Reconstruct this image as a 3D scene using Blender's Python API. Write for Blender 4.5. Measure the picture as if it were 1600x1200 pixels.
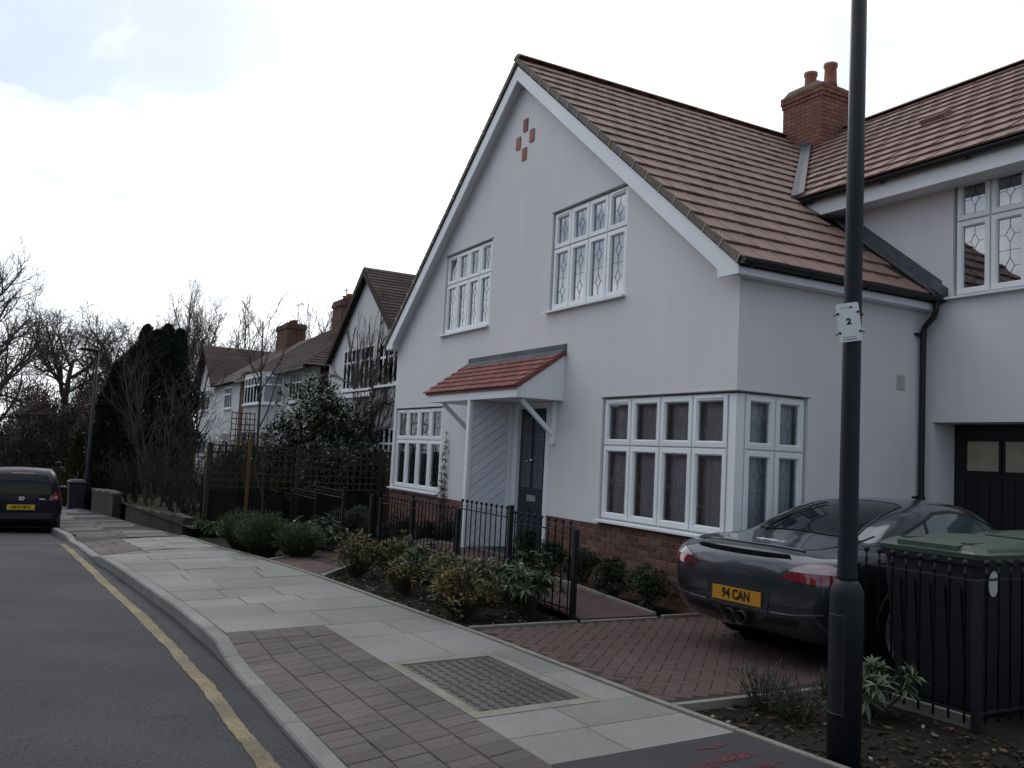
import bpy, bmesh, math, random
import numpy as np
from mathutils import Vector, Matrix
from mathutils.geometry import tessellate_polygon, delaunay_2d_cdt
from mathutils.bvhtree import BVHTree

for _o in list(bpy.data.objects):
    bpy.data.objects.remove(_o)
S = bpy.context.scene
COL = S.collection
PI = math.pi
random.seed(7)

# ---------------------------------------------------------------- camera
cam_d = bpy.data.cameras.new('camera')
cam = bpy.data.objects.new('camera', cam_d)
COL.objects.link(cam)
S.camera = cam
cam_d.sensor_width = 36.0
cam_d.lens = 36.0 * 1372.2 / 1600.0
cam_d.clip_end = 3000
_R = Vector((0.48286226, 0.87420787, 0.05103563))
_U = Vector((0.04465548, -0.08278558, 0.99556639))
_F = Vector((-0.87455699, 0.47844241, 0.07901221))
_m = Matrix.Identity(4)
for _i in range(3):
    _m[_i][0] = _R[_i]; _m[_i][1] = _U[_i]; _m[_i][2] = -_F[_i]
_m[2][3] = 1.6
cam.matrix_world = _m
CAM = Vector((0, 0, 1.6))

# ---------------------------------------------------------------- sky, sun, exposure
SUN_DIR = Vector((-0.78, 0.44, 0.62)).normalized()      # towards the sun, behind the house and its left neighbours
SUN_EL = math.asin(SUN_DIR.z)
W = bpy.data.worlds.new('World')
S.world = W
W.use_nodes = True
nt = W.node_tree
nt.nodes.clear()
def wn(t, **k):
    n = nt.nodes.new(t)
    for a, b in k.items():
        setattr(n, a, b)
    return n
out = wn('ShaderNodeOutputWorld')
bg = wn('ShaderNodeBackground'); bg.inputs['Strength'].default_value = 0.10
sky = wn('ShaderNodeTexSky', sky_type='NISHITA', sun_disc=False)
sky.sun_elevation = SUN_EL
sky.sun_rotation = math.atan2(SUN_DIR.x, SUN_DIR.y)
sky.air_density = 1.0; sky.dust_density = 0.7; sky.ozone_density = 1.5
geo = wn('ShaderNodeTexCoord')
sep = wn('ShaderNodeSeparateXYZ')
nt.links.new(geo.outputs['Generated'], sep.inputs[0])
zz = wn('ShaderNodeMath', operation='MAXIMUM'); zz.inputs[1].default_value = 0.0
nt.links.new(sep.outputs['Z'], zz.inputs[0])
za = wn('ShaderNodeMath', operation='ADD'); za.inputs[1].default_value = 0.22
nt.links.new(zz.outputs[0], za.inputs[0])
dx = wn('ShaderNodeMath', operation='DIVIDE'); dy = wn('ShaderNodeMath', operation='DIVIDE')
nt.links.new(sep.outputs['X'], dx.inputs[0]); nt.links.new(za.outputs[0], dx.inputs[1])
nt.links.new(sep.outputs['Y'], dy.inputs[0]); nt.links.new(za.outputs[0], dy.inputs[1])
cmb = wn('ShaderNodeCombineXYZ')
nt.links.new(dx.outputs[0], cmb.inputs[0]); nt.links.new(dy.outputs[0], cmb.inputs[1])
cmb.inputs[2].default_value = 3.7
ns = wn('ShaderNodeTexNoise'); ns.inputs['Scale'].default_value = 1.55
ns.inputs['Detail'].default_value = 7; ns.inputs['Roughness'].default_value = 0.52
ns.inputs['Distortion'].default_value = 0.35
nt.links.new(cmb.outputs[0], ns.inputs['Vector'])
rp = wn('ShaderNodeValToRGB')
rp.color_ramp.elements[0].position = 0.42; rp.color_ramp.elements[0].color = (0, 0, 0, 1)
rp.color_ramp.elements[1].position = 0.60; rp.color_ramp.elements[1].color = (1, 1, 1, 1)
nt.links.new(ns.outputs['Fac'], rp.inputs[0])
# cloud body: slightly uneven white
ns2 = wn('ShaderNodeTexNoise'); ns2.inputs['Scale'].default_value = 2.6; ns2.inputs['Detail'].default_value = 5
nt.links.new(cmb.outputs[0], ns2.inputs['Vector'])
rp2 = wn('ShaderNodeValToRGB')
rp2.color_ramp.elements[0].position = 0.35; rp2.color_ramp.elements[0].color = (9.6, 10.0, 10.8, 1)
rp2.color_ramp.elements[1].position = 0.65; rp2.color_ramp.elements[1].color = (12.6, 12.8, 13.2, 1)
nt.links.new(ns2.outputs['Fac'], rp2.inputs[0])
# clouds scatter forward: brighter towards the sun, all round it
dt = wn('ShaderNodeVectorMath', operation='DOT_PRODUCT'); dt.inputs[1].default_value = SUN_DIR
nt.links.new(geo.outputs['Generated'], dt.inputs[0])
mr_ = wn('ShaderNodeMapRange'); mr_.inputs[1].default_value = -1.0; mr_.inputs[2].default_value = 1.0; mr_.inputs[3].default_value = 0.55; mr_.inputs[4].default_value = 1.6
nt.links.new(dt.outputs['Value'], mr_.inputs[0])
sc_ = wn('ShaderNodeVectorMath', operation='SCALE')
nt.links.new(rp2.outputs['Color'], sc_.inputs[0]); nt.links.new(mr_.outputs[0], sc_.inputs['Scale'])
# the cover thickens towards the horizon
hz = wn('ShaderNodeMapRange'); hz.inputs[1].default_value = 0.34; hz.inputs[2].default_value = 0.08; hz.inputs[3].default_value = 0.0; hz.inputs[4].default_value = 1.0
nt.links.new(zz.outputs[0], hz.inputs[0])
mxm = wn('ShaderNodeMath', operation='MAXIMUM')
rp.color_ramp.elements[0].color = (0.30, 0.30, 0.30, 1)      # a thin veil lies over the gaps too
nt.links.new(rp.outputs['Color'], mxm.inputs[0]); nt.links.new(hz.outputs[0], mxm.inputs[1])
mx = wn('ShaderNodeMix', data_type='RGBA')
# the cover breaks up into clear sky away from the sun
cl_ = wn('ShaderNodeMapRange'); cl_.inputs[1].default_value = -0.8; cl_.inputs[2].default_value = 0.45; cl_.inputs[3].default_value = 0.30; cl_.inputs[4].default_value = 1.0
nt.links.new(dt.outputs['Value'], cl_.inputs[0])
mcl = wn('ShaderNodeMath', operation='MULTIPLY')
nt.links.new(mxm.outputs[0], mcl.inputs[0]); nt.links.new(cl_.outputs[0], mcl.inputs[1])
nt.links.new(mcl.outputs[0], mx.inputs['Factor'])
nt.links.new(sky.outputs[0], mx.inputs['A']); nt.links.new(sc_.outputs[0], mx.inputs['B'])
nt.links.new(mx.outputs['Result'], bg.inputs['Color'])
nt.links.new(bg.outputs[0], out.inputs[0])

sun_d = bpy.data.lights.new('sun', 'SUN')
sun = bpy.data.objects.new('sun', sun_d)
COL.objects.link(sun)
sun_d.energy = 0.8; sun_d.angle = math.radians(20); sun_d.color = (1.0, 0.94, 0.86)
sun.rotation_euler = (-SUN_DIR).to_track_quat('-Z', 'Y').to_euler()
sun.location = (-8, 14, 25)

S.view_settings.view_transform = 'Standard'
S.view_settings.look = 'None'
S.view_settings.gamma = 1.0
S.view_settings.use_curve_mapping = False
S.view_settings.exposure = 0.06

# ---------------------------------------------------------------- helpers
class MB:
    """collects vertices and faces; build() links them as ONE mesh object"""
    def __init__(s):
        s.v = []; s.f = []
    def add(s, vs, fs):
        n = len(s.v)
        s.v.extend([tuple(p) for p in vs]); s.f.extend([tuple(i + n for i in q) for q in fs])
    def box(s, x0, x1, y0, y1, z0, z1):
        s.add([(x0,y0,z0),(x1,y0,z0),(x1,y1,z0),(x0,y1,z0),(x0,y0,z1),(x1,y0,z1),(x1,y1,z1),(x0,y1,z1)],
              [(0,3,2,1),(4,5,6,7),(0,1,5,4),(1,2,6,5),(2,3,7,6),(3,0,4,7)])
        return s
    def obox(s, c, ax, ay, az):
        c = Vector(c); ax = Vector(ax); ay = Vector(ay); az = Vector(az)
        vs = [c + ax*i + ay*j + az*k for k in (-1, 1) for (i, j) in ((-1,-1),(1,-1),(1,1),(-1,1))]
        s.add(vs, [(0,3,2,1),(4,5,6,7),(0,1,5,4),(1,2,6,5),(2,3,7,6),(3,0,4,7)])
        return s
    def bar(s, a, b, w, h, up=(0,0,1)):
        a = Vector(a); b = Vector(b); d = (b - a)
        L = d.length; d.normalize(); up = Vector(up)
        if abs(d.dot(up)) > 0.98: up = Vector((0,1,0))
        sd = d.cross(up).normalized(); u2 = sd.cross(d)
        return s.obox((a+b)/2, d*(L/2), sd*(w/2), u2*(h/2))
    def tube(s, pts, rad, n=8, cap=True):
        pts = [Vector(p) for p in pts]
        if not hasattr(rad, '__len__'): rad = [rad]*len(pts)
        rings = []; base = len(s.v); ref = None
        for i, p in enumerate(pts):
            t = (pts[min(i+1, len(pts)-1)] - pts[max(i-1, 0)]).normalized()
            if ref is None or abs(ref.dot(t)) > 0.95:
                ref = Vector((0,0,1)) if abs(t.z) < 0.9 else Vector((1,0,0))
            a = t.cross(ref).normalized(); b = t.cross(a); ref = b.cross(t) if False else ref
            for k in range(n):
                w = 2*PI*k/n
                s.v.append(tuple(p + a*(math.cos(w)*rad[i]) + b*(math.sin(w)*rad[i])))
        for i in range(len(pts)-1):
            for k in range(n):
                k2 = (k+1) % n
                s.f.append((base+i*n+k, base+i*n+k2, base+(i+1)*n+k2, base+(i+1)*n+k))
        if cap:
            s.f.append(tuple(base+k for k in range(n))[::-1])
            s.f.append(tuple(base+(len(pts)-1)*n+k for k in range(n)))
        return s
    def lathe(s, c, prof, n=16, axis='z'):
        c = Vector(c); base = len(s.v)
        for (r, h) in prof:
            for k in range(n):
                w = 2*PI*k/n
                if axis == 'z': q = Vector((r*math.cos(w), r*math.sin(w), h))
                elif axis == 'x': q = Vector((h, r*math.cos(w), r*math.sin(w)))
                else: q = Vector((r*math.cos(w), h, r*math.sin(w)))
                s.v.append(tuple(c+q))
        for i in range(len(prof)-1):
            for k in range(n):
                k2 = (k+1) % n
                s.f.append((base+i*n+k, base+i*n+k2, base+(i+1)*n+k2, base+(i+1)*n+k))
        s.f.append(tuple(base+k for k in range(n))[::-1])
        s.f.append(tuple(base+(len(prof)-1)*n+k for k in range(n)))
        return s
    def prism(s, poly, fn, d0, d1):
        """poly: 2-D outline, fn(u, v, d) -> point; extruded from depth d0 to d1"""
        n = len(poly); base = len(s.v)
        for d in (d0, d1):
            for (u, v) in poly: s.v.append(tuple(fn(u, v, d)))
        tri = tessellate_polygon([[Vector((u, v, 0)) for u, v in poly]])
        for t in tri:
            s.f.append(tuple(base+i for i in t)); s.f.append(tuple(base+n+i for i in reversed(t)))
        for i in range(n):
            j = (i+1) % n
            s.f.append((base+i, base+j, base+n+j, base+n+i))
        return s
    def mesh(s, name, m, smooth=False):
        me = bpy.data.meshes.new(name)
        me.from_pydata(s.v, [], s.f)
        bm = bmesh.new(); bm.from_mesh(me)
        bmesh.ops.recalc_face_normals(bm, faces=bm.faces)
        bm.to_mesh(me); bm.free()
        if smooth:
            me.polygons.foreach_set('use_smooth', [True]*len(me.polygons))
        if m is not None: me.materials.append(m)
        return me
    def build(s, name, m, parent=None, smooth=False, fast=False):
        if fast:
            me = bpy.data.meshes.new(name); me.from_pydata(s.v, [], s.f)
            if smooth: me.polygons.foreach_set('use_smooth', [True]*len(me.polygons))
            me.materials.append(m)
        else:
            me = s.mesh(name, m, smooth)
        return link(name, me, parent)

def link(name, me, parent=None):
    o = bpy.data.objects.new(name, me)
    COL.objects.link(o)
    if parent is not None:
        o.parent = parent
        if 'worldverts' in parent:                    # children hold world coordinates
            b = parent['worldverts']; o.location = (-b[0], -b[1], -b[2])
    return o
def sub(name, me, parent):
    """a child of a part (the part already carries the offset)"""
    o = bpy.data.objects.new(name, me)
    COL.objects.link(o); o.parent = parent
    return o
def tag(o, label=None, cat=None, group=None, kind=None):
    if label: o['label'] = label
    if cat: o['category'] = cat
    if group: o['group'] = group
    if kind: o['kind'] = kind
    return o
def empty(name, loc=(0,0,0), rz=0.0, world=False):
    o = bpy.data.objects.new(name, None)
    COL.objects.link(o)
    o.location = loc; o.rotation_euler = (0, 0, rz); o.empty_display_size = 0.2
    if world: o['worldverts'] = [float(c) for c in loc]
    return o
def copy_tree(o, parent=None):
    c = o.copy(); COL.objects.link(c); c.parent = parent
    for ch in o.children: copy_tree(ch, c)
    return c
def put(me, name, parent, mtx):
    o = bpy.data.objects.new(name, me); COL.objects.link(o)
    o.parent = parent; o.matrix_local = mtx
    return o
def frame_m(o, x, y, z):
    m = Matrix.Identity(4)
    for i in range(3):
        m[i][0] = x[i]; m[i][1] = y[i]; m[i][2] = z[i]; m[i][3] = o[i]
    return m

# ---------------------------------------------------------------- materials
MATS = {}
def mat(name, col, rough=0.7, spec=0.35, metal=0.0, n1=None, n2=None, bump=None, rnd=0.0, coat=0.0, col2=None,
        stretch=None, hue=0.0, trans=0.0, streak=0.0):
    """n1=(scale, amount) large tone variation, n2=(scale, amount) fine one; col2 mixed in by n1; bump=(scale,strength,dist)"""
    if name in MATS: return MATS[name]
    m = bpy.data.materials.new(name); m.use_nodes = True
    t = m.node_tree; N = t.nodes; L = t.links
    b = N['Principled BSDF']
    b.inputs['Roughness'].default_value = rough
    b.inputs['Specular IOR Level'].default_value = spec
    b.inputs['Metallic'].default_value = metal
    b.inputs['Coat Weight'].default_value = coat
    b.inputs['Coat Roughness'].default_value = 0.06
    if trans: b.inputs['Transmission Weight'].default_value = trans
    pos = N.new('ShaderNodeNewGeometry').outputs['Position']
    if stretch:
        mp = N.new('ShaderNodeMapping'); mp.inputs['Scale'].default_value = stretch
        L.new(pos, mp.inputs['Vector']); pos = mp.outputs[0]
    def noise(sc, det=4, ro=0.55):
        n = N.new('ShaderNodeTexNoise'); n.inputs['Scale'].default_value = sc
        n.inputs['Detail'].default_value = det; n.inputs['Roughness'].default_value = ro
        L.new(pos, n.inputs['Vector']); return n.outputs['Fac']
    cur = None
    rgb = N.new('ShaderNodeRGB'); rgb.outputs[0].default_value = (*col, 1); cur = rgb.outputs[0]
    if col2 is not None:
        mr = N.new('ShaderNodeMapRange'); mr.inputs[1].default_value = 0.38; mr.inputs[2].default_value = 0.62
        L.new(noise((n1 or (2, 0))[0]*0.77, 5), mr.inputs[0])
        mm = N.new('ShaderNodeMix'); mm.data_type = 'RGBA'
        L.new(mr.outputs[0], mm.inputs['Factor']); L.new(cur, mm.inputs['A']); mm.inputs['B'].default_value = (*col2, 1)
        cur = mm.outputs['Result']
    val = None
    def vadd(sock, lo, hi, f0=0.3, f1=0.7):
        nonlocal val
        mr = N.new('ShaderNodeMapRange'); mr.inputs[1].default_value = f0; mr.inputs[2].default_value = f1
        mr.inputs[3].default_value = lo; mr.inputs[4].default_value = hi
        L.new(sock, mr.inputs[0])
        if val is None: val = mr.outputs[0]
        else:
            q = N.new('ShaderNodeMath'); q.operation = 'MULTIPLY'
            L.new(val, q.inputs[0]); L.new(mr.outputs[0], q.inputs[1]); val = q.outputs[0]
    if streak:
        mp2 = N.new('ShaderNodeMapping'); mp2.inputs['Scale'].default_value = (2.6, 2.6, 0.22)
        L.new(N.new('ShaderNodeNewGeometry').outputs['Position'], mp2.inputs['Vector'])
        n_ = N.new('ShaderNodeTexNoise'); n_.inputs['Scale'].default_value = 1.6; n_.inputs['Detail'].default_value = 6
        L.new(mp2.outputs[0], n_.inputs['Vector']); vadd(n_.outputs['Fac'], 1-streak, 1+streak*0.6)
    if n1: vadd(noise(n1[0], 6), 1-n1[1], 1+n1[1])
    if n2: vadd(noise(n2[0], 3, 0.7), 1-n2[1], 1+n2[1])
    if rnd or hue:
        oi = N.new('ShaderNodeObjectInfo').outputs['Random']
        ri = N.new('ShaderNodeNewGeometry').outputs['Random Per Island']
        q = N.new('ShaderNodeMath'); q.operation = 'ADD'; L.new(oi, q.inputs[0]); L.new(ri, q.inputs[1])
        fr = N.new('ShaderNodeMath'); fr.operation = 'FRACT'; L.new(q.outputs[0], fr.inputs[0])
        if rnd: vadd(fr.outputs[0], 1-rnd, 1+rnd, 0, 1)
    h = N.new('ShaderNodeHueSaturation'); L.new(cur, h.inputs['Color'])
    if val is not None: L.new(val, h.inputs['Value'])
    if hue:
        sn = N.new('ShaderNodeMath'); sn.operation = 'MULTIPLY_ADD'
        wv = N.new('ShaderNodeMath'); wv.operation = 'MULTIPLY'; wv.inputs[1].default_value = 7.31
        L.new(fr.outputs[0], wv.inputs[0])
        f2 = N.new('ShaderNodeMath'); f2.operation = 'FRACT'; L.new(wv.outputs[0], f2.inputs[0])
        L.new(f2.outputs[0], sn.inputs[0]); sn.inputs[1].default_value = 2*hue; sn.inputs[2].default_value = 0.5-hue
        L.new(sn.outputs[0], h.inputs['Hue'])
    L.new(h.outputs[0], b.inputs['Base Color'])
    if bump:
        bp = N.new('ShaderNodeBump'); bp.inputs['Strength'].default_value = bump[1]
        bp.inputs['Distance'].default_value = bump[2] if len(bump) > 2 else 0.004
        L.new(noise(bump[0], 5, 0.6), bp.inputs['Height']); L.new(bp.outputs[0], b.inputs['Normal'])
    MATS[name] = m
    return m
def glass_mat(name, tint, refl_ior=1.9, rough=0.0, amount=0.0):
    """pane: clear glass seen from outside, reflecting by Fresnel; amount = how much of the view is tinted film"""
    if name in MATS: return MATS[name]
    m = bpy.data.materials.new(name); m.use_nodes = True
    t = m.node_tree; N = t.nodes; L = t.links
    N.remove(N['Principled BSDF']); o = N['Material Output']
    fr = N.new('ShaderNodeFresnel'); fr.inputs['IOR'].default_value = refl_ior
    tr = N.new('ShaderNodeBsdfTransparent'); tr.inputs[0].default_value = (*tint, 1)
    gl = N.new('ShaderNodeBsdfGlossy'); gl.inputs['Roughness'].default_value = rough
    gl.inputs['Color'].default_value = (0.95, 0.97, 1, 1)
    # faint unevenness of float glass
    bp = N.new('ShaderNodeBump'); bp.inputs['Strength'].default_value = 0.12; bp.inputs['Distance'].default_value = 0.01
    ng = N.new('ShaderNodeTexNoise'); ng.inputs['Scale'].default_value = 2.2
    L.new(N.new('ShaderNodeNewGeometry').outputs['Position'], ng.inputs['Vector'])
    L.new(ng.outputs['Fac'], bp.inputs['Height']); L.new(bp.outputs[0], gl.inputs['Normal'])
    ms = N.new('ShaderNodeMixShader')
    L.new(fr.outputs[0], ms.inputs[0]); L.new(tr.outputs[0], ms.inputs[1]); L.new(gl.outputs[0], ms.inputs[2])
    L.new(ms.outputs[0], o.inputs['Surface'])
    MATS[name] = m
    return m

M_STUCCO = mat('stucco', (0.70, 0.68, 0.69), 0.92, 0.15, streak=0.025, n1=(0.45, 0.05), n2=(60, 0.035), bump=(110, 0.6, 0.005))
M_WHITE = mat('white_upvc', (0.78, 0.80, 0.82), 0.35, 0.45, n1=(1.5, 0.03))
M_BOARD = mat('white_board', (0.76, 0.78, 0.81), 0.5, 0.35, n1=(1.2, 0.05))
M_TILE = mat('roof_tile_clay', (0.196, 0.120, 0.104), 0.75, 0.3, n1=(0.8, 0.07), n2=(25, 0.14), rnd=0.04, hue=0.004, bump=(90, 0.35, 0.003))
M_TILE_OLD = mat('old_roof_tile', (0.055, 0.038, 0.034), 0.85, 0.2, n1=(0.7, 0.25), n2=(9, 0.22), rnd=0.2, bump=(8, 0.6, 0.03))
M_PORCH_TILE = mat('porch_tile', (0.25, 0.095, 0.078), 0.7, 0.3, n1=(2, 0.12), n2=(25, 0.1), rnd=0.15, hue=0.01, bump=(90, 0.35, 0.003))
M_BRICK = mat('red_brick', (0.145, 0.075, 0.062), 0.88, 0.2, n1=(6, 0.12), n2=(50, 0.16), rnd=0.30, hue=0.018, bump=(60, 0.5, 0.004))
M_CHIM = mat('chimney_brick', (0.195, 0.09, 0.068), 0.88, 0.2, n1=(6, 0.12), n2=(50, 0.16), rnd=0.20, hue=0.012, bump=(60, 0.5, 0.004))
M_OLDBRICK = mat('old_brick', (0.105, 0.058, 0.045), 0.9, 0.2, n1=(2, 0.25), n2=(14, 0.3), bump=(14, 0.5, 0.01))
M_MORTAR = mat('mortar', (0.24, 0.22, 0.20), 0.95, 0.1, n1=(4, 0.15), n2=(40, 0.15))
M_LEAD = mat('lead_sheet', (0.095, 0.102, 0.115), 0.7, 0.25, metal=0.0, n1=(2.5, 0.22), n2=(14, 0.12), bump=(9, 0.3, 0.01))
M_BLACK = mat('black_plastic', (0.012, 0.012, 0.014), 0.45, 0.4)
M_IRON = mat('black_ironwork', (0.009, 0.010, 0.013), 0.55, 0.25, n2=(60, 0.2))
M_POST = mat('post_paint', (0.009, 0.011, 0.016), 0.5, 0.25, n1=(3, 0.15), n2=(40, 0.2), bump=(30, 0.08, 0.003))
M_LEADCAME = mat('lead_came', (0.09, 0.095, 0.105), 0.5, 0.4)
M_BLIND = mat('pink_blind', (0.64, 0.57, 0.575), 0.9, 0.1, n1=(1.2, 0.2), stretch=(9, 9, 0.4))
M_NET = mat('net_curtain', (0.80, 0.83, 0.87), 0.95, 0.1, n1=(1.2, 0.2), stretch=(9, 9, 0.3))
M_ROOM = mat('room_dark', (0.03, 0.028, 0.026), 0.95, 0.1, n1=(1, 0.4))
M_GLASS = glass_mat('window_glass', (0.88, 0.91, 0.93), 3.5)
M_GLASS_LOW = glass_mat('window_glass_lower', (0.72, 0.74, 0.76), 1.42)
M_DOOR = mat('navy_door', (0.012, 0.015, 0.028), 0.35, 0.5, n1=(2, 0.1))
M_FROST = mat('obscured_glass', (0.30, 0.28, 0.20), 0.25, 0.5, n1=(5, 0.15))
M_CHROME = mat('chrome', (0.6, 0.6, 0.6), 0.15, 0.5, metal=1.0)
M_SOIL = mat('bed_soil', (0.021, 0.018, 0.014), 0.95, 0.1, n1=(1.7, 0.3), n2=(28, 0.5), bump=(22, 1.0, 0.03))
M_BARKCHIP = mat('bark_chip', (0.036, 0.029, 0.023), 0.95, 0.1, rnd=0.6)
M_STONECHIP = mat('pale_stone', (0.22, 0.21, 0.19), 0.9, 0.2, rnd=0.5)
# ---------------------------------------------------------------- terrain functions (the street falls away to the left)
_GX = [-90, -60, -40, -33, -21.5, -17, -13, -7, 6, 40]
_GZ = [-2.3, -2.1, -1.36, -0.98, -0.46, -0.23, -0.09, 0.0, 0.19, 0.25]
def g(x): return float(np.interp(x, _GX, _GZ))
_BX = [-90, -60, -30, -22, -17.5, -15.2, -12.75, -10.8, -8.1, -7.27, -4.6, -3.34, 8, 40]
_BY = [-2.6, 0.0, 2.05, 2.45, 2.72, 2.84, 3.12, 3.35, 3.52, 3.61, 3.72, 3.83, 4.3, 5.5]
def yb(x): return float(np.interp(x, _BX, _BY))
_KX = [-90, -60, -30, -22, -19.6, -17.5, -14.2, -11.6, -9.5, -7.8, -4.4, 2, 8, 40]
_KY = [-4.8, -2.2, 0.05, 0.62, 0.76, 0.90, 1.05, 1.26, 1.43, 1.51, 1.50, 1.40, 1.2, 0.2]
def yk(x): return float(np.interp(x, _KX, _KY))
def gz0(x, y):
    b = yb(x)
    return g(x) - 0.025*max(0.0, b - y)
def crossing(x):
    """1 at the two vehicle crossovers, where the pavement dips to a lowered kerb"""
    def near(a, b, r=0.95):
        if a <= x <= b: return 1.0
        d = a - x if x < a else x - b
        return max(0.0, 1 - d/r)
    t_ = max(near(-7.0, 0.5), near(-18.2, -15.0))
    return t_*t_*(3-2*t_)
def gz(x, y):
    return gz0(x, y) - 0.078*crossing(x)*min(1.0, max(0.0, 1-(y-yk(x)-0.12)/0.86))
def roadz(x, y):
    k = yk(x)
    base = gz0(x, k) - 0.115
    return base + 0.018*min(max(0.0, k - y), 3.0)

def sheet(xs, yfun0, yfun1, ny, zf, name, m, parent=None):
    mb = MB()
    for i, x in enumerate(xs):
        for j in range(ny+1):
            y = yfun0(x) + (yfun1(x)-yfun0(x))*j/ny
            mb.v.append((x, y, zf(x, y)))
    for i in range(len(xs)-1):
        for j in range(ny):
            a = i*(ny+1)+j
            mb.f.append((a, a+ny+1, a+ny+2, a+1))
    return mb.build(name, m, parent, smooth=True)
def frange(a, b, st):
    n = max(1, int(round((b-a)/st)))
    return [a + (b-a)*i/n for i in range(n+1)]

M_ASPHALT = mat('asphalt', (0.048, 0.047, 0.050), 0.88, 0.28, n1=(0.8, 0.26), n2=(60, 0.5), bump=(120, 0.8, 0.010), col2=(0.038, 0.037, 0.040))
M_ASPH2 = mat('pavement_asphalt', (0.048, 0.046, 0.048), 0.9, 0.25, n1=(0.9, 0.2), n2=(150, 0.4), bump=(190, 0.6, 0.006))
M_GROUND = mat('ground_soil', (0.045, 0.045, 0.028), 0.95, 0.1, n1=(0.3, 0.3), n2=(6, 0.3))
M_SLAB = mat('stone_slab', (0.20, 0.198, 0.188), 0.85, 0.3, n1=(0.9, 0.14), n2=(38, 0.10), rnd=0.13, hue=0.010, col2=(0.175, 0.172, 0.155), bump=(45, 0.25, 0.004))
M_SLAB_OLD = mat('old_slab', (0.115, 0.108, 0.102), 0.9, 0.25, n1=(1.4, 0.25), n2=(20, 0.2), rnd=0.3, bump=(25, 0.35, 0.006))
M_KERB = mat('kerb_stone', (0.178, 0.176, 0.168), 0.85, 0.3, n1=(1.6, 0.18), n2=(55, 0.16), rnd=0.12, bump=(60, 0.3, 0.004))
M_PAVER = mat('block_paver', (0.100, 0.086, 0.084), 0.9, 0.25, n1=(0.9, 0.18), n2=(55, 0.16), rnd=0.14, hue=0.012, bump=(70, 0.4, 0.004))
M_PAVER_RED = mat('red_paver', (0.088, 0.057, 0.052), 0.9, 0.25, n1=(0.6, 0.2), n2=(55, 0.16), rnd=0.09, hue=0.008, bump=(70, 0.4, 0.004))
M_JOINT = mat('joint_sand', (0.045, 0.039, 0.035), 0.95, 0.1, n1=(3, 0.2), n2=(60, 0.3))
M_YELLOW = mat('worn_yellow_paint', (0.205, 0.168, 0.088), 0.8, 0.3, n1=(2.2, 0.18), n2=(55, 0.45), bump=(120, 0.7, 0.008), col2=(0.13, 0.113, 0.072))
M_WHITELINE = mat('worn_white_paint', (0.13, 0.13, 0.13), 0.85, 0.25, n1=(3, 0.35), n2=(120, 0.3))
M_MANHOLE = mat('cast_iron_cover', (0.070, 0.064, 0.060), 0.6, 0.4, metal=0.3, n1=(3, 0.2), n2=(60, 0.3))
M_CONC = mat('concrete_surround', (0.20, 0.195, 0.165), 0.92, 0.2, n1=(4, 0.16), n2=(50, 0.2), bump=(50, 0.4, 0.004))
M_PINK = mat('pink_spray', (0.14, 0.042, 0.050), 0.85, 0.2, n1=(9, 0.3), n2=(140, 0.4))
M_LAWN = mat('lawn_soil', (0.024, 0.026, 0.015), 0.95, 0.1, n1=(1.2, 0.3), n2=(30, 0.4), bump=(30, 0.8, 0.02))

# one sheet to the horizon, below everything else
xs = [-700, -400, -200, -120, -90, -75, -60, -50] + frange(-40, 6, 1.0) + [10, 20, 40, 80, 200, 500]
ysg = [-500, -200, -80, -40, -20, -10] + frange(-6, 30, 2.0) + [45, 80, 200, 500]
mb = MB()
for x in xs:
    for y in ysg: mb.v.append((x, y, g(x) - 0.42))
ny = len(ysg)
for i in range(len(xs)-1):
    for j in range(ny-1):
        a = i*ny+j; mb.f.append((a, a+ny, a+ny+1, a+1))
tag(mb.build('ground', M_GROUND, smooth=True), kind='structure')

XR_ = [-150, -120, -90, -75] + frange(-60, 12, 0.5) + [20, 40]
road = sheet(XR_, lambda x: yk(x)-7.2, lambda x: yk(x)+0.02, 8, roadz, 'road', M_ASPHALT)
tag(road, kind='structure')
# far side of the road: kerb and pavement in one strip
def far_edge(x): return yk(x)-7.2
tag(sheet([-150, -90] + frange(-60, 12, 2) + [40], lambda x: far_edge(x)-2.2, far_edge, 2, lambda x, y: roadz(x, far_edge(x))+0.11, 'far_pavement', M_ASPH2), kind='structure')
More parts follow.
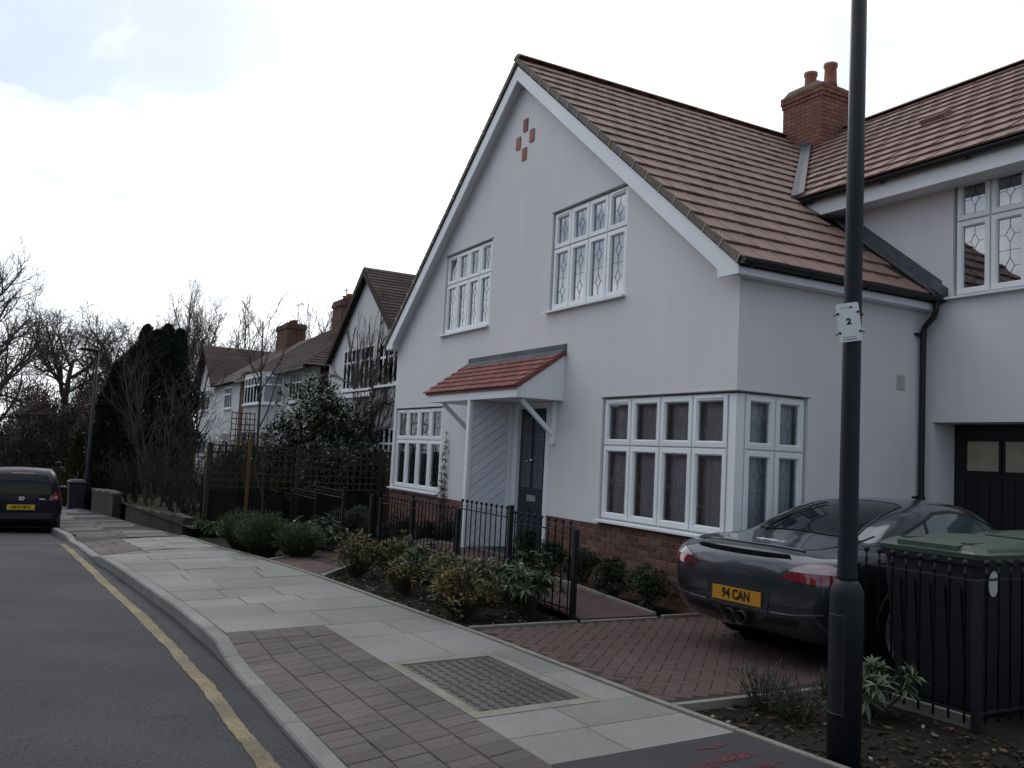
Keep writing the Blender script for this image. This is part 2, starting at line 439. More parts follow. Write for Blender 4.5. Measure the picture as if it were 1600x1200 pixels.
# base below the paving of the near pavement (joints), and the plain asphalt beyond the new slabs
pav = sheet(frange(-17.7, 12, 0.15), lambda x: yk(x)+0.02, lambda x: yb(x)+0.10, 20, lambda x, y: gz(x, y)-0.024, 'pavement', M_JOINT)
tag(pav, kind='structure')
def prism_on(poly, zf, top, thick):
    """poly in plan, top face follows zf + top"""
    mb = MB(); n = len(poly)
    for (x, y) in poly: mb.v.append((x, y, zf(x, y)+top))
    for (x, y) in poly: mb.v.append((x, y, zf(x, y)+top-thick))
    mb.f.append(tuple(range(n))); mb.f.append(tuple(range(2*n-1, n-1, -1)))
    for i in range(n):
        j = (i+1) % n
        mb.f.append((i, n+i, n+j, j))
    return mb
def bevelled(poly, zf, top, thick, bv):
    """slab with a small chamfer round its top edge"""
    cx = sum(p[0] for p in poly)/len(poly); cy = sum(p[1] for p in poly)/len(poly)
    n = len(poly); mb = MB()
    def ins(p, d):
        vx, vy = p[0]-cx, p[1]-cy
        l = math.hypot(vx, vy)
        return (p[0]-vx/l*d*1.4, p[1]-vy/l*d*1.4)
    for p in poly:
        q = ins(p, bv); mb.v.append((q[0], q[1], zf(*p)+top))
    for p in poly: mb.v.append((p[0], p[1], zf(*p)+top-bv))
    for p in poly: mb.v.append((p[0], p[1], zf(*p)+top-thick))
    mb.f.append(tuple(range(n)))
    for r in (0, n):
        for i in range(n):
            j = (i+1) % n
            mb.f.append((r+i, r+n+i, r+n+j, r+j))
    return mb

# kerb stones
x = -60.0
while x < 8:
    Lk = 0.915 if x > -22 else 3.0
    xa, xb = x+0.004, x+Lk-0.004
    mbk = MB()
    rows = []
    for xx in (xa, (xa+xb)/2, xb):
        y0 = yk(xx); y1 = y0+0.125
        zr = roadz(xx, y0); zi = gz(xx, y1)+0.001; zt = zi-0.003
        rows.append([(xx, y0, zr-0.1), (xx, y0+0.004, zt-0.014), (xx, y0+0.018, zt), (xx, y1, zi), (xx, y1, zi-0.12)])
    for r in rows: mbk.v.extend(r)
    for i in range(2):
        for j in range(4):
            a = i*5+j; mbk.f.append((a, a+5, a+6, a+1))
    mbk.f.append((0, 1, 2, 3, 4)); mbk.f.append((14, 13, 12, 11, 10))
    link('kerb_stone', mbk.mesh('kerb_stone', M_KERB), pav)
    x += Lk

# slab courses between the two crossovers (courses run across the pavement)
rs = random.Random(11)
x = -7.90
YI = lambda x: yk(x)+0.133
while x > -17.5:
    wd = rs.choice((0.45, 0.6, 0.6, 0.75))
    if x - wd < -17.5: wd = x + 17.5
    x0, x1 = x-wd, x
    xm = (x0+x1)/2
    ya, ye = YI(xm), yb(xm)-0.005
    if xm < -14.65: ya = 1.80 + (-14.65-xm)*-0.06
    y = ya; first = True
    while y < ye-0.02:
        ln = rs.choice((0.6, 0.75, 0.9, 0.9, 1.05))
        if first: ln *= rs.uniform(0.45, 1.0); first = False
        y2 = y+ln
        if ye - y2 < 0.3: y2 = ye
        gp = 0.004
        fa = 1.0 if abs(y-ya) < 1e-6 and xm > -14.65 else 0
        fe = 1.0 if y2 == ye else 0
        def edge(xx, yy, f_in, f_out):
            return yy + (YI(xx)-YI(xm))*f_in + ((yb(xx)-yb(xm)))*f_out
        poly = [(x0+gp, edge(x0, y+gp, fa, 0)), (x1-gp, edge(x1, y+gp, fa, 0)), (x1-gp, edge(x1, y2-gp, 0, fe)), (x0+gp, edge(x0, y2-gp, 0, fe))]
        link('paving_slab', bevelled(poly, gz, rs.uniform(-0.003, 0.003), 0.05, 0.004).mesh('paving_slab', M_SLAB), pav)
        y = y2
    x -= wd
# slabs behind the near crossover, round the access cover
def slab(poly, m=M_SLAB, name='paving_slab', top=0.0):
    gp = 0.004
    cx = sum(p[0] for p in poly)/len(poly); cy = sum(p[1] for p in poly)/len(poly)
    poly = [(p[0]-math.copysign(gp, p[0]-cx), p[1]-math.copysign(gp, p[1]-cy)) for p in poly]
    return link(name, bevelled(poly, gz, top, 0.05, 0.004).mesh(name, m), pav)
for (x0, x1, y0, y1) in ((-7.90, -7.30, 2.50, 3.05), (-7.30, -6.36, 2.50, 3.10), (-7.30, -6.36, 3.10, None), (-7.90, -7.30, 3.05, None),
                         (-6.36, -5.60, 3.42, None), (-5.60, -4.82, 3.42, None), (-4.82, -4.40, 2.50, 3.05), (-4.82, -4.40, 3.05, None),
                         (-4.40, -3.95, 2.50, 3.02), (-4.40, -3.95, 3.02, None)):
    if y1 is None: slab([(x0, y0), (x1, y0), (x1, yb(x1)-0.004), (x0, yb(x0)-0.004)])
    else: slab([(x0, y0), (x1, y0), (x1, y1), (x0, y1)])
# access cover with its concrete surround
t = empty('access_cover', (-5.59, 2.95, gz(-5.59, 2.95)), world=True)
tag(t, 'rectangular rusty iron access cover set in the pavement beside the driveway', 'access cover')
mb = MB()
for (x0, x1, y0, y1) in ((-6.355, -4.825, 2.505, 2.585), (-6.355, -4.825, 3.335, 3.415), (-6.355, -6.25, 2.587, 3.333), (-4.93, -4.825, 2.587, 3.333)):
    q = prism_on([(x0, y0), (x1, y0), (x1, y1), (x0, y1)], gz, 0.001, 0.05); mb.add(q.v, q.f)
mb.build('surround', M_CONC, t)
for k in range(2):
    xa = -6.245 + k*0.659; xb = xa + 0.653
    pl = prism_on([(xa, 2.592), (xb, 2.592), (xb, 3.328), (xa, 3.328)], gz, -0.008, 0.03).build('cover_plate', M_MANHOLE, t)
    mb = MB()
    for i in range(11):
        for j in range(9):
            cx = xa+0.05+i*(xb-xa-0.1)/10; cy = 2.65+j*0.62/8
            l = 0.021
            z = gz(cx, cy)-0.008
            mb.obox((cx, cy, z+0.0005), (l if (i+j) % 2 else 0.007, 0, 0), (0, 0.007 if (i+j) % 2 else l, 0), (0, 0, 0.004))
    tag(sub('raised_tread', mb.mesh('raised_tread', M_MANHOLE), pl), kind='stuff')
# asphalt to the right of the slabs
q = MB()
XA = frange(-3.95, 12, 0.5)
for x in XA:
    for j in range(5):
        y = 2.50+(yb(x)-2.50)*j/4; q.v.append((x, y, gz(x, y)+0.002))
for i in range(len(XA)-1):
    for j in range(4):
        a = i*5+j; q.f.append((a, a+5, a+6, a+1))
tag(q.build('asphalt_patch', M_ASPH2, smooth=True), kind='structure')
# pink utility marks sprayed on it
rs = random.Random(3)
mb = MB()
for (cx, cy, lx, ly, n_) in ((-3.62, 3.44, 0.022, 0.09, 330), (-3.57, 3.20, 0.02, 0.05, 120), (-3.46, 3.52, 0.02, 0.05, 100), (-3.80, 3.45, 0.010, 0.05, 80)):
    for i in range(n_):
        x, y = rs.gauss(cx, lx), rs.gauss(cy, ly); r_ = rs.uniform(0.0025, 0.009); a0 = rs.uniform(0, 2*PI); z = gz(x, y)+0.0065
        k0 = len(mb.v)
        for k in range(5): mb.v.append((x+math.cos(a0+k*1.257)*r_*rs.uniform(0.6, 1.2), y+math.sin(a0+k*1.257)*r_*rs.uniform(0.6, 1.2), z))
        mb.f.append(tuple(range(k0, k0+5)))
mk = mb.build('spray_marks', M_PINK, bpy.data.objects['asphalt_patch'], fast=True); tag(mk, kind='stuff')
# block pavers of the near crossover
M1 = {}
rs = random.Random(5)
def paver_mesh(l, w, m, nm):
    k = (round(l, 3), round(w, 3), nm)
    if k not in M1:
        bv = 0.004; mb = MB(); a, b = l/2-0.002, w/2-0.002
        for (z, s_) in ((0.0, bv), (-bv, 0), (-0.05, 0)):
            for (i, j) in ((-1,-1),(1,-1),(1,1),(-1,1)): mb.v.append((i*(a-s_), j*(b-s_), z))
        mb.f = [(0,1,2,3)] + [(r+i, r+4+i, r+4+(i+1) % 4, r+(i+1) % 4) for r in (0, 4) for i in range(4)]
        M1[k] = mb.mesh(nm, m)
    return M1[k]
def on_ground(x, y, zf, rz=0.0, dz=0.0):
    e = 0.05
    tx = Vector((1, 0, (zf(x+e, y)-zf(x-e, y))/(2*e))).normalized()
    ty = Vector((0, 1, (zf(x, y+e)-zf(x, y-e))/(2*e))).normalized()
    n = tx.cross(ty).normalized()
    c, s_ = math.cos(rz), math.sin(rz)
    ax = (tx*c + ty*s_).normalized(); ay = n.cross(ax)
    return frame_m(Vector((x, y, zf(x, y)+dz)), ax, ay, n)
for col in range(4):
    w = 0.2175
    x = -7.895
    while x < 0.2:
        l = rs.choice((0.10, 0.135, 0.135, 0.17, 0.20))
        cx, cy = x+l/2, 1.63+w*(col+0.5)
        put(paver_mesh(l, w, M_PAVER, 'block_paver'), 'block_paver', pav, on_ground(cx, cy, gz, 0, rs.uniform(-0.002, 0.002)))
        x += l
# block pavers of the far crossover
x = -17.6
while x < -14.7:
    for col in range(3):
        l = 0.32
        cx = x+l/2; y0 = YI(cx); w = ((1.80+(-14.65-cx)*-0.06)-y0)/3
        put(paver_mesh(l, round(w, 2), M_PAVER, 'block_paver'), 'block_paver', pav, on_ground(cx, y0+w*(col+0.5), gz, -0.06, 0))
    x += 0.32
# old slabs and asphalt on the pavement beyond
tag(sheet(frange(-60, -17.7, 1.0), lambda x: yk(x)+0.12, lambda x: yb(x)+0.05, 4, lambda x, y: gz(x, y)-0.006, 'old_pavement', M_ASPH2), kind='structure')
old = bpy.data.objects['old_pavement']
x = -17.72; rs = random.Random(8)
while x > -38:
    wd = 0.62 if x > -25 else 1.3
    y = yk(x)+0.14
    while y < yb(x)-0.25:
        ln = rs.uniform(0.7, 1.0); y2 = min(y+ln, yb(x)-0.03)
        if rs.random() < 0.75:
            poly = [(x-wd+0.01, y+0.01), (x-0.01, y+0.01), (x-0.01, y2-0.01), (x-wd+0.01, y2-0.01)]
            link('old_slab', prism_on(poly, gz, 0.004, 0.04).mesh('old_slab', M_SLAB_OLD), old)
        y = y2
    x -= wd
# back edging of the pavement
x = -17.7
while x < 10:
    xa, xb = x+0.004, x+0.911
    if not (-13.2 < x < -10.4) or True:
        poly = [(xa, yb(xa)+0.002), (xb, yb(xb)+0.002), (xb, yb(xb)+0.052), (xa, yb(xa)+0.052)]
        link('edging_stone', bevelled(poly, gz, 0.012, 0.08, 0.005).mesh('edging_stone', M_CONC), pav)
    x += 0.915
# yellow line and worn white bay line
rs = random.Random(2)
LX = [-17.7, -14.5, -11.86, -9.54, -7.95, -6.54, -5.67, -4.81, -3, 0, 8]
LY = [0.72, 0.87, 0.99, 1.14, 1.22, 1.26, 1.27, 1.27, 1.24, 1.15, 0.85]
mb = MB(); xs = frange(-17.7, 8, 0.05); n = 0
jl = jr = 0.0
for x in xs:
    yc = float(np.interp(x, LX, LY))
    jl = jl*0.8+rs.uniform(-0.006, 0.006); jr = jr*0.8+rs.uniform(-0.006, 0.006)
    for y in (yc-0.052+jl, yc+0.052+jr): mb.v.append((x, y, roadz(x, y)+0.005))
for i in range(len(xs)-1): mb.f.append((2*i, 2*i+2, 2*i+3, 2*i+1))
tag(mb.build('yellow_line', M_YELLOW, smooth=True), kind='structure')
mb = MB()
ys = frange(-1.7, 0.68, 0.06)
for y in ys:
    j = rs.uniform(-0.012, 0.012)
    for x in (-17.85+j, -17.76+j): mb.v.append((x, y, roadz(x, y)+0.005))
for i in range(len(ys)-1): mb.f.append((2*i, 2*i+2, 2*i+3, 2*i+1))
tag(mb.build('bay_line', M_WHITELINE, smooth=True), kind='structure')

# ---------------------------------------------------------------- front gardens
def rampz(x, y):
    """brick path rising to the front door"""
    return max(g(x)+0.004, float(np.interp(x, [-14.6, -13.4, -11.9, -7.3], [g(-14.6), 0.12, 0.19, 0.012])))
GARD = sheet(frange(-17.9, 12, 0.4), lambda x: yb(x)+0.05, lambda x: 9.5, 14, lambda x, y: g(x)-0.045, 'garden_bed', M_SOIL)
tag(GARD, kind='structure')
def gh(x): return -0.16 + 0.018*(x+17.9)
tag(sheet(frange(-70, -17.95, 2), lambda x: yb(x)+0.25, lambda x: 30, 10, lambda x, y: gh(x), 'neighbour_garden', M_LAWN), kind='structure')
# herringbone driveway
dz = lambda x, y: g(x)+0.002
drive = sheet(frange(-7.28, -4.58, 0.3), lambda x: yb(x)+0.055, lambda x: 10.1, 6, lambda x, y: g(x)-0.005, 'driveway', M_JOINT)
tag(drive, kind='structure')
rs = random.Random(21)
blocks = []
c45, s45 = math.cos(PI/4), math.sin(PI/4)
for a in range(-80, 80):
    for b in range(-45, 45):
        for (bx, by, rot) in ((1.0, 0.5, 0), (0.5, 2.0, 1)):
            u = (a + 2*b + bx)*0.1; v = (a - 2*b + by)*0.1
            x = -5.9 + u*c45 - v*s45; y = 6.0 + u*s45 + v*c45
            if -7.24 < x < -4.62 and yb(x)+0.10 < y < 9.9:
                blocks.append(((x-CAM.x)**2+(y-CAM.y)**2, x, y, PI/4 + rot*PI/2))
blocks.sort()
pm = paver_mesh(0.2, 0.1, M_PAVER_RED, 'red_block_paver')
for (d, x, y, r) in blocks[:300]:
    put(pm, 'red_block_paver', drive, on_ground(x, y, dz, r, rs.uniform(-0.002, 0.002)))
mb = MB()
for (d, x, y, r) in blocks[300:]:
    M = on_ground(x, y, dz, r, 0)
    mb.add([M @ v.co for v in pm.vertices], [tuple(p.vertices) for p in pm.polygons])
o = mb.build('red_block_pavers', M_PAVER_RED, drive, fast=True); tag(o, kind='stuff')
# edging of the driveway and beds
def edging(pts, zf, name='edging_kerb', w=0.05, h=0.025, par=None):
    for (a, b) in zip(pts[:-1], pts[1:]):
        a = Vector((*a, 0)); b = Vector((*b, 0)); L = (b-a).length; n = max(1, int(round(L/0.915)))
        sd = (b-a).normalized().cross(Vector((0, 0, 1)))*(w/2)
        for i in range(n):
            p = a.lerp(b, i/n + 0.004); q = a.lerp(b, (i+1)/n - 0.004)
            poly = [(p-sd)[:2], (q-sd)[:2], (q+sd)[:2], (p+sd)[:2]]
            link(name, bevelled(poly, zf, h, 0.1, 0.005).mesh(name, M_CONC), par)
edging([(-4.55, 3.79), (-4.52, 6.2), (-4.50, 9.4)], lambda x, y: g(x), par=drive, h=0.008)
edging([(-7.31, 3.68), (-7.31, 4.86)], lambda x, y: g(x), par=drive, h=0.012)
edging([(-7.30, 4.9), (-7.29, 5.85)], lambda x, y: g(x), par=drive, h=0.008)
edging([(-7.30, 5.90), (-7.31, 6.44)], lambda x, y: g(x), par=drive, h=0.02)
# path to the door (ramp) and the path in from the pavement
path = MB()
def pz(x, y): return rampz(x, y)
XP = frange(-14.6, -7.33, 0.3)
for x in XP:
    for j in range(4): 
        y = 4.92 + (5.82-4.92)*j/3; path.v.append((x, y, pz(x, y)-0.012))
for i in range(len(XP)-1):
    for j in range(3):
        a = i*4+j; path.f.append((a, a+4, a+5, a+1))
path = path.build('garden_path', M_JOINT, smooth=True); tag(path, kind='structure')
mb = MB()
x = -14.55; k = 0
while x < -7.45:
    y = 4.93 - (0.1 if k % 2 else 0)
    while y < 5.75:
        l0, l1 = max(y, 4.93), min(y+0.2, 5.81)
        if l1-l0 > 0.03:
            q = prism_on([(x+.003, l0+.003), (x+.097, l0+.003), (x+.097, l1-.003), (x+.003, l1-.003)], pz, 0.0, 0.03); mb.add(q.v, q.f)
        y += 0.2
    x += 0.1; k += 1
o = mb.build('path_pavers', M_PAVER_RED, path, fast=True); tag(o, kind='stuff')
edging([(-14.6, 5.86), (-13.4, 5.86), (-11.9, 5.86), (-7.36, 5.86)], lambda x, y: pz(x, y), par=path, h=0.02)
# skewed entry path from the pavement
def entry(u, v):
    a = Vector((-12.72, 3.18)).lerp(Vector((-14.55, 4.92)), v); b = Vector((-10.88, 3.38)).lerp(Vector((-13.05, 4.92)), v)
    return a.lerp(b, u)
mb = MB(); mj = MB()
zf = lambda x, y: g(x)+0.004 + max(0, (y-4.3))*0.05
for j in range(18):
    for i in range(9):
        off = 0.5/9 if j % 2 else 0
        u0, u1 = max(0, i/9-off), min(1, (i+1)/9-off if i < 8 else 1)
        ps = [entry(u0, j/18), entry(u1, j/18), entry(u1, (j+1)/18), entry(u0, (j+1)/18)]
        c = sum(ps, Vector((0, 0)))/4
        ps = [c+(p-c)*0.965 for p in ps]
        q = prism_on([tuple(p) for p in ps], zf, 0.0, 0.03); mb.add(q.v, q.f)
ps = [entry(0, 0), entry(1, 0), entry(1, 1), entry(0, 1)]
q = prism_on([tuple(p) for p in ps], zf, -0.01, 0.03)
ep = q.build('entry_path', M_JOINT); tag(ep, kind='structure')
o = mb.build('path_pavers', M_PAVER_RED, ep, fast=True); tag(o, kind='stuff')
edging([tuple(entry(0, 0)), tuple(entry(0, 1))], zf, par=ep, h=0.02)
edging([tuple(entry(1, 0)), tuple(entry(1, 1))], zf, par=ep, h=0.02)
# bark chips and pale stones scattered on the beds
rs = random.Random(31)
mbc = MB(); mbs = MB()
def inbed(x, y):
    if -4.5 < x < 2 and yb(x)+0.08 < y < 5.3: return True
    if -12.0 < x < -7.4 and yb(x)+0.08 < y < 4.85:
        return True
    if -11.0 < x < -7.4 and 5.9 < y < 6.4: return True
    if -17.5 < x < -13 and yb(x)+0.08 < y < 4.7 : return True
    return False
for i in range(5200):
    x = rs.uniform(-4.5, 0.0) if rs.random() < 0.45 else rs.uniform(-14, -7.35)
    y = rs.uniform(3.0, 6.4)
    if not inbed(x, y): continue
    z = g(x)-0.04
    s_ = rs.uniform(0.008, 0.022); a = rs.uniform(0, PI); c, d = math.cos(a)*s_, math.sin(a)*s_
    tgt = mbs if rs.random() < 0.10 else mbc
    h = rs.uniform(0.004, 0.012)
    tgt.obox((x, y, z+h*0.6), (c, d, rs.uniform(-.006, .006)), (-d*0.5, c*0.5, rs.uniform(-.004, .004)), (0, 0, h*0.5))
tag(mbc.build('bark_chips', M_BARKCHIP, fast=True), 'dark bark chips strewn over the planting beds', 'bark chips', kind='stuff')
mbl = MB(); M_LITTER = mat('leaf_litter', (0.075, 0.050, 0.030), 0.9, 0.15, rnd=0.45, hue=0.02)
for i in range(2600):
    x = rs.uniform(-4.5, 0.0) if rs.random() < 0.4 else rs.uniform(-15, -7.35)
    y = rs.uniform(3.0, 6.4)
    if not inbed(x, y): continue
    z = g(x)-0.034+rs.uniform(0, 0.012); a = rs.uniform(0, 2*PI); l_ = rs.uniform(0.015, 0.04); c, d = math.cos(a)*l_, math.sin(a)*l_; t1 = rs.uniform(-.01, .01)
    k0 = len(mbl.v); mbl.v.extend([(x-c, y-d, z), (x-d*.45, y+c*.45, z+0.006+t1), (x+c, y+d, z+rs.uniform(0, .012)), (x+d*.45, y-c*.45, z+0.004)]); mbl.f.append((k0, k0+1, k0+2, k0+3))
tag(mbl.build('leaf_litter', M_LITTER, fast=True), 'dry fallen leaves littering the planting beds', 'leaf litter', kind='stuff')
tag(mbs.build('small_stones', M_STONECHIP, fast=True), 'small pale stones scattered on the planting beds', 'stones', kind='stuff')
# ---------------------------------------------------------------- the white house
HB = (-11.88, 6.5, 0.05)
house = empty('white_house', HB, world=True)
tag(house, 'white rendered gabled house with leaded windows and integral garage', 'house')
XL, XRW, YF = -16.81, -6.95, 6.5
RX = -11.88
TH = math.atan(0.795)
def wall_holes(outline, holes, fn, depth, name, m, parent, back=False):
    """flat wall with openings; fn(u, v, d) -> world, d inwards; reveals go in by depth"""
    mb = MB()
    loops = [outline] + holes
    vs = []
    for lp in loops: vs += [fn(u, v, 0) for u, v in lp]
    tris = tessellate_polygon([[Vector((u, v, 0)) for u, v in lp] for lp in loops])
    mb.add(vs, [tuple(t) for t in tris])
    for lp in loops:
        n = len(lp)
        v2 = [fn(u, v, 0) for u, v in lp] + [fn(u, v, depth) for u, v in lp]
        mb.add(v2, [(i, (i+1) % n, n+(i+1) % n, n+i) for i in range(n)])
    return mb.build(name, m, parent)
front = lambda u, v, d: (u, YF+d, v)
ZP = 0.76                                          # top of the brick plinth
EZ = 3.78
rf = lambda x: 7.80 - 0.795*abs(x-RX)              # roof deck
out_f = [(XL, ZP), (-11.72, ZP), (-11.72, 2.36), (-10.70, 2.36), (-10.70, ZP), (-9.41, ZP), (-9.41, 2.385), (XRW, 2.385),
         (XRW, rf(XRW)-0.06), (RX, rf(RX)-0.06), (XL, rf(XL)-0.06)]
hL = [(-16.68, 0.83), (-14.42, 0.83), (-14.42, 2.385), (-16.68, 2.385)]
hU1 = [(-14.62, 3.68), (-12.80, 3.68), (-12.80, 5.15), (-14.62, 5.15)]
hU2 = [(-10.88, 3.68), (-9.03, 3.68), (-9.03, 5.15), (-10.88, 5.15)]
wall_holes(out_f, [hL, hU1, hU2], front, 0.12, 'gable_wall', M_STUCCO, house)
side = lambda u, v, d: (XRW-d, u, v)
wall_holes([(YF+0.1205, 2.386), (7.56, 2.386), (7.56, ZP), (9.54, ZP), (9.54, rf(XRW)-0.06), (YF+0.1205, rf(XRW)-0.06)], [], side, 0.12, 'side_wall', M_STUCCO, house)
mb = MB(); mb.box(XL, XL+0.12, YF+0.121, 13, ZP, rf(XL)-0.07); mb.build('side_wall', M_STUCCO, house)
mb = MB(); mb.prism([(XL, 0.0), (XRW, 0.0), (XRW, rf(XRW)-0.1), (RX, rf(RX)-0.1), (XL, rf(XL)-0.1)], lambda u, v, d: (u, d, v), 13.0, 13.12); mb.build('rear_wall', M_STUCCO, house)
# white vertical bead down the middle of the gable
mb = MB(); mb.box(-11.838, -11.822, YF-0.003, YF+0.02, 3.16, 6.22); mb.build('render_bead', mat('bead', (0.80, 0.79, 0.80), 0.6), house)
# plinth: mortar core, bricks proud of it
mb = MB()
mb.box(XL+0.012, -11.74, YF+0.012, YF+0.1, -0.25, ZP-0.002); mb.box(-10.68, XRW-0.012, YF+0.012, YF+0.1, -0.25, ZP-0.002)
mb.box(-9.40, XRW-0.013, YF+0.013, YF+0.099, ZP-0.002, 0.815)
mb.box(XRW-0.1, XRW-0.012, YF+0.101, 9.54, -0.1, ZP-0.002)
mb.box(XRW-0.099, XRW-0.013, YF+0.102, 7.55, ZP-0.002, 0.815)
mb.box(-16.66, -14.44, YF+0.013, YF+0.099, ZP-0.002, 0.815)
plinth = mb.build('plinth', M_MORTAR, house)
def brick_mesh(l, m, nm, h=0.065, d=0.1025, bv=0.004):
    mb = MB(); a, b, c = l/2, d/2, h/2
    for (y, s_) in ((-b, bv), (-b+bv, 0), (b, 0)):
        for (i, j) in ((-1,-1),(1,-1),(1,1),(-1,1)): mb.v.append((i*(a-s_), y, j*(c-s_)))
    mb.f = [(0,1,2,3)] + [(r+i, r+4+i, r+4+(i+1) % 4, r+(i+1) % 4) for r in (0, 4) for i in range(4)]
    return mb.mesh(nm, m)
BM = {}
def brick(l, m, nm):
    k = (round(l, 3), nm)
    if k not in BM: BM[k] = brick_mesh(k[0], m, nm)
    return BM[k]
bl = []
rs = random.Random(4)
def course_front(x0, x1, z, odd):
    x = x0 - (0.1125 if odd else 0)
    while x < x1-0.02:
        a, b = max(x, x0), min(x+0.215, x1)
        if b-a > 0.04: bl.append((a, b, z))
        x += 0.225
nz = int((ZP+0.25)/0.075)
for k in range(nz):
    z = ZP-0.0375-k*0.075
    course_front(XL, -11.74, z, k % 2); course_front(-10.68, XRW, z, k % 2)
course_front(-9.40, XRW, ZP+0.0375-0.012, 1)
bl = [b for b in bl if b[2] > g((b[0]+b[1])/2)-0.06]
bl.sort(key=lambda b: (b[0]-0)**2)
mbx = MB(); nb = 0
for (a, b, z) in bl:
    M = Matrix.Translation(((a+b)/2, YF+0.1025/2+0.002+rs.uniform(-0.002, 0.002), z))
    hidden = -14.0 < a < -11.6
    if nb < 300 and not hidden:
        put(brick(b-a, M_BRICK, 'brick'), 'brick', plinth, M); nb += 1
    else:
        me = brick(b-a, M_BRICK, 'brick'); mbx.add([M @ v.co for v in me.vertices], [tuple(p.vertices) for p in me.polygons])
y = YF+0.115
for k in range(nz):
    z = ZP-0.0375-k*0.075
    y = YF+(0.002 if k % 2 else 0.115)
    if z < -0.06: continue
    while y < 9.5:
        a, b = max(y, YF+0.107), min(y+0.215, 9.53)
        if b-a > 0.03: mbx.box(XRW-0.1, XRW-0.001, a, b, z-0.0325, z+0.0325)
        y += 0.225
tag(sub('bricks', mbx.mesh('bricks', M_BRICK), plinth), kind='stuff')

# ---- windows
def lattice(mb, tf, u0, u1, v0, v1, d, tall):
    """leaded pattern: diamonds on a centre line with cross bars"""
    w = 0.0019
    um = (u0+u1)/2
    def ln(a, b):
        a2, b2 = Vector(a), Vector(b); t = (b2-a2).normalized(); nn = Vector((-t.y, t.x))*w
        q = [a2-nn, b2-nn, b2+nn, a2+nn]
        mb.add([tf(p.x, p.y, d) for p in q]+[tf(p.x, p.y, d+0.003) for p in q], [(0,1,2,3), (0,4,5,1), (1,5,6,2), (2,6,7,3), (3,7,4,0)])
    cents = [v0+(v1-v0)*0.5] if not tall else [v0+(v1-v0)*0.25, v0+(v1-v0)*0.75]
    hw, hh = (u1-u0)*0.2, min((u1-u0)*0.34, (v1-v0)*0.24)
    prev = v0
    for c in cents:
        ln((um, prev), (um, c-hh)); prev = c+hh
        ln((um, c-hh), (um+hw, c)); ln((um+hw, c), (um, c+hh)); ln((um, c+hh), (um-hw, c)); ln((um-hw, c), (um, c-hh))
        ln((u0, c), (um-hw, c)); ln((um+hw, c), (u1, c))
    ln((um, prev), (um, v1))
    if tall: ln((u0, (v0+v1)/2), (u1, (v0+v1)/2))
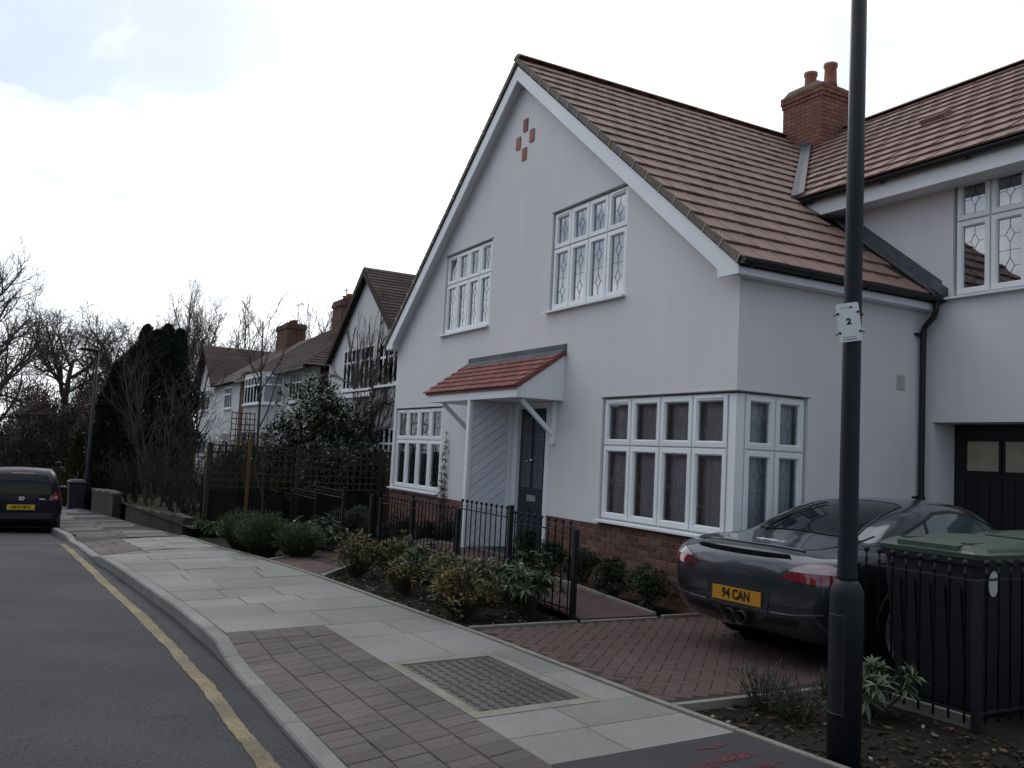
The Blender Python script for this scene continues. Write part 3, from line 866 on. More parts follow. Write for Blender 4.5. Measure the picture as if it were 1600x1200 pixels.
def window(parent, tf, u0, u1, v0, vt, v1, n, glass, behind, sill=True, vents=(0,), lead=True, sill_ext=(0.10, 0.06), sillw=0.075, bd=0.16, fold=None):
    """casement window: outer frame (the part) > sashes, panes, leading, sill, vents, curtain. tf(u, v, d): d inwards from the wall"""
    fw = 0.035; f0, f1 = 0.045, 0.115
    mb = MB()
    def bx(a, b, c, e, d0, d1):
        vs = [tf(x, z, d) for d in (d0, d1) for (x, z) in ((a, c), (b, c), (b, e), (a, e))]
        mb.add(vs, [(0,1,2,3),(7,6,5,4),(0,4,5,1),(1,5,6,2),(2,6,7,3),(3,7,4,0)])
    bx(u0, u1, v1-fw, v1, f0, f1); bx(u0, u1, v0, v0+fw, f0, f1)
    bx(u0, u0+fw, v0+fw, v1-fw, f0, f1); bx(u1-fw, u1, v0+fw, v1-fw, f0, f1)
    cw = (u1-u0)/n
    for i in range(1, n): bx(u0+cw*i-0.02, u0+cw*i+0.02, v0+fw, v1-fw, f0, f1)
    bx(u0+fw, u1-fw, vt-0.02, vt+0.02, f0+0.001, f1-0.001)
    w = mb.build('window', M_WHITE, parent)
    for i in range(n):
        a, b = u0+cw*i+(0.010 if i == 0 else 0.006), u0+cw*(i+1)-(0.010 if i == n-1 else 0.006)
        for (c, e, tall) in ((vt+0.007, v1-0.010, False), (v0+0.010, vt-0.007, True)):
            s_ = 0.074
            # sash ring with a sloped inner bead
            mb = MB()
            ring = [(0.0, 0.036), (0.006, 0.026), (s_-0.016, 0.024), (s_, 0.048), (s_, 0.09)]
            for (ins, d) in ring:
                for (x, z) in ((a+ins, c+ins), (b-ins, c+ins), (b-ins, e-ins), (a+ins, e-ins)): mb.v.append(tf(x, z, d))
            for r in range(len(ring)-1):
                for k in range(4): mb.f.append((r*4+k, r*4+(k+1) % 4, r*4+4+(k+1) % 4, r*4+4+k))
            sub('sash', mb.mesh('sash', M_WHITE), w)
            mb = MB()
            mb.add([tf(x, z, 0.062) for (x, z) in ((a+s_, c+s_), (b-s_, c+s_), (b-s_, e-s_), (a+s_, e-s_))], [(0, 1, 2, 3)])
            pn = mb.build('pane', glass, None, fast=True); pn.parent = w
            if lead:
                mb = MB(); lattice(mb, tf, a+s_, b-s_, c+s_, e-s_, 0.0575, tall)
                sub('leading', mb.mesh('leading', M_LEADCAME), w)
        if i in vents or i-n in vents:
            mb = MB(); bxs = [tf(x, z, d) for d in (0.012, 0.03) for (x, z) in ((a+0.07, v1-0.048), (b-0.07, v1-0.048), (b-0.07, v1-0.030), (a+0.07, v1-0.030))]
            mb.add(bxs, [(0,1,2,3),(7,6,5,4),(0,4,5,1),(1,5,6,2),(2,6,7,3),(3,7,4,0)])
            sub('trickle_vent', mb.mesh('trickle_vent', M_WHITE), w)
    # curtain or blind inside, gently folded; with M_ROOM a dark sheet painted as unlit room
    mb = MB(); nn = max(16, int((u1-u0)/0.035))
    for k in range(nn+1):
        u = u0-0.02+(u1-u0+0.04)*k/nn; dd = bd+0.008*math.sin(k*1.9)+0.006*math.sin(k*0.77+1)
        mb.v.append(tf(u, v0-0.03, dd)); mb.v.append(tf(u, v1+0.03, dd))
    for k in range(nn): mb.f.append((2*k, 2*k+2, 2*k+3, 2*k+1))
    sub('curtain_or_dark_sheet', mb.mesh('curtain_or_dark_sheet', behind), w)
    if sill:
        mb = MB()
        a, b = u0-sill_ext[0], u1+sill_ext[1]
        prof = [(0.10, v0-0.002), (-sillw, v0-0.022), (-sillw, v0-0.045), (0.02, v0-0.045), (0.10, v0-0.045)]
        n5 = len(prof)
        for u in (a, b):
            for (d, z) in prof: mb.v.append(tf(u if d <= 0.0 else min(max(u, u0+0.002), u1-0.002), z, d))
        for k in range(n5): mb.f.append((k, (k+1) % n5, n5+(k+1) % n5, n5+k))
        mb.f.append(tuple(range(n5))); mb.f.append(tuple(range(2*n5-1, n5-1, -1)))
        sub('sill', mb.mesh('sill', M_WHITE), w)
    return w
window(house, front, -14.60, -12.82, 3.70, 4.60, 5.13, 4, M_GLASS, M_NET, vents=(0, 3))
window(house, front, -10.86, -9.05, 3.70, 4.60, 5.13, 4, M_GLASS, M_NET, vents=(0, 3))
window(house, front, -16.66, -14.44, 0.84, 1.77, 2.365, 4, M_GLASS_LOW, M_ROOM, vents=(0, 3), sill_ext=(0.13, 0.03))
window(house, front, -9.39, -7.10, 0.84, 1.77, 2.365, 4, M_GLASS_LOW, M_BLIND, vents=(0, 3), sill_ext=(0.02, 0.20))
window(house, lambda u, v, d: (XRW-d, u, v), 6.66, 7.54, 0.84, 1.77, 2.365, 2, M_GLASS_LOW, M_NET, vents=(), sill_ext=(0.20, 0.05))
mb = MB(); mb.box(-7.097, -6.99, 6.54, 6.655, 0.80, 2.36); mb.build('corner_post', M_WHITE, house)
mb = MB()                                         # thin drip beads above the openings
for (a, b, z) in ((-14.66, -12.76, 5.152), (-10.92, -8.99, 5.152), (-16.72, -14.38, 2.387), (-9.45, XRW+0.012, 2.387)):
    mb = MB(); mb.box(a, b, YF-0.012, YF+0.03, z, z+0.010); mb.build('drip_bead', mat('drip_bead', (0.45, 0.42, 0.41), 0.6), house)
mb = MB(); mb.box(XRW-0.03, XRW+0.0125, YF+0.031, 7.60, 2.387, 2.397); mb.build('drip_bead', MATS['drip_bead'], house)
# four small tile insets under the apex
for (x, z) in ((-11.85, 6.78), (-11.63, 6.55), (-12.06, 6.54), (-11.85, 6.31)):
    mb = MB(); mb.obox((x, YF-0.004, z), (0.066, 0, 0), (0, 0.014, 0), (0, 0, 0.100)); mb.build('brick_inset', mat('inset_brick', (0.30, 0.125, 0.10), 0.8, n2=(40, 0.15), rnd=0.15), house)
# wall vent on the side
mb = MB(); mb.box(XRW, XRW+0.012, 9.02, 9.16, 2.60, 2.78)
for k in range(5): mb.box(XRW+0.012, XRW+0.02, 9.03, 9.15, 2.615+k*0.033, 2.632+k*0.033)
mb.build('wall_vent', mat('vent_plastic', (0.50, 0.48, 0.44), 0.6), house)

# ---- roof
roof = MB()
OY0, OY1 = 6.29, 13.2
for sgn in (1, -1):
    xe = RX+sgn*5.12
    pts = [(RX, rf(RX)), (xe, rf(xe)), (xe, rf(xe)-0.07), (RX, rf(RX)-0.09)]
    roof.prism(pts, lambda u, v, d: (u, d, v), OY0+0.02, OY1)
roof = roof.build('roof', M_TILE_OLD, house)
def tile_mesh(w, l, m, nm, t0=0.012, lift=0.032, th=0.021):
    mb = MB(); a = w/2-0.002
    prof = [(-0.06, 0.0), (l, lift), (l, lift+th), (l-0.006, lift+th+0.003), (-0.06, th)]
    n = len(prof)
    for y in (-a, a):
        for (x, z) in prof: mb.v.append((x, y, z))
    mb.f = [(k, (k+1) % n, n+(k+1) % n, n+k) for k in range(n)] + [tuple(range(n)), tuple(range(2*n-1, n-1, -1))]
    # side roll of the interlock
    mb.add([(-0.05, a-0.03, th+0.002), (l, a-0.03, lift+th+0.002), (l, a-0.022, lift+th+0.009), (-0.05, a-0.022, th+0.009), (l, a, lift+th+0.009), (-0.05, a, th+0.009)],
           [(0, 1, 2, 3), (3, 2, 4, 5)])
    return mb.mesh(nm, m)
GA = 0.345
tm = tile_mesh(0.33, GA+0.004, M_TILE, 'roof_tile')
tiles = []
c, s_ = math.cos(TH), math.sin(TH)
SL = 5.12/c
ncs = int(SL/GA)
for k in range(ncs+1):
    dd = SL+0.03-(k+1)*GA
    if dd < -0.15: continue
    y = OY0 + (0.165 if k % 2 else 0.0) 
    while y < 12.9:
        x = RX+dd*c; z = 7.80-dd*s_
        yc = y+0.165 if not (k % 2 and y < OY0+0.17) else y+0.165
        # hidden under the wing roof or inside the wing wall
        if not (5.36+0.7066*(yc-9.2) > z+0.35 and yc > 9.2) and not (z < 5.2 and yc > 9.85):
            tiles.append((Vector((x, yc, z)), Vector((c, 0, -s_)), Vector((0, 1, 0)), Vector((s_, 0, c))))
        y += 0.33
    if k % 2:                                      # half tile at the verge
        x = RX+dd*c; z = 7.80-dd*s_
        tiles.append((Vector((x, OY0+0.083, z)), Vector((c, 0, -s_)), Vector((0, 0.5, 0)), Vector((s_, 0, c))))
# wing roof: front slope
WA = math.atan(0.7066); wc, ws = math.cos(WA), math.sin(WA)
WE, WZ = 9.2, 5.34; WRY = 12.72; WX1 = 1.6
WSL = (WRY-WE)/wc
for k in range(int(WSL/GA)+1):
    dd = WSL+0.03-(k+1)*GA
    if dd < -0.15: continue
    y = WRY-dd*wc; z = WZ+(WRY-WE)*0.7066-dd*ws
    x = WX1 - (0.165 if k % 2 else 0)
    while x > -11.6:
        xc = x-0.165
        if not (7.80-0.795*(xc-RX) > z+0.35):
            tiles.append((Vector((xc, y, z)), Vector((0, -wc, -ws)), Vector((1, 0, 0)), Vector((0, -ws, wc))))
        x -= 0.33
def vis(p):
    v = p-CAM; d = v.dot(_F)
    if d <= 0: return 1e9
    u = v.dot(_R)/d*1372.2
    return (p-CAM).length if abs(u) < 815 else 1e6
tiles.sort(key=lambda t: vis(t[0]))
mbx = MB()
rs = random.Random(17)
for i, (p, dx, dy, dn) in enumerate(tiles):
    M = frame_m(p + dn*(0.005+rs.uniform(-0.002, 0.004)) + dx*rs.uniform(-0.004, 0.004), dx, dy, dn) @ Matrix.Rotation(rs.gauss(0, 0.006), 4, 'Z')
    if i < 300: put(tm, 'roof_tile', roof, M)
    else: mbx.add([M @ v.co for v in tm.vertices], [tuple(q.vertices) for q in tm.polygons])
tag(sub('roof_tiles', mbx.mesh('roof_tiles', M_TILE), roof), kind='stuff')
# far (left) slope seen only along its verge: whole courses
mb = MB()
for k in range(ncs+1):
    dd = SL+0.03-(k+1)*GA
    if dd < -0.15: continue
    M = frame_m(Vector((RX-dd*c, 9.6, 7.80-dd*s_)) + Vector((-s_, 0, c))*0.004, Vector((-c, 0, -s_)), Vector((0, -10.0, 0)), Vector((-s_, 0, c)))
    mb.add([M @ v.co for v in tm.vertices], [tuple(q.vertices) for q in tm.polygons])
tag(sub('tile_courses', mb.mesh('tile_courses', M_TILE), roof), kind='stuff')
# ridge tiles
def ridge_tile(p, d, L=0.44):
    mb = MB(); d = Vector(d); sd = d.cross(Vector((0, 0, 1)))
    n = 7
    for e in (0, 1):
        for k in range(n):
            a = PI*(0.12+0.76*k/(n-1)); r = 0.135
            mb.v.append(tuple(Vector(p)+d*(L*e-L/2)+sd*(math.cos(a)*r)+Vector((0, 0, math.sin(a)*r*0.75-0.03))))
    for k in range(n-1): mb.f.append((k, k+1, n+k+1, n+k))
    mb.f.append(tuple(range(n))); mb.f.append(tuple(range(2*n-1, n-1, -1)))
    return sub('ridge_tile', mb.mesh('ridge_tile', M_TILE), roof)
y = OY0+0.22
while y < 12.6: ridge_tile((RX, y, 7.83), (0, 1, 0)); y += 0.446
x = -11.2
while x < WX1: ridge_tile((x, WRY, WZ+(WRY-WE)*0.7066+0.03), (1, 0, 0)); x += 0.446
# verge: mortar-coloured strip and white clips over the barge boards
M_VERGE = mat('verge_mortar', (0.16, 0.14, 0.115), 0.9, n1=(5, 0.2), n2=(30, 0.2))
mb = MB(); mc = MB()
for sgn in (1, -1):
    xe = 5.12
    mb.prism([(RX, rf(RX)+0.052), (RX+sgn*xe, rf(RX+xe)+0.052), (RX+sgn*xe, rf(RX+xe)-0.045), (RX, rf(RX)-0.045)], lambda u, v, d: (u, d, v), OY0-0.006, OY0+0.016)
    for k in range(ncs):
        dd = SL-k*GA
        p = Vector((RX+sgn*dd*c, OY0-0.010, 7.80-dd*s_))
        mc.obox(p+Vector((0, 0, 0.0)), Vector((sgn*s_, 0, c))*0.055, Vector((0, 0.004, 0)), Vector((c*sgn, 0, -s_))*0.006)
sub('verge', mb.mesh('verge', M_VERGE), roof)
tag(sub('verge_clips', mc.mesh('verge_clips', mat('clip', (0.40, 0.38, 0.36), 0.5)), roof), kind='stuff')
# barge boards with boxed feet
for sgn in (1, -1):
    def bp(off, drop_): return (RX+sgn*off, 7.80-0.795*off-drop_)
    poly = [bp(0, 0.047), bp(5.10, 0.047), (RX+sgn*5.10, 3.585), (RX+sgn*4.80, 3.585), bp(4.80, 0.40), bp(0, 0.40)]
    poly = [bp(0, 0.047), bp(5.10, 0.047), (RX+sgn*5.10, 3.585), (RX+sgn*4.78, 3.585), bp(4.78, 0.32), bp(0, 0.32)]
    mb = MB(); mb.prism(poly, lambda u, v, d: (u, d, v), 6.312, 6.335); mb.build('barge_board', M_BOARD, house)
    mb = MB(); mb.prism([bp(0, 0.10), bp(5.08, 0.10), (RX+sgn*5.08, 3.60), (RX+sgn*4.93, 3.60), bp(4.93, 0.20), bp(0, 0.20)], lambda u, v, d: (u, d, v), 6.336, 6.499); mb.build('verge_soffit', M_BOARD, house)
# boxed eaves along the driveway side, gutter and brackets
XE = RX+5.10
mb = MB(); mb.box(XRW+0.001, XE-0.022, 6.50, 9.548, 3.590, 3.612); mb.box(XE-0.02, XE, 6.337, 9.548, 3.585, rf(XE)-0.075); mb.build('eaves_fascia', M_BOARD, house)
mb = MB(); mb.box(XL-0.22, XL-0.2, 6.337, 13, 3.585, 3.66); mb.box(XL-0.198, XL-0.001, 6.5, 13, 3.60, 3.62); mb.build('eaves_fascia', M_BOARD, house)
def gutter(a, b, r=0.058):
    a = Vector(a); b = Vector(b); d = (b-a).normalized(); sd = d.cross(Vector((0, 0, 1)))
    mb = MB(); n = 9
    for p in (a, b):
        for rr in (r, r-0.006):
            for k in range(n):
                w = PI+PI*k/(n-1)
                mb.v.append(tuple(p+sd*(math.cos(w)*rr)+Vector((0, 0, math.sin(w)*rr))))
    for k in range(n-1):
        mb.f.append((k, k+1, 2*n+k+1, 2*n+k)); mb.f.append((n+k, 3*n+k, 3*n+k+1, n+k+1))
    mb.f += [(0, 2*n, 3*n, n), (n-1, 2*n-1, 4*n-1, 3*n-1)]
    mb.f.append(tuple(range(n))); mb.f.append(tuple(range(2*n, 3*n)))
    return mb.build('gutter', M_BLACK, house, smooth=False)
gut = gutter((XE+0.062, 6.30, 3.735), (XE+0.062, 9.62, 3.735))
for yy in (6.42, 7.30, 8.20, 9.05, 9.42):
    mb = MB(); mb.prism([(XE+0.001, 3.735), (XE+0.11, 3.725), (XE+0.09, 3.672), (XE+0.05, 3.655), (XE+0.001, 3.69)], lambda u, v, d: (u, d, v), yy, yy+0.035)
    sub('gutter_bracket', mb.mesh('gutter_bracket', M_BLACK), gut)
# downpipe with swan neck
mb = MB(); mb.tube([(XE+0.06, 9.42, 3.70), (XE+0.06, 9.42, 3.58), (XE+0.03, 9.42, 3.50), (XRW+0.075, 9.42, 3.38), (XRW+0.06, 9.42, 3.30), (XRW+0.06, 9.42, 1.4), (XRW+0.06, 9.42, 0.05)], 0.036, 12)
dp = mb.build('downpipe', M_BLACK, house, smooth=True)
for z in (3.27, 1.30):
    mb = MB(); mb.tube([(XRW+0.06, 9.42, z), (XRW+0.06, 9.42, z+0.05)], 0.043, 12); mb.box(XRW, XRW+0.05, 9.33, 9.51, z+0.01, z+0.04)
    sub('pipe_clip', mb.mesh('pipe_clip', M_BLACK), dp)

# ---- garage wing
WY = 9.55
wf = lambda u, v, d: (u, WY+d, v)
wall_holes([(-8.9, 0.0), (-6.84, 0.0), (-6.84, 2.235), (-4.1, 2.235), (-4.1, 0.0), (1.4, 0.0), (1.4, 5.18), (-8.9, 5.18)],
           [[(-6.60, 3.73), (-4.84, 3.73), (-4.84, 5.165), (-6.60, 5.165)]], wf, 0.42, 'wing_wall', M_STUCCO, house)
mb = MB(); mb.box(1.28, 1.4, WY+0.421, 15.8, 0, 5.3); mb.box(-8.9, 1.4, 15.8, 15.92, 0, 5.3); mb.build('wing_rear_walls', M_STUCCO, house)
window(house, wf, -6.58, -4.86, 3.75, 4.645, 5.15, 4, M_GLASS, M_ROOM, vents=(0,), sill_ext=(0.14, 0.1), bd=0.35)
rz = lambda y: WZ+(min(y, 2*WRY-y)-WE)*0.7066
mb = MB()
for (a, b) in ((WE, WRY), (2*WRY-WE, WRY)):
    mb.prism([(a, rz(a)), (b, rz(b)), (b, rz(b)-0.09), (a, rz(a)-0.07)], lambda u, v, d: (d, u, v), -11.7, WX1)
sub('wing_deck', mb.mesh('wing_deck', M_TILE_OLD), roof)
mb = MB(); mb.box(-8.62, WX1, WE+0.02, WE+0.04, 5.06, rz(WE+0.03)-0.075); mb.box(-8.62, WX1, WE+0.041, WY-0.001, 5.065, 5.085); mb.build('eaves_fascia', M_BOARD, house)
gut = gutter((-8.62, WE-0.045, 5.305), (WX1, WE-0.045, 5.305))
for xx in (-8.5, -7.35, -6.2, -5.05):
    mb = MB(); mb.prism([(WE+0.019, 5.305), (WE-0.09, 5.295), (WE-0.07, 5.24), (WE-0.03, 5.225), (WE+0.019, 5.26)], lambda u, v, d: (d, u, v), xx, xx+0.035)
    sub('gutter_bracket', mb.mesh('gutter_bracket', M_BLACK), gut)
# roof ventilator cowl
mb = MB(); p = Vector((-7.9, 11.0, rz(11.0)+0.10)); dn = Vector((0, -ws, wc)); dd_ = Vector((0, -wc, -ws))
mb.obox(p, Vector((0.19, 0, 0)), dd_*0.10, dn*0.035); mb.obox(p+dn*0.035-dd_*0.03, Vector((0.15, 0, 0)), dd_*0.06, dn*0.02)
sub('roof_vent', mb.mesh('roof_vent', M_TILE), roof)
# lead: valley, step flashing down the wing wall
def strip(pts_a, pts_b, lift, name):
    mb = MB()
    for a, b in zip(pts_a, pts_b):
        mb.v.append(tuple(Vector(a))); mb.v.append(tuple(Vector(b)))
        mb.v.append(tuple(Vector(a)-Vector((0, 0, lift)))); mb.v.append(tuple(Vector(b)-Vector((0, 0, lift))))
    for i in range(len(pts_a)-1):
        k = 4*i
        mb.f += [(k, k+1, k+5, k+4), (k+2, k+6, k+7, k+3), (k, k+4, k+6, k+2), (k+1, k+3, k+7, k+5)]
    mb.f += [(0, 2, 3, 1), (len(mb.v)-4, len(mb.v)-3, len(mb.v)-1, len(mb.v)-2)]
    return sub(name, mb.mesh(name, M_LEAD), roof)
n9 = 10; va = []; vb = []; vc = []
for i in range(n9+1):
    t_ = i/n9
    p = Vector((-8.70, 9.16, 5.32)).lerp(Vector((-11.55, 12.36, 7.60)), t_)
    va.append((p.x+0.01, p.y-0.14, 7.80-0.795*(p.x+0.01-RX)+0.105)); vb.append((p.x, p.y, p.z+0.10)); vc.append((p.x+0.09, p.y+0.02, p.z+0.12))
strip(va, vb, 0.02, 'valley_lead'); strip(vb, vc, 0.02, 'valley_lead')
pa = []; pb = []; pc = []
for i in range(n9+1):
    x = -8.85 + (-6.74+8.85)*i/n9; z = 7.80-0.795*(x-RX)
    pa.append((x, WY-0.13, z+0.078)); pb.append((x, WY-0.004, z+0.085)); pc.append((x, WY-0.006, z+0.24))
strip(pa, pb, 0.015, 'step_flashing')
mb = MB()
for i in range(n9):
    a, b = pb[i], pb[i+1]; c1, c2 = pc[i], pc[i+1]
    mb.add([a, b, c2, c1, (a[0], WY-0.001, a[2]), (b[0], WY-0.001, b[2]), (c2[0], WY-0.001, c2[2]), (c1[0], WY-0.001, c1[2])], [(0,1,2,3), (3,2,6,7), (0,3,7,4), (1,5,6,2)])
sub('step_flashing', mb.mesh('step_flashing', M_LEAD), roof)
# end piece of the flashing over the gutter
mb = MB(); mb.obox((XE+0.05, WY-0.06, 3.86), (0.075, 0, -0.06), (0, 0.07, 0), (0.0, 0, 0.05)); sub('flashing_end', mb.mesh('flashing_end', M_LEAD), roof)
# garage door
mb = MB(); mb.box(-7.1, -4.0, WY+0.421, WY+0.47, 0.0, 2.6)
gd = mb.build('garage_door', mat('garage_black', (0.006, 0.006, 0.008), 0.5, 0.4), house)
for k in range(6):
    x0 = -6.66+k*0.475
    if x0 > -4.3: break
    mb = MB(); mb.box(x0, x0+0.395, WY+0.405, WY+0.4205, 1.68, 2.03); sub('door_pane', mb.mesh('door_pane', M_FROST), gd)
    mb = MB()
    for (a, b, c1, d1) in ((x0-0.03, x0+0.425, 2.03, 2.06), (x0-0.03, x0+0.425, 1.65, 1.68), (x0-0.03, x0, 1.68, 2.03), (x0+0.395, x0+0.425, 1.68, 2.03)): mb.box(a, b, WY+0.398, WY+0.4208, c1, d1)
    sub('pane_frame', mb.mesh('pane_frame', MATS['garage_black']), gd)
mb = MB()
for k in range(18): mb.box(-6.82+k*0.15, -6.82+k*0.15+0.138, WY+0.408, WY+0.4212, 0.02, 1.60)
tag(sub('door_planks', mb.mesh('door_planks', MATS['garage_black']), gd), kind='stuff')
mb = MB(); mb.box(-8.5, 1.3, WY+0.48, WY+0.5, -0.1, 3.0); mb.build('garage_lining', M_ROOM, house)
# chimney
ch = MB(); ch.box(-11.86, -10.94, 12.06, 12.78, 6.8, 8.50); ch.box(-11.80, -11.0, 12.12, 12.72, 8.50, 8.64)
ch = ch.build('chimney', M_MORTAR, house)
def chim_course(z, grow, odd):
    x0, x1, y0, y1 = -11.87-grow, -10.93+grow, 12.05-grow, 12.79+grow
    x = x0-(0.1125 if odd else 0)
    while x < x1-0.02:
        a, b = max(x, x0), min(x+0.215, x1)
        if b-a > 0.03: put(brick(round(b-a, 3), M_CHIM, 'chimney_brick'), 'chimney_brick', ch, Matrix.Translation(((a+b)/2, y0+0.051, z)))
        x += 0.225
    y = y0+(0.1125 if not odd else 0.0)+0.105
    yy = y0+0.108+(0.0 if odd else -0.1125)
    while yy < y1-0.02:
        a, b = max(yy, y0+0.108), min(yy+0.215, y1)
        if b-a > 0.03: put(brick(round(b-a, 3), M_CHIM, 'chimney_brick'), 'chimney_brick', ch, Matrix.Translation((x1-0.051, (a+b)/2, z)) @ Matrix.Rotation(PI/2, 4, 'Z'))
        yy += 0.225
for k in range(19):
    z = 8.53-k*0.075
    if z < 7.18: break
    chim_course(z, 0.035 if k in (0, 1) else (0.018 if k == 2 else 0.0), k % 2)
mb = MB(); mb.prism([(-11.90, 8.567), (-10.90, 8.567), (-11.05, 8.66), (-11.75, 8.66)], lambda u, v, d: (u, d, v), 12.06, 12.78); sub('flaunching', mb.mesh('flaunching', M_CONC), ch)
for (x, y) in ((-11.55, 12.42), (-11.08, 12.42)):
    mb = MB(); mb.lathe((x, y, 8.62), [(0.125, 0), (0.115, 0.1), (0.105, 0.36), (0.125, 0.38), (0.125, 0.44), (0.09, 0.44), (0.085, 0.2)], 18)
    sub('chimney_pot', mb.mesh('chimney_pot', mat('chimney_pot_clay', (0.30, 0.12, 0.085), 0.85, n1=(4, 0.2), n2=(20, 0.15)), True), ch)
mb = MB(); mb.prism([(-10.925, 7.02), (-10.925, 7.30), (-10.55, 6.98), (-10.55, 6.72)], lambda u, v, d: (u, d, v), 12.02, 12.045)
mb.box(-10.94, -10.60, 11.86, 12.05, 7.02, 7.06)
mb.prism([(-11.4, 7.62), (-10.90, 7.28), (-10.90, 7.10), (-11.4, 7.42)], lambda u, v, d: (u, d, v), 12.005, 12.03)
mb.prism([(12.02, 7.28), (12.85, 7.78), (12.85, 7.55), (12.02, 7.08)], lambda u, v, d: (d, u, v), -10.915, -10.895)
sub('chimney_flashing', mb.mesh('chimney_flashing', M_LEAD), ch)

# ---- porch
PXL, PXR, PY = -13.40, -10.37, 5.75
mb = MB(); mb.box(PXL, PXR, PY, PY+0.022, 2.37, 2.50); mb.build('canopy_fascia', M_BOARD, house)
mb = MB(); mb.box(PXL+0.002, PXR-0.002, PY+0.023, YF-0.001, 2.372, 2.39); mb.build('canopy_soffit', M_BOARD, house)
for x in (PXL, PXR-0.02):
    mb = MB(); mb.prism([(PY+0.023, 2.391), (YF-0.001, 2.391), (YF-0.001, 3.01), (PY+0.023, 2.50)], lambda u, v, d: (d, u, v), x, x+0.02); mb.build('canopy_cheek', M_BOARD, house)
pa_ = math.atan2(3.03-2.50, YF-PY-0.0); pc, ps = math.cos(pa_), math.sin(pa_)
mb = MB(); mb.prism([(PY-0.03, 2.485), (YF-0.001, 3.02), (YF-0.001, 3.045), (PY-0.03, 2.515)], lambda u, v, d: (d, u, v), PXL-0.03, PXR+0.03)
canopy = mb.build('canopy_roof', M_PORCH_TILE, house)
ptm = tile_mesh(0.33, 0.152, M_PORCH_TILE, 'canopy_tile', lift=0.028, th=0.018)
L_ = math.hypot(YF-PY, 0.53)
for k in range(6):
    dd = L_+0.05-(k+1)*0.150
    nrow = 9
    x = PXL-0.05
    off = 0.165 if k % 2 else 0
    edges = [PXL-0.05]; e = PXL-0.05+0.33-off
    while e < PXR+0.04: edges.append(e); e += 0.33
    edges.append(PXR+0.05)
    for a, b in zip(edges[:-1], edges[1:]):
        if b-a < 0.05: continue
        p = Vector(((a+b)/2, YF-dd*pc, 3.05-dd*ps+0.004))
        put(ptm, 'canopy_tile', canopy, frame_m(p, Vector((0, -pc, -ps)), Vector(((b-a)/0.33, 0, 0)), Vector((0, -ps, pc))))
mb = MB(); mb.box(PXL-0.04, PXR+0.03, YF-0.016, YF-0.001, 3.02, 3.17)
mb.prism([(YF-0.14, 2.985), (YF-0.0165, 3.075), (YF-0.0165, 3.095), (YF-0.14, 3.005)], lambda u, v, d: (d, u, v), PXL-0.04, PXR+0.03)
sub('lead_flashing', mb.mesh('lead_flashing', M_LEAD), canopy)
for x in (-13.12, -10.56):                       # brackets
    mb = MB(); mb.bar((x, PY+0.18, 2.355), (x, YF-0.04, 1.90), 0.055, 0.055); mb.box(x-0.03, x+0.03, YF-0.055, YF-0.001, 1.80, 2.371); mb.box(x-0.031, x+0.031, YF-0.062, YF-0.0005, 1.77, 1.82)
    mb.build('canopy_bracket', M_BOARD, house)
# screen of diagonal boards beside the door
SX = -11.82
mb = MB(); mb.box(SX-0.03, SX-0.012, PY+0.06, YF-0.002, 0.17, 2.371)
scr = mb.build('porch_screen', mat('screen_board', (0.66, 0.67, 0.72), 0.55, 0.3, n1=(1.2, 0.06), rnd=0.05), house)
mb = MB(); mb.box(SX-0.06, SX+0.03, PY+0.004, PY+0.06, 0.17, 2.3705); sub('screen_post', mb.mesh('screen_post', M_BOARD), scr)
mb = MB(); mb.box(SX-0.06, SX+0.025, YF-0.06, YF-0.0015, 0.17, 2.3702); sub('screen_post', mb.mesh('screen_post', M_BOARD), scr)
y0, y1 = PY+0.062, YF-0.062; bw = 0.118
k = 0
zz0 = 0.18-(y1-y0)*0.75
while True:
    za_ = zz0+k*bw/0.8
    if za_ > 2.36: break
    # board between two slanted lines z = za + 0.75*(y-y0)
    lo = za_+0.006; hi = za_+bw/0.8-0.006
    poly = []
    for (y, z) in ((y0, lo), (y1, lo+0.75*(y1-y0)), (y1, hi+0.75*(y1-y0)), (y0, hi)): poly.append((y, z))
    # clip to the panel
    def clip(poly, zlim, keep_above):
        outp = []
        for i in range(len(poly)):
            a, b = poly[i], poly[(i+1) % len(poly)]
            ia = (a[1] >= zlim) == keep_above; ib = (b[1] >= zlim) == keep_above
            if ia: outp.append(a)
            if ia != ib:
                t_ = (zlim-a[1])/(b[1]-a[1]); outp.append((a[0]+(b[0]-a[0])*t_, zlim))
        return outp
    poly = clip(poly, 0.18, True)
    if len(poly) >= 3: poly = clip(poly, 2.365, False)
    if len(poly) >= 3:
        mb = MB(); mb.prism(poly, lambda u, v, d: (d, u, v), SX-0.011, SX+0.006)
        sub('diagonal_board', mb.mesh('diagonal_board', MATS['screen_board']), scr)
    k += 1
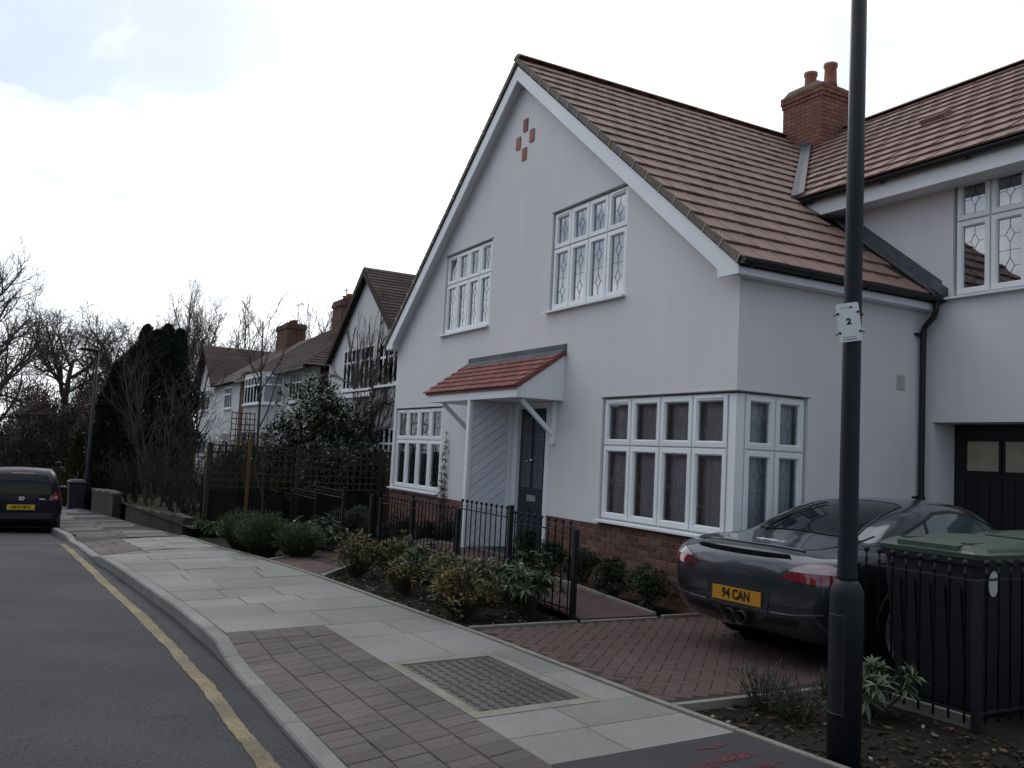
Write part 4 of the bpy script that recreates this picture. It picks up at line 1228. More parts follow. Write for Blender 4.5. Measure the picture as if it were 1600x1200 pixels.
# short brick pier at the foot of the screen
# front door
mb = MB(); mb.box(-11.72, -11.60, YF-0.012, YF+0.10, 0.20, 2.36); mb.box(-10.80, -10.70, YF-0.002, YF+0.10, 0.20, 2.36); mb.box(-11.598, -10.802, YF+0.0, YF+0.10, 2.28, 2.359)
dfr = mb.build('door_frame', M_WHITE, house)
mb = MB(); mb.box(-11.598, -10.802, YF+0.045, YF+0.09, 0.24, 2.279)
door = mb.build('front_door', M_DOOR, house)
for (a, b) in ((-11.50, -11.25), (-11.15, -10.90)):
    mb = MB(); mb.box(a, b, YF+0.036, YF+0.0445, 1.12, 2.16); sub('door_glazing', mb.mesh('door_glazing', mat('door_glass', (0.06, 0.065, 0.07), 0.12, 0.6, n1=(6, 0.3))), door)
    mb = MB()
    for z in (1.12, 1.45, 1.82, 2.14): mb.box(a, b, YF+0.033, YF+0.037, z, z+0.012)
    for x in (a, a+0.06, b-0.07, b-0.012): mb.box(x, x+0.012, YF+0.0332, YF+0.0372, 1.13, 2.15)
    sub('door_leading', mb.mesh('door_leading', mat('came_light', (0.14, 0.14, 0.15), 0.4)), door)
    mb = MB(); mb.box(a, b, YF+0.038, YF+0.0446, 0.36, 0.82); sub('door_panel', mb.mesh('door_panel', M_DOOR), door)
mb = MB(); mb.box(-11.31, -11.07, YF+0.030, YF+0.0445, 0.92, 1.01); sub('letter_box', mb.mesh('letter_box', mat('letterbox', (0.45, 0.43, 0.38), 0.3, metal=0.6)), door)
mb = MB(); mb.lathe((-11.20, YF+0.02, 1.52), [(0.012, -0.03), (0.028, -0.02), (0.03, 0.0), (0.02, 0.02), (0.028, 0.024)], 14, 'y'); sub('door_knocker', mb.mesh('door_knocker', M_CHROME, True), door)
mb = MB(); mb.lathe((-11.33, YF+0.02, 1.50), [(0.008, -0.02), (0.018, -0.012), (0.018, 0.024)], 12, 'y'); sub('spy_hole', mb.mesh('spy_hole', M_CHROME, True), door)
mb = MB(); mb.box(-11.74, -10.66, 5.83, YF+0.05, -0.1, 0.205); mb.build('door_step', M_PAVER, house)
mb = MB(); mb.box(-11.5, -10.9, 6.0, 6.4, 0.2055, 0.222); dm = mb.build('door_mat', mat('coir', (0.03, 0.04, 0.045), 0.95, n2=(60, 0.4))); tag(dm, 'dark door mat lying on the step of the front door', 'door mat')
# ---------------------------------------------------------------- text as mesh
def text_mesh(txt, size, m, name, depth=0.002, shear=0.0, sx=1.0, bold=0.0):
    cu = bpy.data.curves.new('txt', 'FONT')
    cu.body = txt; cu.size = size; cu.align_x = 'CENTER'; cu.align_y = 'CENTER'; cu.extrude = depth; cu.shear = shear
    cu.resolution_u = 3; cu.offset = bold
    ob = bpy.data.objects.new('txt', cu); COL.objects.link(ob)
    dg = bpy.context.evaluated_depsgraph_get()
    me = bpy.data.meshes.new_from_object(ob.evaluated_get(dg))
    bpy.data.objects.remove(ob); bpy.data.curves.remove(cu)
    if sx != 1.0:
        for v in me.vertices: v.co.x *= sx
    me.materials.clear(); me.materials.append(m); me.name = name
    return me

# ---------------------------------------------------------------- loft body for the cars
def crom(P, n):
    """Catmull-Rom through rows of P, n samples per span"""
    P = np.asarray(P, float); out_ = []
    m = len(P)
    for i in range(m-1):
        p0 = P[max(i-1, 0)]; p1 = P[i]; p2 = P[i+1]; p3 = P[min(i+2, m-1)]
        for k in range(n):
            t_ = k/n
            out_.append(0.5*((2*p1)+(-p0+p2)*t_+(2*p0-5*p1+4*p2-p3)*t_**2+(-p0+3*p1-3*p2+p3)*t_**3))
    out_.append(P[-1])
    return np.array(out_)
def car_body(st, nl=6, nc=5):
    """st rows: y, then (x, z) pairs of a half section from the sill centre to the roof centre"""
    ring = []
    for r in st:
        pts = np.array(r[1:]).reshape(-1, 2)
        half = crom(pts, nc)
        ring.append(np.concatenate([half, (half*[-1, 1])[-2:0:-1]]))
    ring = np.array(ring)                                # stations x pts x 2
    ys = np.array([r[0] for r in st])
    k = len(ring); flat = ring.reshape(k, -1)
    A = crom(np.column_stack([ys, flat]), nl)
    npts = ring.shape[1]
    V = []
    for row in A:
        y = row[0]; q = row[1:].reshape(-1, 2)
        V.append([(p[0], y, p[1]) for p in q])
    return V
def body_mesh(V, cut, m, name):
    mb = MB(); n = len(V[0])
    for r in V: mb.v.extend(r)
    for i in range(len(V)-1):
        for j in range(n):
            j2 = (j+1) % n
            q = (i*n+j, i*n+j2, (i+1)*n+j2, (i+1)*n+j)
            cx = [sum(mb.v[a][t_] for a in q)/4 for t_ in range(3)]
            if not cut(*cx): mb.f.append(q)
    mb.f.append(tuple(range(n))[::-1]); mb.f.append(tuple((len(V)-1)*n+j for j in range(n)))
    return mb.mesh(name, m, True)
def full_bvh(V):
    vs = [p for r in V for p in r]; n = len(V[0]); fs = []
    for i in range(len(V)-1):
        for j in range(n):
            j2 = (j+1) % n; fs.append((i*n+j, i*n+j2, (i+1)*n+j2, (i+1)*n+j))
    fs.append(tuple(range(n))); fs.append(tuple((len(V)-1)*n+j for j in range(n)))
    return BVHTree.FromPolygons([Vector(p) for p in vs], fs)
def patch(bvh, poly, origin_fn, direction, off, m, name, parent, res=0.03, thick=0.0):
    """project a 2-D outline onto the body: a panel that follows its surface"""
    poly = [Vector(p) for p in poly]
    # densify the outline
    P = []
    for i in range(len(poly)):
        a, b = poly[i], poly[(i+1) % len(poly)]
        n = max(1, int((b-a).length/res))
        for k in range(n): P.append(a.lerp(b, k/n))
    nb = len(P)
    x0, x1 = min(p.x for p in P), max(p.x for p in P); y0, y1 = min(p.y for p in P), max(p.y for p in P)
    def inside(q):
        c_ = False
        for i in range(nb):
            a, b = P[i], P[(i+1) % nb]
            if (a.y > q.y) != (b.y > q.y) and q.x < (b.x-a.x)*(q.y-a.y)/(b.y-a.y)+a.x: c_ = not c_
        return c_
    pts = list(P)
    y = y0+res/2
    while y < y1:
        x = x0+res/2
        while x < x1:
            q = Vector((x, y))
            if inside(q) and min((q-p).length for p in P) > res*0.45: pts.append(q)
            x += res
        y += res
    r = delaunay_2d_cdt(pts, [], [list(range(nb))], 1, 1e-5)
    vs, fs = r[0], r[2]
    dv = Vector(direction); mb = MB(); last = None; ok = []
    for q in vs:
        o_ = Vector(origin_fn(q.x, q.y))
        h = bvh.ray_cast(o_, dv)
        if h[0] is None:
            h2 = bvh.find_nearest(o_ + dv*1.0)
            pos, nor = h2[0], h2[1]
        else: pos, nor = h[0], h[1]
        if nor.dot(dv) > 0: nor = -nor
        mb.v.append(tuple(pos + nor*off))
    mb.f = [tuple(f) for f in fs]
    me = mb.mesh(name, m, True)
    o = bpy.data.objects.new(name, me); COL.objects.link(o); o.parent = parent
    return o
def ribbon(bvh, pts, w, origin_fn, direction, off, m, name, parent):
    """thin line (shut line, trim) laid on the body"""
    P = []
    pts = [Vector(p) for p in pts]
    for a, b in zip(pts[:-1], pts[1:]):
        n = max(1, int((b-a).length/0.03))
        for k in range(n): P.append(a.lerp(b, k/n))
    P.append(pts[-1]); dv = Vector(direction); mb = MB()
    for i, p in enumerate(P):
        t_ = (P[min(i+1, len(P)-1)]-P[max(i-1, 0)]).normalized(); nn = Vector((-t_.y, t_.x))*w/2
        for q in (p-nn, p+nn):
            h = bvh.ray_cast(Vector(origin_fn(q.x, q.y)), dv)
            if h[0] is None: h = bvh.find_nearest(Vector(origin_fn(q.x, q.y))+dv)
            nor = h[1] if h[1].dot(dv) < 0 else -h[1]
            mb.v.append(tuple(h[0]+nor*off))
    for i in range(len(P)-1): mb.f.append((2*i, 2*i+2, 2*i+3, 2*i+1))
    me = mb.mesh(name, m, True)
    o = bpy.data.objects.new(name, me); COL.objects.link(o); o.parent = parent
    return o
M_TYRE = mat('tyre_rubber', (0.012, 0.012, 0.013), 0.8, 0.25, n2=(30, 0.2))
M_RIM = mat('alloy_rim', (0.55, 0.56, 0.58), 0.35, 0.5, metal=0.7)
M_CARBLACK = mat('car_black_trim', (0.008, 0.008, 0.009), 0.4, 0.4)
M_CARGLASS = mat('car_glass', (0.007, 0.010, 0.012), 0.03, 0.25, coat=0.0)
M_SIDEGLASS = mat('car_side_glass', (0.05, 0.075, 0.085), 0.03, 1.0, coat=1.0)
M_RED = mat('tail_red', (0.16, 0.006, 0.012), 0.12, 0.6, coat=1.0)
M_CLEAR = mat('tail_clear', (0.26, 0.20, 0.22), 0.12, 0.6, coat=1.0)
M_PLATE = mat('plate_yellow', (0.42, 0.20, 0.012), 0.5, 0.3)
M_INK = mat('plate_ink', (0.006, 0.006, 0.006), 0.5, 0.3)
def wheel(parent, x, y, z, r, w, side, rim_r, spokes=5, twin=True):
    t_ = MB()
    prof = [(rim_r, -w/2+0.01), (r-0.04, -w/2), (r-0.012, -w/2+0.02), (r, -w/2+0.05), (r, w/2-0.05), (r-0.012, w/2-0.02), (r-0.04, w/2), (rim_r, w/2-0.01), (rim_r-0.01, 0.0)]
    t_.lathe((0, 0, 0), prof, 40, 'x')
    me = t_.mesh('tyre', M_TYRE, True)
    root = bpy.data.objects.new('wheel', me); COL.objects.link(root); root.parent = parent; root.location = (x, y, z)
    f = side*(w/2-0.012)
    rb = MB()
    rb.lathe((0, 0, 0), [(rim_r-0.018, side*(w/2-0.03)), (rim_r+0.004, f+side*0.002), (rim_r-0.004, f+side*0.006), (rim_r-0.024, f-side*0.004), (rim_r-0.03, f-side*0.1), (0.05, f-side*0.11)], 40, 'x')
    rb.lathe((0, 0, 0), [(0.06, f-side*0.06), (0.065, f-side*0.02), (0.035, f-side*0.012), (0.0, f-side*0.01)], 20, 'x')
    for k in range(spokes):
        a0 = 2*PI*k/spokes+0.3
        for da in ((-0.17, 0.17) if twin else (0.0,)):
            a1, a2 = a0+da*0.6, a0+da*1.25
            p = Vector((f-side*0.03, math.cos(a1)*0.05, math.sin(a1)*0.05)); q = Vector((f-side*0.012, math.cos(a2)*(rim_r-0.012), math.sin(a2)*(rim_r-0.012)))
            rb.bar(p, q, 0.034 if twin else 0.06, 0.03, (side, 0, 0))
    me = rb.mesh('rim', M_RIM)
    o = bpy.data.objects.new('rim', me); COL.objects.link(o); o.parent = root
    d = MB(); d.lathe((0, 0, 0), [(0.16, f-side*0.09), (0.16, f-side*0.075), (0.06, f-side*0.07)], 30, 'x')
    o = bpy.data.objects.new('brake_disc', d.mesh('brake_disc', mat('disc', (0.2, 0.2, 0.2), 0.4, metal=0.8), True)); COL.objects.link(o); o.parent = root
    return root

def sports_coupe():
    root = empty('parked_coupe', (-5.48, 5.20, g(-5.3)+0.004), math.radians(4.5))
    root.scale = (0.99, 1.03, 1.03)
    tag(root, 'dark grey sports coupe parked on the brick driveway, rear towards the street', 'car')
    M_PAINT = mat('grey_car_paint', (0.036, 0.042, 0.052), 0.24, 0.5, metal=0.6, coat=1.0, n1=(1.5, 0.05))
    #      y     sill c   sill e     lower      widest      shoulder     belt        mid glass    roof edge    roof q       roof c
    st = [
     (0.00, 0,.40, .42,.40, .56,.45, .63,.56, .61,.70, .52,.765, .44,.785, .34,.80, .18,.81, 0,.81),
     (0.035,0,.33, .52,.33, .69,.42, .745,.56,.73,.72, .63,.805, .52,.83, .40,.845,.21,.855,0,.858),
     (0.11, 0,.27, .60,.27, .77,.40, .815,.56,.81,.74, .73,.825, .60,.865,.46,.885,.24,.90, 0,.905),
     (0.24, 0,.22, .66,.22, .82,.38, .862,.56,.862,.76,.80,.858, .67,.878,.50,.898,.26,.918,0,.925),
     (0.45, 0,.18, .70,.18, .86,.36, .89,.56, .89,.78, .83,.888, .70,.893,.53,.920,.28,.945,0,.952),
     (0.75, 0,.16, .72,.16, .87,.34, .90,.56, .90,.80, .84,.912, .71,.912,.56,.965,.30,.998,0,1.01),
     (1.05, 0,.15, .72,.15, .87,.33, .90,.56, .895,.82,.835,.922,.72,.945,.58,1.065,.32,1.11,0,1.125),
     (1.40, 0,.15, .72,.15, .86,.32, .885,.55,.875,.82,.81,.90,  .72,.99, .59,1.165,.33,1.215,0,1.228),
     (1.75, 0,.15, .72,.15, .84,.31, .865,.52,.855,.80,.80,.88,  .72,1.02,.59,1.215,.33,1.27,0,1.285),
     (2.10, 0,.15, .72,.15, .83,.31, .855,.50,.845,.79,.80,.87,  .72,1.02,.58,1.23, .33,1.285,0,1.302),
     (2.45, 0,.15, .72,.15, .83,.31, .855,.50,.845,.78,.79,.86,  .71,1.0, .57,1.20, .33,1.26,0,1.28),
     (2.80, 0,.15, .72,.15, .84,.32, .865,.51,.85,.77, .78,.85,  .69,.95, .55,1.09, .32,1.14,0,1.16),
     (3.15, 0,.15, .72,.15, .86,.34, .885,.53,.865,.76,.77,.835, .66,.88, .52,.94, .30,.965,0,.98),
     (3.50, 0,.16, .72,.16, .86,.36, .89,.54, .86,.75, .74,.81,  .60,.825,.45,.84, .25,.86,0,.87),
     (3.90, 0,.18, .66,.18, .80,.36, .83,.50, .80,.66, .68,.73,  .55,.735,.4,.745,.22,.755,0,.76),
     (4.20, 0,.21, .52,.21, .64,.34, .68,.44, .65,.54, .56,.60,  .45,.61,.33,.62,.18,.625,0,.63),
     (4.33, 0,.28, .35,.28, .44,.36, .47,.42, .45,.47, .40,.50,  .33,.505,.24,.51,.14,.515,0,.52)]
    V = car_body(st, 8, 5)
    RY, FY, WR = 0.94, 3.36, 0.325
    def cut(x, y, z):
        for wy in (RY, FY):
            if abs(x) > 0.55 and (y-wy)**2+(z-WR)**2 < 0.372**2: return True
        return False
    me = body_mesh(V, cut, M_PAINT, 'body')
    o = bpy.data.objects.new('body', me); COL.objects.link(o); o.parent = root
    B = full_bvh(V)
    rear = lambda x, z: (x, -1.0, z); RD = (0, 1, 0)
    top = lambda x, y: (x, y, 3.0); TD = (0, 0, -1)
    for sx in (1, -1):
        # arch lips and liners
        for wy in (RY, FY):
            mb = MB()
            pts = []
            for k in range(25):
                a = math.radians(-18+216*k/24)
                yy, zz_ = wy+math.cos(a)*0.372, WR+math.sin(a)*0.372
                h = B.ray_cast(Vector((sx*3, yy, zz_)), Vector((-sx, 0, 0)))
                xx = h[0].x if h[0] is not None else sx*0.85
                pts.append(Vector((xx-sx*0.006, yy, zz_)))
            mb.tube(pts, 0.016, 6)
            q = bpy.data.objects.new('arch_lip', mb.mesh('arch_lip', M_PAINT, True)); COL.objects.link(q); q.parent = root
            mb = MB()
            for k in range(25):
                a = math.radians(-18+216*k/24)
                for xx in (sx*0.875, sx*0.56): mb.v.append((xx, wy+math.cos(a)*0.385, WR+math.sin(a)*0.385))
            for k in range(24): mb.f.append((2*k, 2*k+1, 2*k+3, 2*k+2))
            mb.add([(sx*0.57, wy+math.cos(2*PI*k/24)*0.40, WR+math.sin(2*PI*k/24)*0.40) for k in range(24)], [tuple(range(24))])
            q = bpy.data.objects.new('wheel_arch', mb.mesh('wheel_arch', M_CARBLACK)); COL.objects.link(q); q.parent = root
            wheel(root, sx*(0.765 if wy == RY else 0.755), wy, WR, WR, 0.25, sx, 0.245, 5, True)
        sd = lambda y, z, s=sx: (s*3.0, y, z); SD = (-sx, 0, 0)
        patch(B, [(1.50, 0.955), (2.86, 0.905), (2.80, 0.955), (2.55, 1.085), (2.30, 1.165), (2.0, 1.20), (1.72, 1.185), (1.56, 1.13)], sd, SD, 0.004, M_SIDEGLASS, 'door_window', root, 0.05)
        patch(B, [(1.02, 0.958), (1.46, 0.955), (1.515, 1.115), (1.36, 1.065), (1.18, 1.005)], sd, SD, 0.004, M_SIDEGLASS, 'quarter_window', root, 0.05)
        ribbon(B, [(1.00, 0.95), (1.16, 1.012), (1.36, 1.078), (1.56, 1.142), (1.72, 1.198), (2.0, 1.213), (2.30, 1.178), (2.56, 1.095), (2.82, 0.96), (2.90, 0.89), (1.5, 0.942), (1.00, 0.95)], 0.022, sd, SD, 0.005, M_CARBLACK, 'window_seal', root)
        ribbon(B, [(1.48, 0.95), (1.535, 1.13)], 0.03, sd, SD, 0.006, M_CARBLACK, 'window_pillar', root)
        ribbon(B, [(1.42, 0.93), (1.36, 0.6), (1.40, 0.28)], 0.008, sd, SD, 0.003, M_CARBLACK, 'door_gap', root)
        ribbon(B, [(1.32, 0.68), (1.30, 0.52), (1.20, 0.46), (1.18, 0.62), (1.32, 0.68)], 0.03, sd, SD, 0.003, M_CARBLACK, 'side_intake', root)
        # tail lamps: red below, clear above, wrapping round the corner
        patch(B, [(sx*.44, .700), (sx*.52, .688), (sx*.72, .678), (sx*.845, .690), (sx*.855, .752), (sx*.60, .752), (sx*.505, .735)], rear, RD, 0.006, M_RED, 'tail_lamp', root, 0.03)
        patch(B, [(sx*.515, .7535), (sx*.60, .7535), (sx*.852, .7535), (sx*.838, .80), (sx*.77, .822), (sx*.66, .815), (sx*.57, .79)], rear, RD, 0.006, M_CLEAR, 'tail_lamp_clear', root, 0.03)
        patch(B, [(sx*.20, .325), (sx*.58, .345), (sx*.62, .40), (sx*.30, .385)], rear, RD, 0.003, M_CARBLACK, 'lower_grille', root, 0.04)
        ribbon(B, [(sx*.34, .425), (sx*.48, .43), (sx*.62, .445), (sx*.78, .47)], 0.012, rear, RD, 0.006, mat('bumper_crease', (0.17, 0.18, 0.20), 0.25, metal=0.5, coat=1.0), 'bumper_crease', root)
        ribbon(B, [(sx*.60, .93), (sx*.52, .35), (sx*.46, .20)], 0.012, top, TD, 0.004, MATS.get('slot_black') or mat('slot_black', (0.003, 0.003, 0.003), 0.9, 0.05), 'lid_gap', root)
        ribbon(B, [(sx*.40, .70), (sx*.36, .60), (sx*.34, .43)], 0.006, rear, RD, 0.003, M_CARBLACK, 'bumper_gap', root) if False else None
        ribbon(B, [(.20, .66), (.50, .60), (.58, .58)], 0.008, sd, SD, 0.004, M_CARBLACK, 'bumper_gap', root)
    patch(B, [(-.50, .80), (-.46, 1.02), (-.43, 1.30), (-.42, 1.56), (-.30, 1.63), (.30, 1.63), (.42, 1.56), (.43, 1.30), (.46, 1.02), (.50, .80), (.30, .74), (-.30, .74)], top, TD, 0.004, M_CARGLASS, 'rear_window', root, 0.06)
    ribbon(B, [(-.50, .80), (-.46, 1.02), (-.43, 1.30), (-.42, 1.56), (-.30, 1.63), (.30, 1.63), (.42, 1.56), (.43, 1.30), (.46, 1.02), (.50, .80), (.30, .74), (-.30, .74), (-.50, .80)], 0.02, top, TD, 0.006, M_CARBLACK, 'window_seal', root)
    patch(B, [(-.60, 3.10), (-.50, 2.55), (.50, 2.55), (.60, 3.10), (.3, 3.2), (-.3, 3.2)], top, TD, 0.004, M_CARGLASS, 'windscreen', root, 0.08)
    # dark slot under the tail lip
    patch(B, [(-.50, .842), (-.30, .832), (0, .828), (.30, .832), (.50, .842), (.47, .862), (.28, .860), (0, .858), (-.28, .860), (-.47, .862)], rear, RD, 0.009, mat('slot_black', (0.003, 0.003, 0.003), 0.9, 0.05), 'lid_slot', root, 0.02)
    mb = MB()                                         # lip of the retracted spoiler
    pts = []
    for k in range(21):
        x = -.52+1.04*k/20
        h = B.ray_cast(Vector((x, 0.12+0.25*x*x, 3)), Vector((0, 0, -1)))
        pts.append(h[0]+Vector((0, 0, 0.006)))
    mb.tube(pts, 0.010, 6); q = bpy.data.objects.new('spoiler_lip', mb.mesh('spoiler_lip', M_PAINT, True)); COL.objects.link(q); q.parent = root
    # centre exhaust and valance
    patch(B, [(-.17, .30), (.17, .30), (.19, .395), (-.19, .395)], rear, RD, 0.003, M_CARBLACK, 'valance', root, 0.04)
    for x in (-0.065, 0.065):
        mb = MB(); mb.lathe((x, 0.0, 0.335), [(0.046, 0.06), (0.047, -0.03), (0.052, -0.036), (0.056, -0.03), (0.056, 0.2)], 22, 'y')
        q = bpy.data.objects.new('exhaust_pipe', mb.mesh('exhaust_pipe', mat('exhaust', (0.06, 0.057, 0.055), 0.35, metal=0.8), True)); COL.objects.link(q); q.parent = root
        mb = MB(); mb.lathe((x, 0.0, 0.335), [(0.0455, 0.035), (0.0455, 0.045)], 16, 'y'); q = bpy.data.objects.new('exhaust_bore', mb.mesh('exhaust_bore', M_CARBLACK)); COL.objects.link(q); q.parent = root
    # number plate in its recess
    patch(B, [(-.31, .425), (.31, .425), (.335, .585), (-.335, .585)], rear, RD, 0.002, mat('plate_recess', (0.025, 0.028, 0.03), 0.4, metal=0.4, coat=0.6), 'plate_recess', root, 0.04)
    ribbon(B, [(-.335, .585), (-.31, .42), (.31, .42), (.335, .585)], 0.012, rear, RD, 0.006, M_PAINT, 'plate_surround', root)
    mb = MB(); mb.box(-.26, .26, -0.018, -0.010, .443, .554)
    pl = bpy.data.objects.new('number_plate', mb.mesh('number_plate', M_PLATE)); COL.objects.link(pl); pl.parent = root
    q = sub('plate_text', text_mesh('94 CAN', 0.105, M_INK, 'plate_text', 0.001, sx=0.84, bold=0.003), pl)
    q.location = (0, -0.0195, 0.4985); q.rotation_euler = (PI/2, 0, 0)
    # badge script on the lid
    me = text_mesh('Cayman S', 0.062, mat('badge_chrome', (0.75, 0.75, 0.77), 0.5, metal=0.0), 'lid_badge', 0.002, shear=0.35, sx=1.15, bold=0.0012)
    q = bpy.data.objects.new('lid_badge', me); COL.objects.link(q); q.parent = root
    for v in me.vertices:
        X, Y, Z = v.co
        h = B.ray_cast(Vector((X+0.06, 0.30+Y, 3)), Vector((0, 0, -1)))
        v.co = h[0]+h[1]*(0.009+Z) if h[1].z > 0 else h[0]-h[1]*(0.009+Z)
    # rear wiper
    mb = MB()
    def on(x, y, u=0.02):
        h = B.ray_cast(Vector((x, y, 3)), Vector((0, 0, -1))); return h[0]+Vector((0, 0, u))
    mb.tube([on(-.34, .72), on(-.36, .85, .03), on(-.28, 1.1, .03)], 0.008, 6); mb.tube([on(-.42, 0.86), on(-.36, 1.05), on(-.28, 1.26), on(-.22, 1.38)], 0.008, 6)
    mb.lathe(on(-.34, .72, -0.005), [(0.025, 0), (0.02, 0.03)], 12)
    q = bpy.data.objects.new('rear_wiper', mb.mesh('rear_wiper', M_CARBLACK, True)); COL.objects.link(q); q.parent = root
    for sx in (1, -1):                               # door mirrors
        mb = MB(); mb.lathe((sx*0.93, 2.72, 0.97), [(0.02, -0.09), (0.07, -0.06), (0.085, 0.0), (0.07, 0.06), (0.02, 0.09)], 14, 'x'); mb.bar((sx*.78, 2.72, .90), (sx*.90, 2.72, .95), 0.05, 0.03)
        q = bpy.data.objects.new('door_mirror', mb.mesh('door_mirror', M_PAINT, True)); COL.objects.link(q); q.parent = root
    mb = MB(); mb.box(-.5, .5, 0.7, 3.8, 0.13, 0.17); q = bpy.data.objects.new('underside', mb.mesh('underside', M_CARBLACK)); COL.objects.link(q); q.parent = root
    return root
sports_coupe()

def hatchback():
    x0 = -21.4
    root = empty('parked_hatchback', (x0, 0.02, roadz(x0-1.5, 0.0)), PI/2, False)
    root.rotation_euler = (math.radians(-2.2), 0, PI/2+0.02)
    tag(root, 'dark blue small hatchback parked by the kerb on the road', 'car')
    M_P = mat('blue_car_paint', (0.006, 0.007, 0.014), 0.4, 0.2, metal=0.1, coat=0.15)
    st = [
     (0.00, 0,.34, .46,.34, .60,.42, .64,.56, .62,.70, .58,.80, .55,.92, .50,1.08, .30,1.14, 0,1.15),
     (0.05, 0,.28, .58,.28, .70,.40, .74,.56, .72,.72, .69,.82, .64,.98, .56,1.20, .33,1.26, 0,1.27),
     (0.16, 0,.24, .64,.24, .75,.38, .785,.56,.775,.74,.745,.84,.69,1.05,.58,1.32,.34,1.37,0,1.385),
     (0.35, 0,.20, .68,.20, .775,.36,.80,.55,.795,.76,.77,.86,.71,1.08,.59,1.375,.35,1.425,0,1.44),
     (0.8,  0,.18, .69,.18, .78,.34,.805,.54,.80,.77,.78,.87,.72,1.10,.60,1.40,.36,1.45,0,1.465),
     (1.4,  0,.17, .69,.17, .78,.33,.805,.53,.80,.76,.78,.86,.73,1.10,.60,1.39,.36,1.44,0,1.455),
     (1.9,  0,.17, .69,.17, .78,.33,.805,.53,.80,.75,.78,.85,.73,1.06,.60,1.33,.36,1.38,0,1.40),
     (2.35, 0,.17, .69,.17, .78,.33,.805,.53,.80,.74,.77,.84,.71,.97,.59,1.14,.36,1.18,0,1.20),
     (2.75, 0,.18, .69,.18, .78,.34,.80,.53,.79,.73,.74,.82,.66,.88,.54,.93,.33,.96,0,.98),
     (3.1,  0,.20, .66,.20, .75,.35,.77,.50,.75,.66,.69,.75,.60,.79,.48,.82,.3,.84,0,.85),
     (3.35, 0,.26, .52,.26, .60,.36,.62,.46,.60,.55,.56,.62,.48,.65,.4,.67,.25,.68,0,.69),
     (3.41, 0,.34, .36,.34, .42,.38,.44,.44,.42,.48,.40,.52,.34,.54,.28,.55,.18,.56,0,.565)]
    V = car_body(st, 6, 4); RY, FY, WR = 0.55, 2.89, 0.28
    def cut(x, y, z):
        return any(abs(x) > 0.5 and (y-w)**2+(z-WR)**2 < 0.32**2 for w in (RY, FY))
    q = bpy.data.objects.new('body', body_mesh(V, cut, M_P, 'body')); COL.objects.link(q); q.parent = root
    B = full_bvh(V)
    rear = lambda x, z: (x, -1.0, z); RD = (0, 1, 0)
    patch(B, [(-.52, .90), (.52, .90), (.55, 1.0), (.50, 1.20), (.45, 1.30), (-.45, 1.30), (-.50, 1.20), (-.55, 1.0)], rear, RD, 0.004, M_CARGLASS, 'rear_window', root, 0.06)
    ribbon(B, [(-.535, .895), (-.565, 1.0), (-.515, 1.21), (-.46, 1.312), (.46, 1.312), (.515, 1.21), (.565, 1.0), (.535, .895), (-.535, .895)], 0.025, rear, RD, 0.006, M_CARBLACK, 'window_seal', root)
    patch(B, [(-.62, .37), (.62, .37), (.66, .50), (-.66, .50)], rear, RD, 0.003, M_CARBLACK, 'bumper_insert', root, 0.06)
    patch(B, [(-.22, 1.325), (.22, 1.325), (.21, 1.345), (-.21, 1.345)], rear, RD, 0.005, M_RED, 'brake_light', root, 0.04)
    for sx in (1, -1):
        patch(B, [(sx*.52, .77), (sx*.70, .775), (sx*.725, .84), (sx*.69, .93), (sx*.62, .945), (sx*.555, .87)], rear, RD, 0.006, M_RED, 'tail_lamp', root, 0.03)
        patch(B, [(sx*.60, .80), (sx*.68, .81), (sx*.67, .86), (sx*.60, .85)], rear, RD, 0.011, M_CLEAR, 'tail_lamp_clear', root, 0.03)
        sd = lambda y, z, s=sx: (s*3.0, y, z); SD = (-sx, 0, 0)
        patch(B, [(.30, .95), (2.2, .92), (1.85, 1.24), (1.5, 1.30), (.55, 1.30), (.42, 1.2)], sd, SD, 0.004, M_CARGLASS, 'side_window', root, 0.08)
        for wy in (RY, FY):
            wheel(root, sx*0.70, wy, WR, WR, 0.17, sx, 0.19, 7, False)
            mb = MB()
            mb.add([(sx*0.50, wy+math.cos(2*PI*k/20)*0.34, WR+math.sin(2*PI*k/20)*0.34) for k in range(20)], [tuple(range(20))])
            for k in range(21):
                a = math.radians(-20+220*k/20)
                for xx in (sx*0.785, sx*0.5): mb.v.append((xx, wy+math.cos(a)*0.325, WR+math.sin(a)*0.325))
            for k in range(20): mb.f.append((20+2*k, 21+2*k, 23+2*k, 22+2*k))
            q = bpy.data.objects.new('wheel_arch', mb.mesh('wheel_arch', M_CARBLACK)); COL.objects.link(q); q.parent = root
        mb = MB(); mb.lathe((sx*0.90, 2.28, 0.98), [(0.02, -0.08), (0.065, -0.05), (0.075, 0), (0.065, .05), (0.02, .08)], 12, 'x'); mb.bar((sx*.74, 2.28, .92), (sx*.87, 2.28, .96), .04, .03)
        q = bpy.data.objects.new('door_mirror', mb.mesh('door_mirror', M_P, True)); COL.objects.link(q); q.parent = root
    # emblem, small badge, plate, wiper
    mb = MB()
    for k in range(3):
        n = 20; rx, rz_, zc = ((.058, .036, .80), (.024, .036, .80), (.044, .015, .814))[k]
        pts = [Vector((math.cos(2*PI*i/n)*rx, -0.012, zc+math.sin(2*PI*i/n)*rz_)) for i in range(n+1)]
        mb.tube(pts, 0.005, 5, False)
    q = bpy.data.objects.new('tailgate_emblem', mb.mesh('tailgate_emblem', M_CHROME)); COL.objects.link(q); q.parent = root
    mb = MB(); mb.box(.33, .44, -0.002, 0.05, .785, .80); q = bpy.data.objects.new('model_badge', mb.mesh('model_badge', M_CHROME)); COL.objects.link(q); q.parent = root
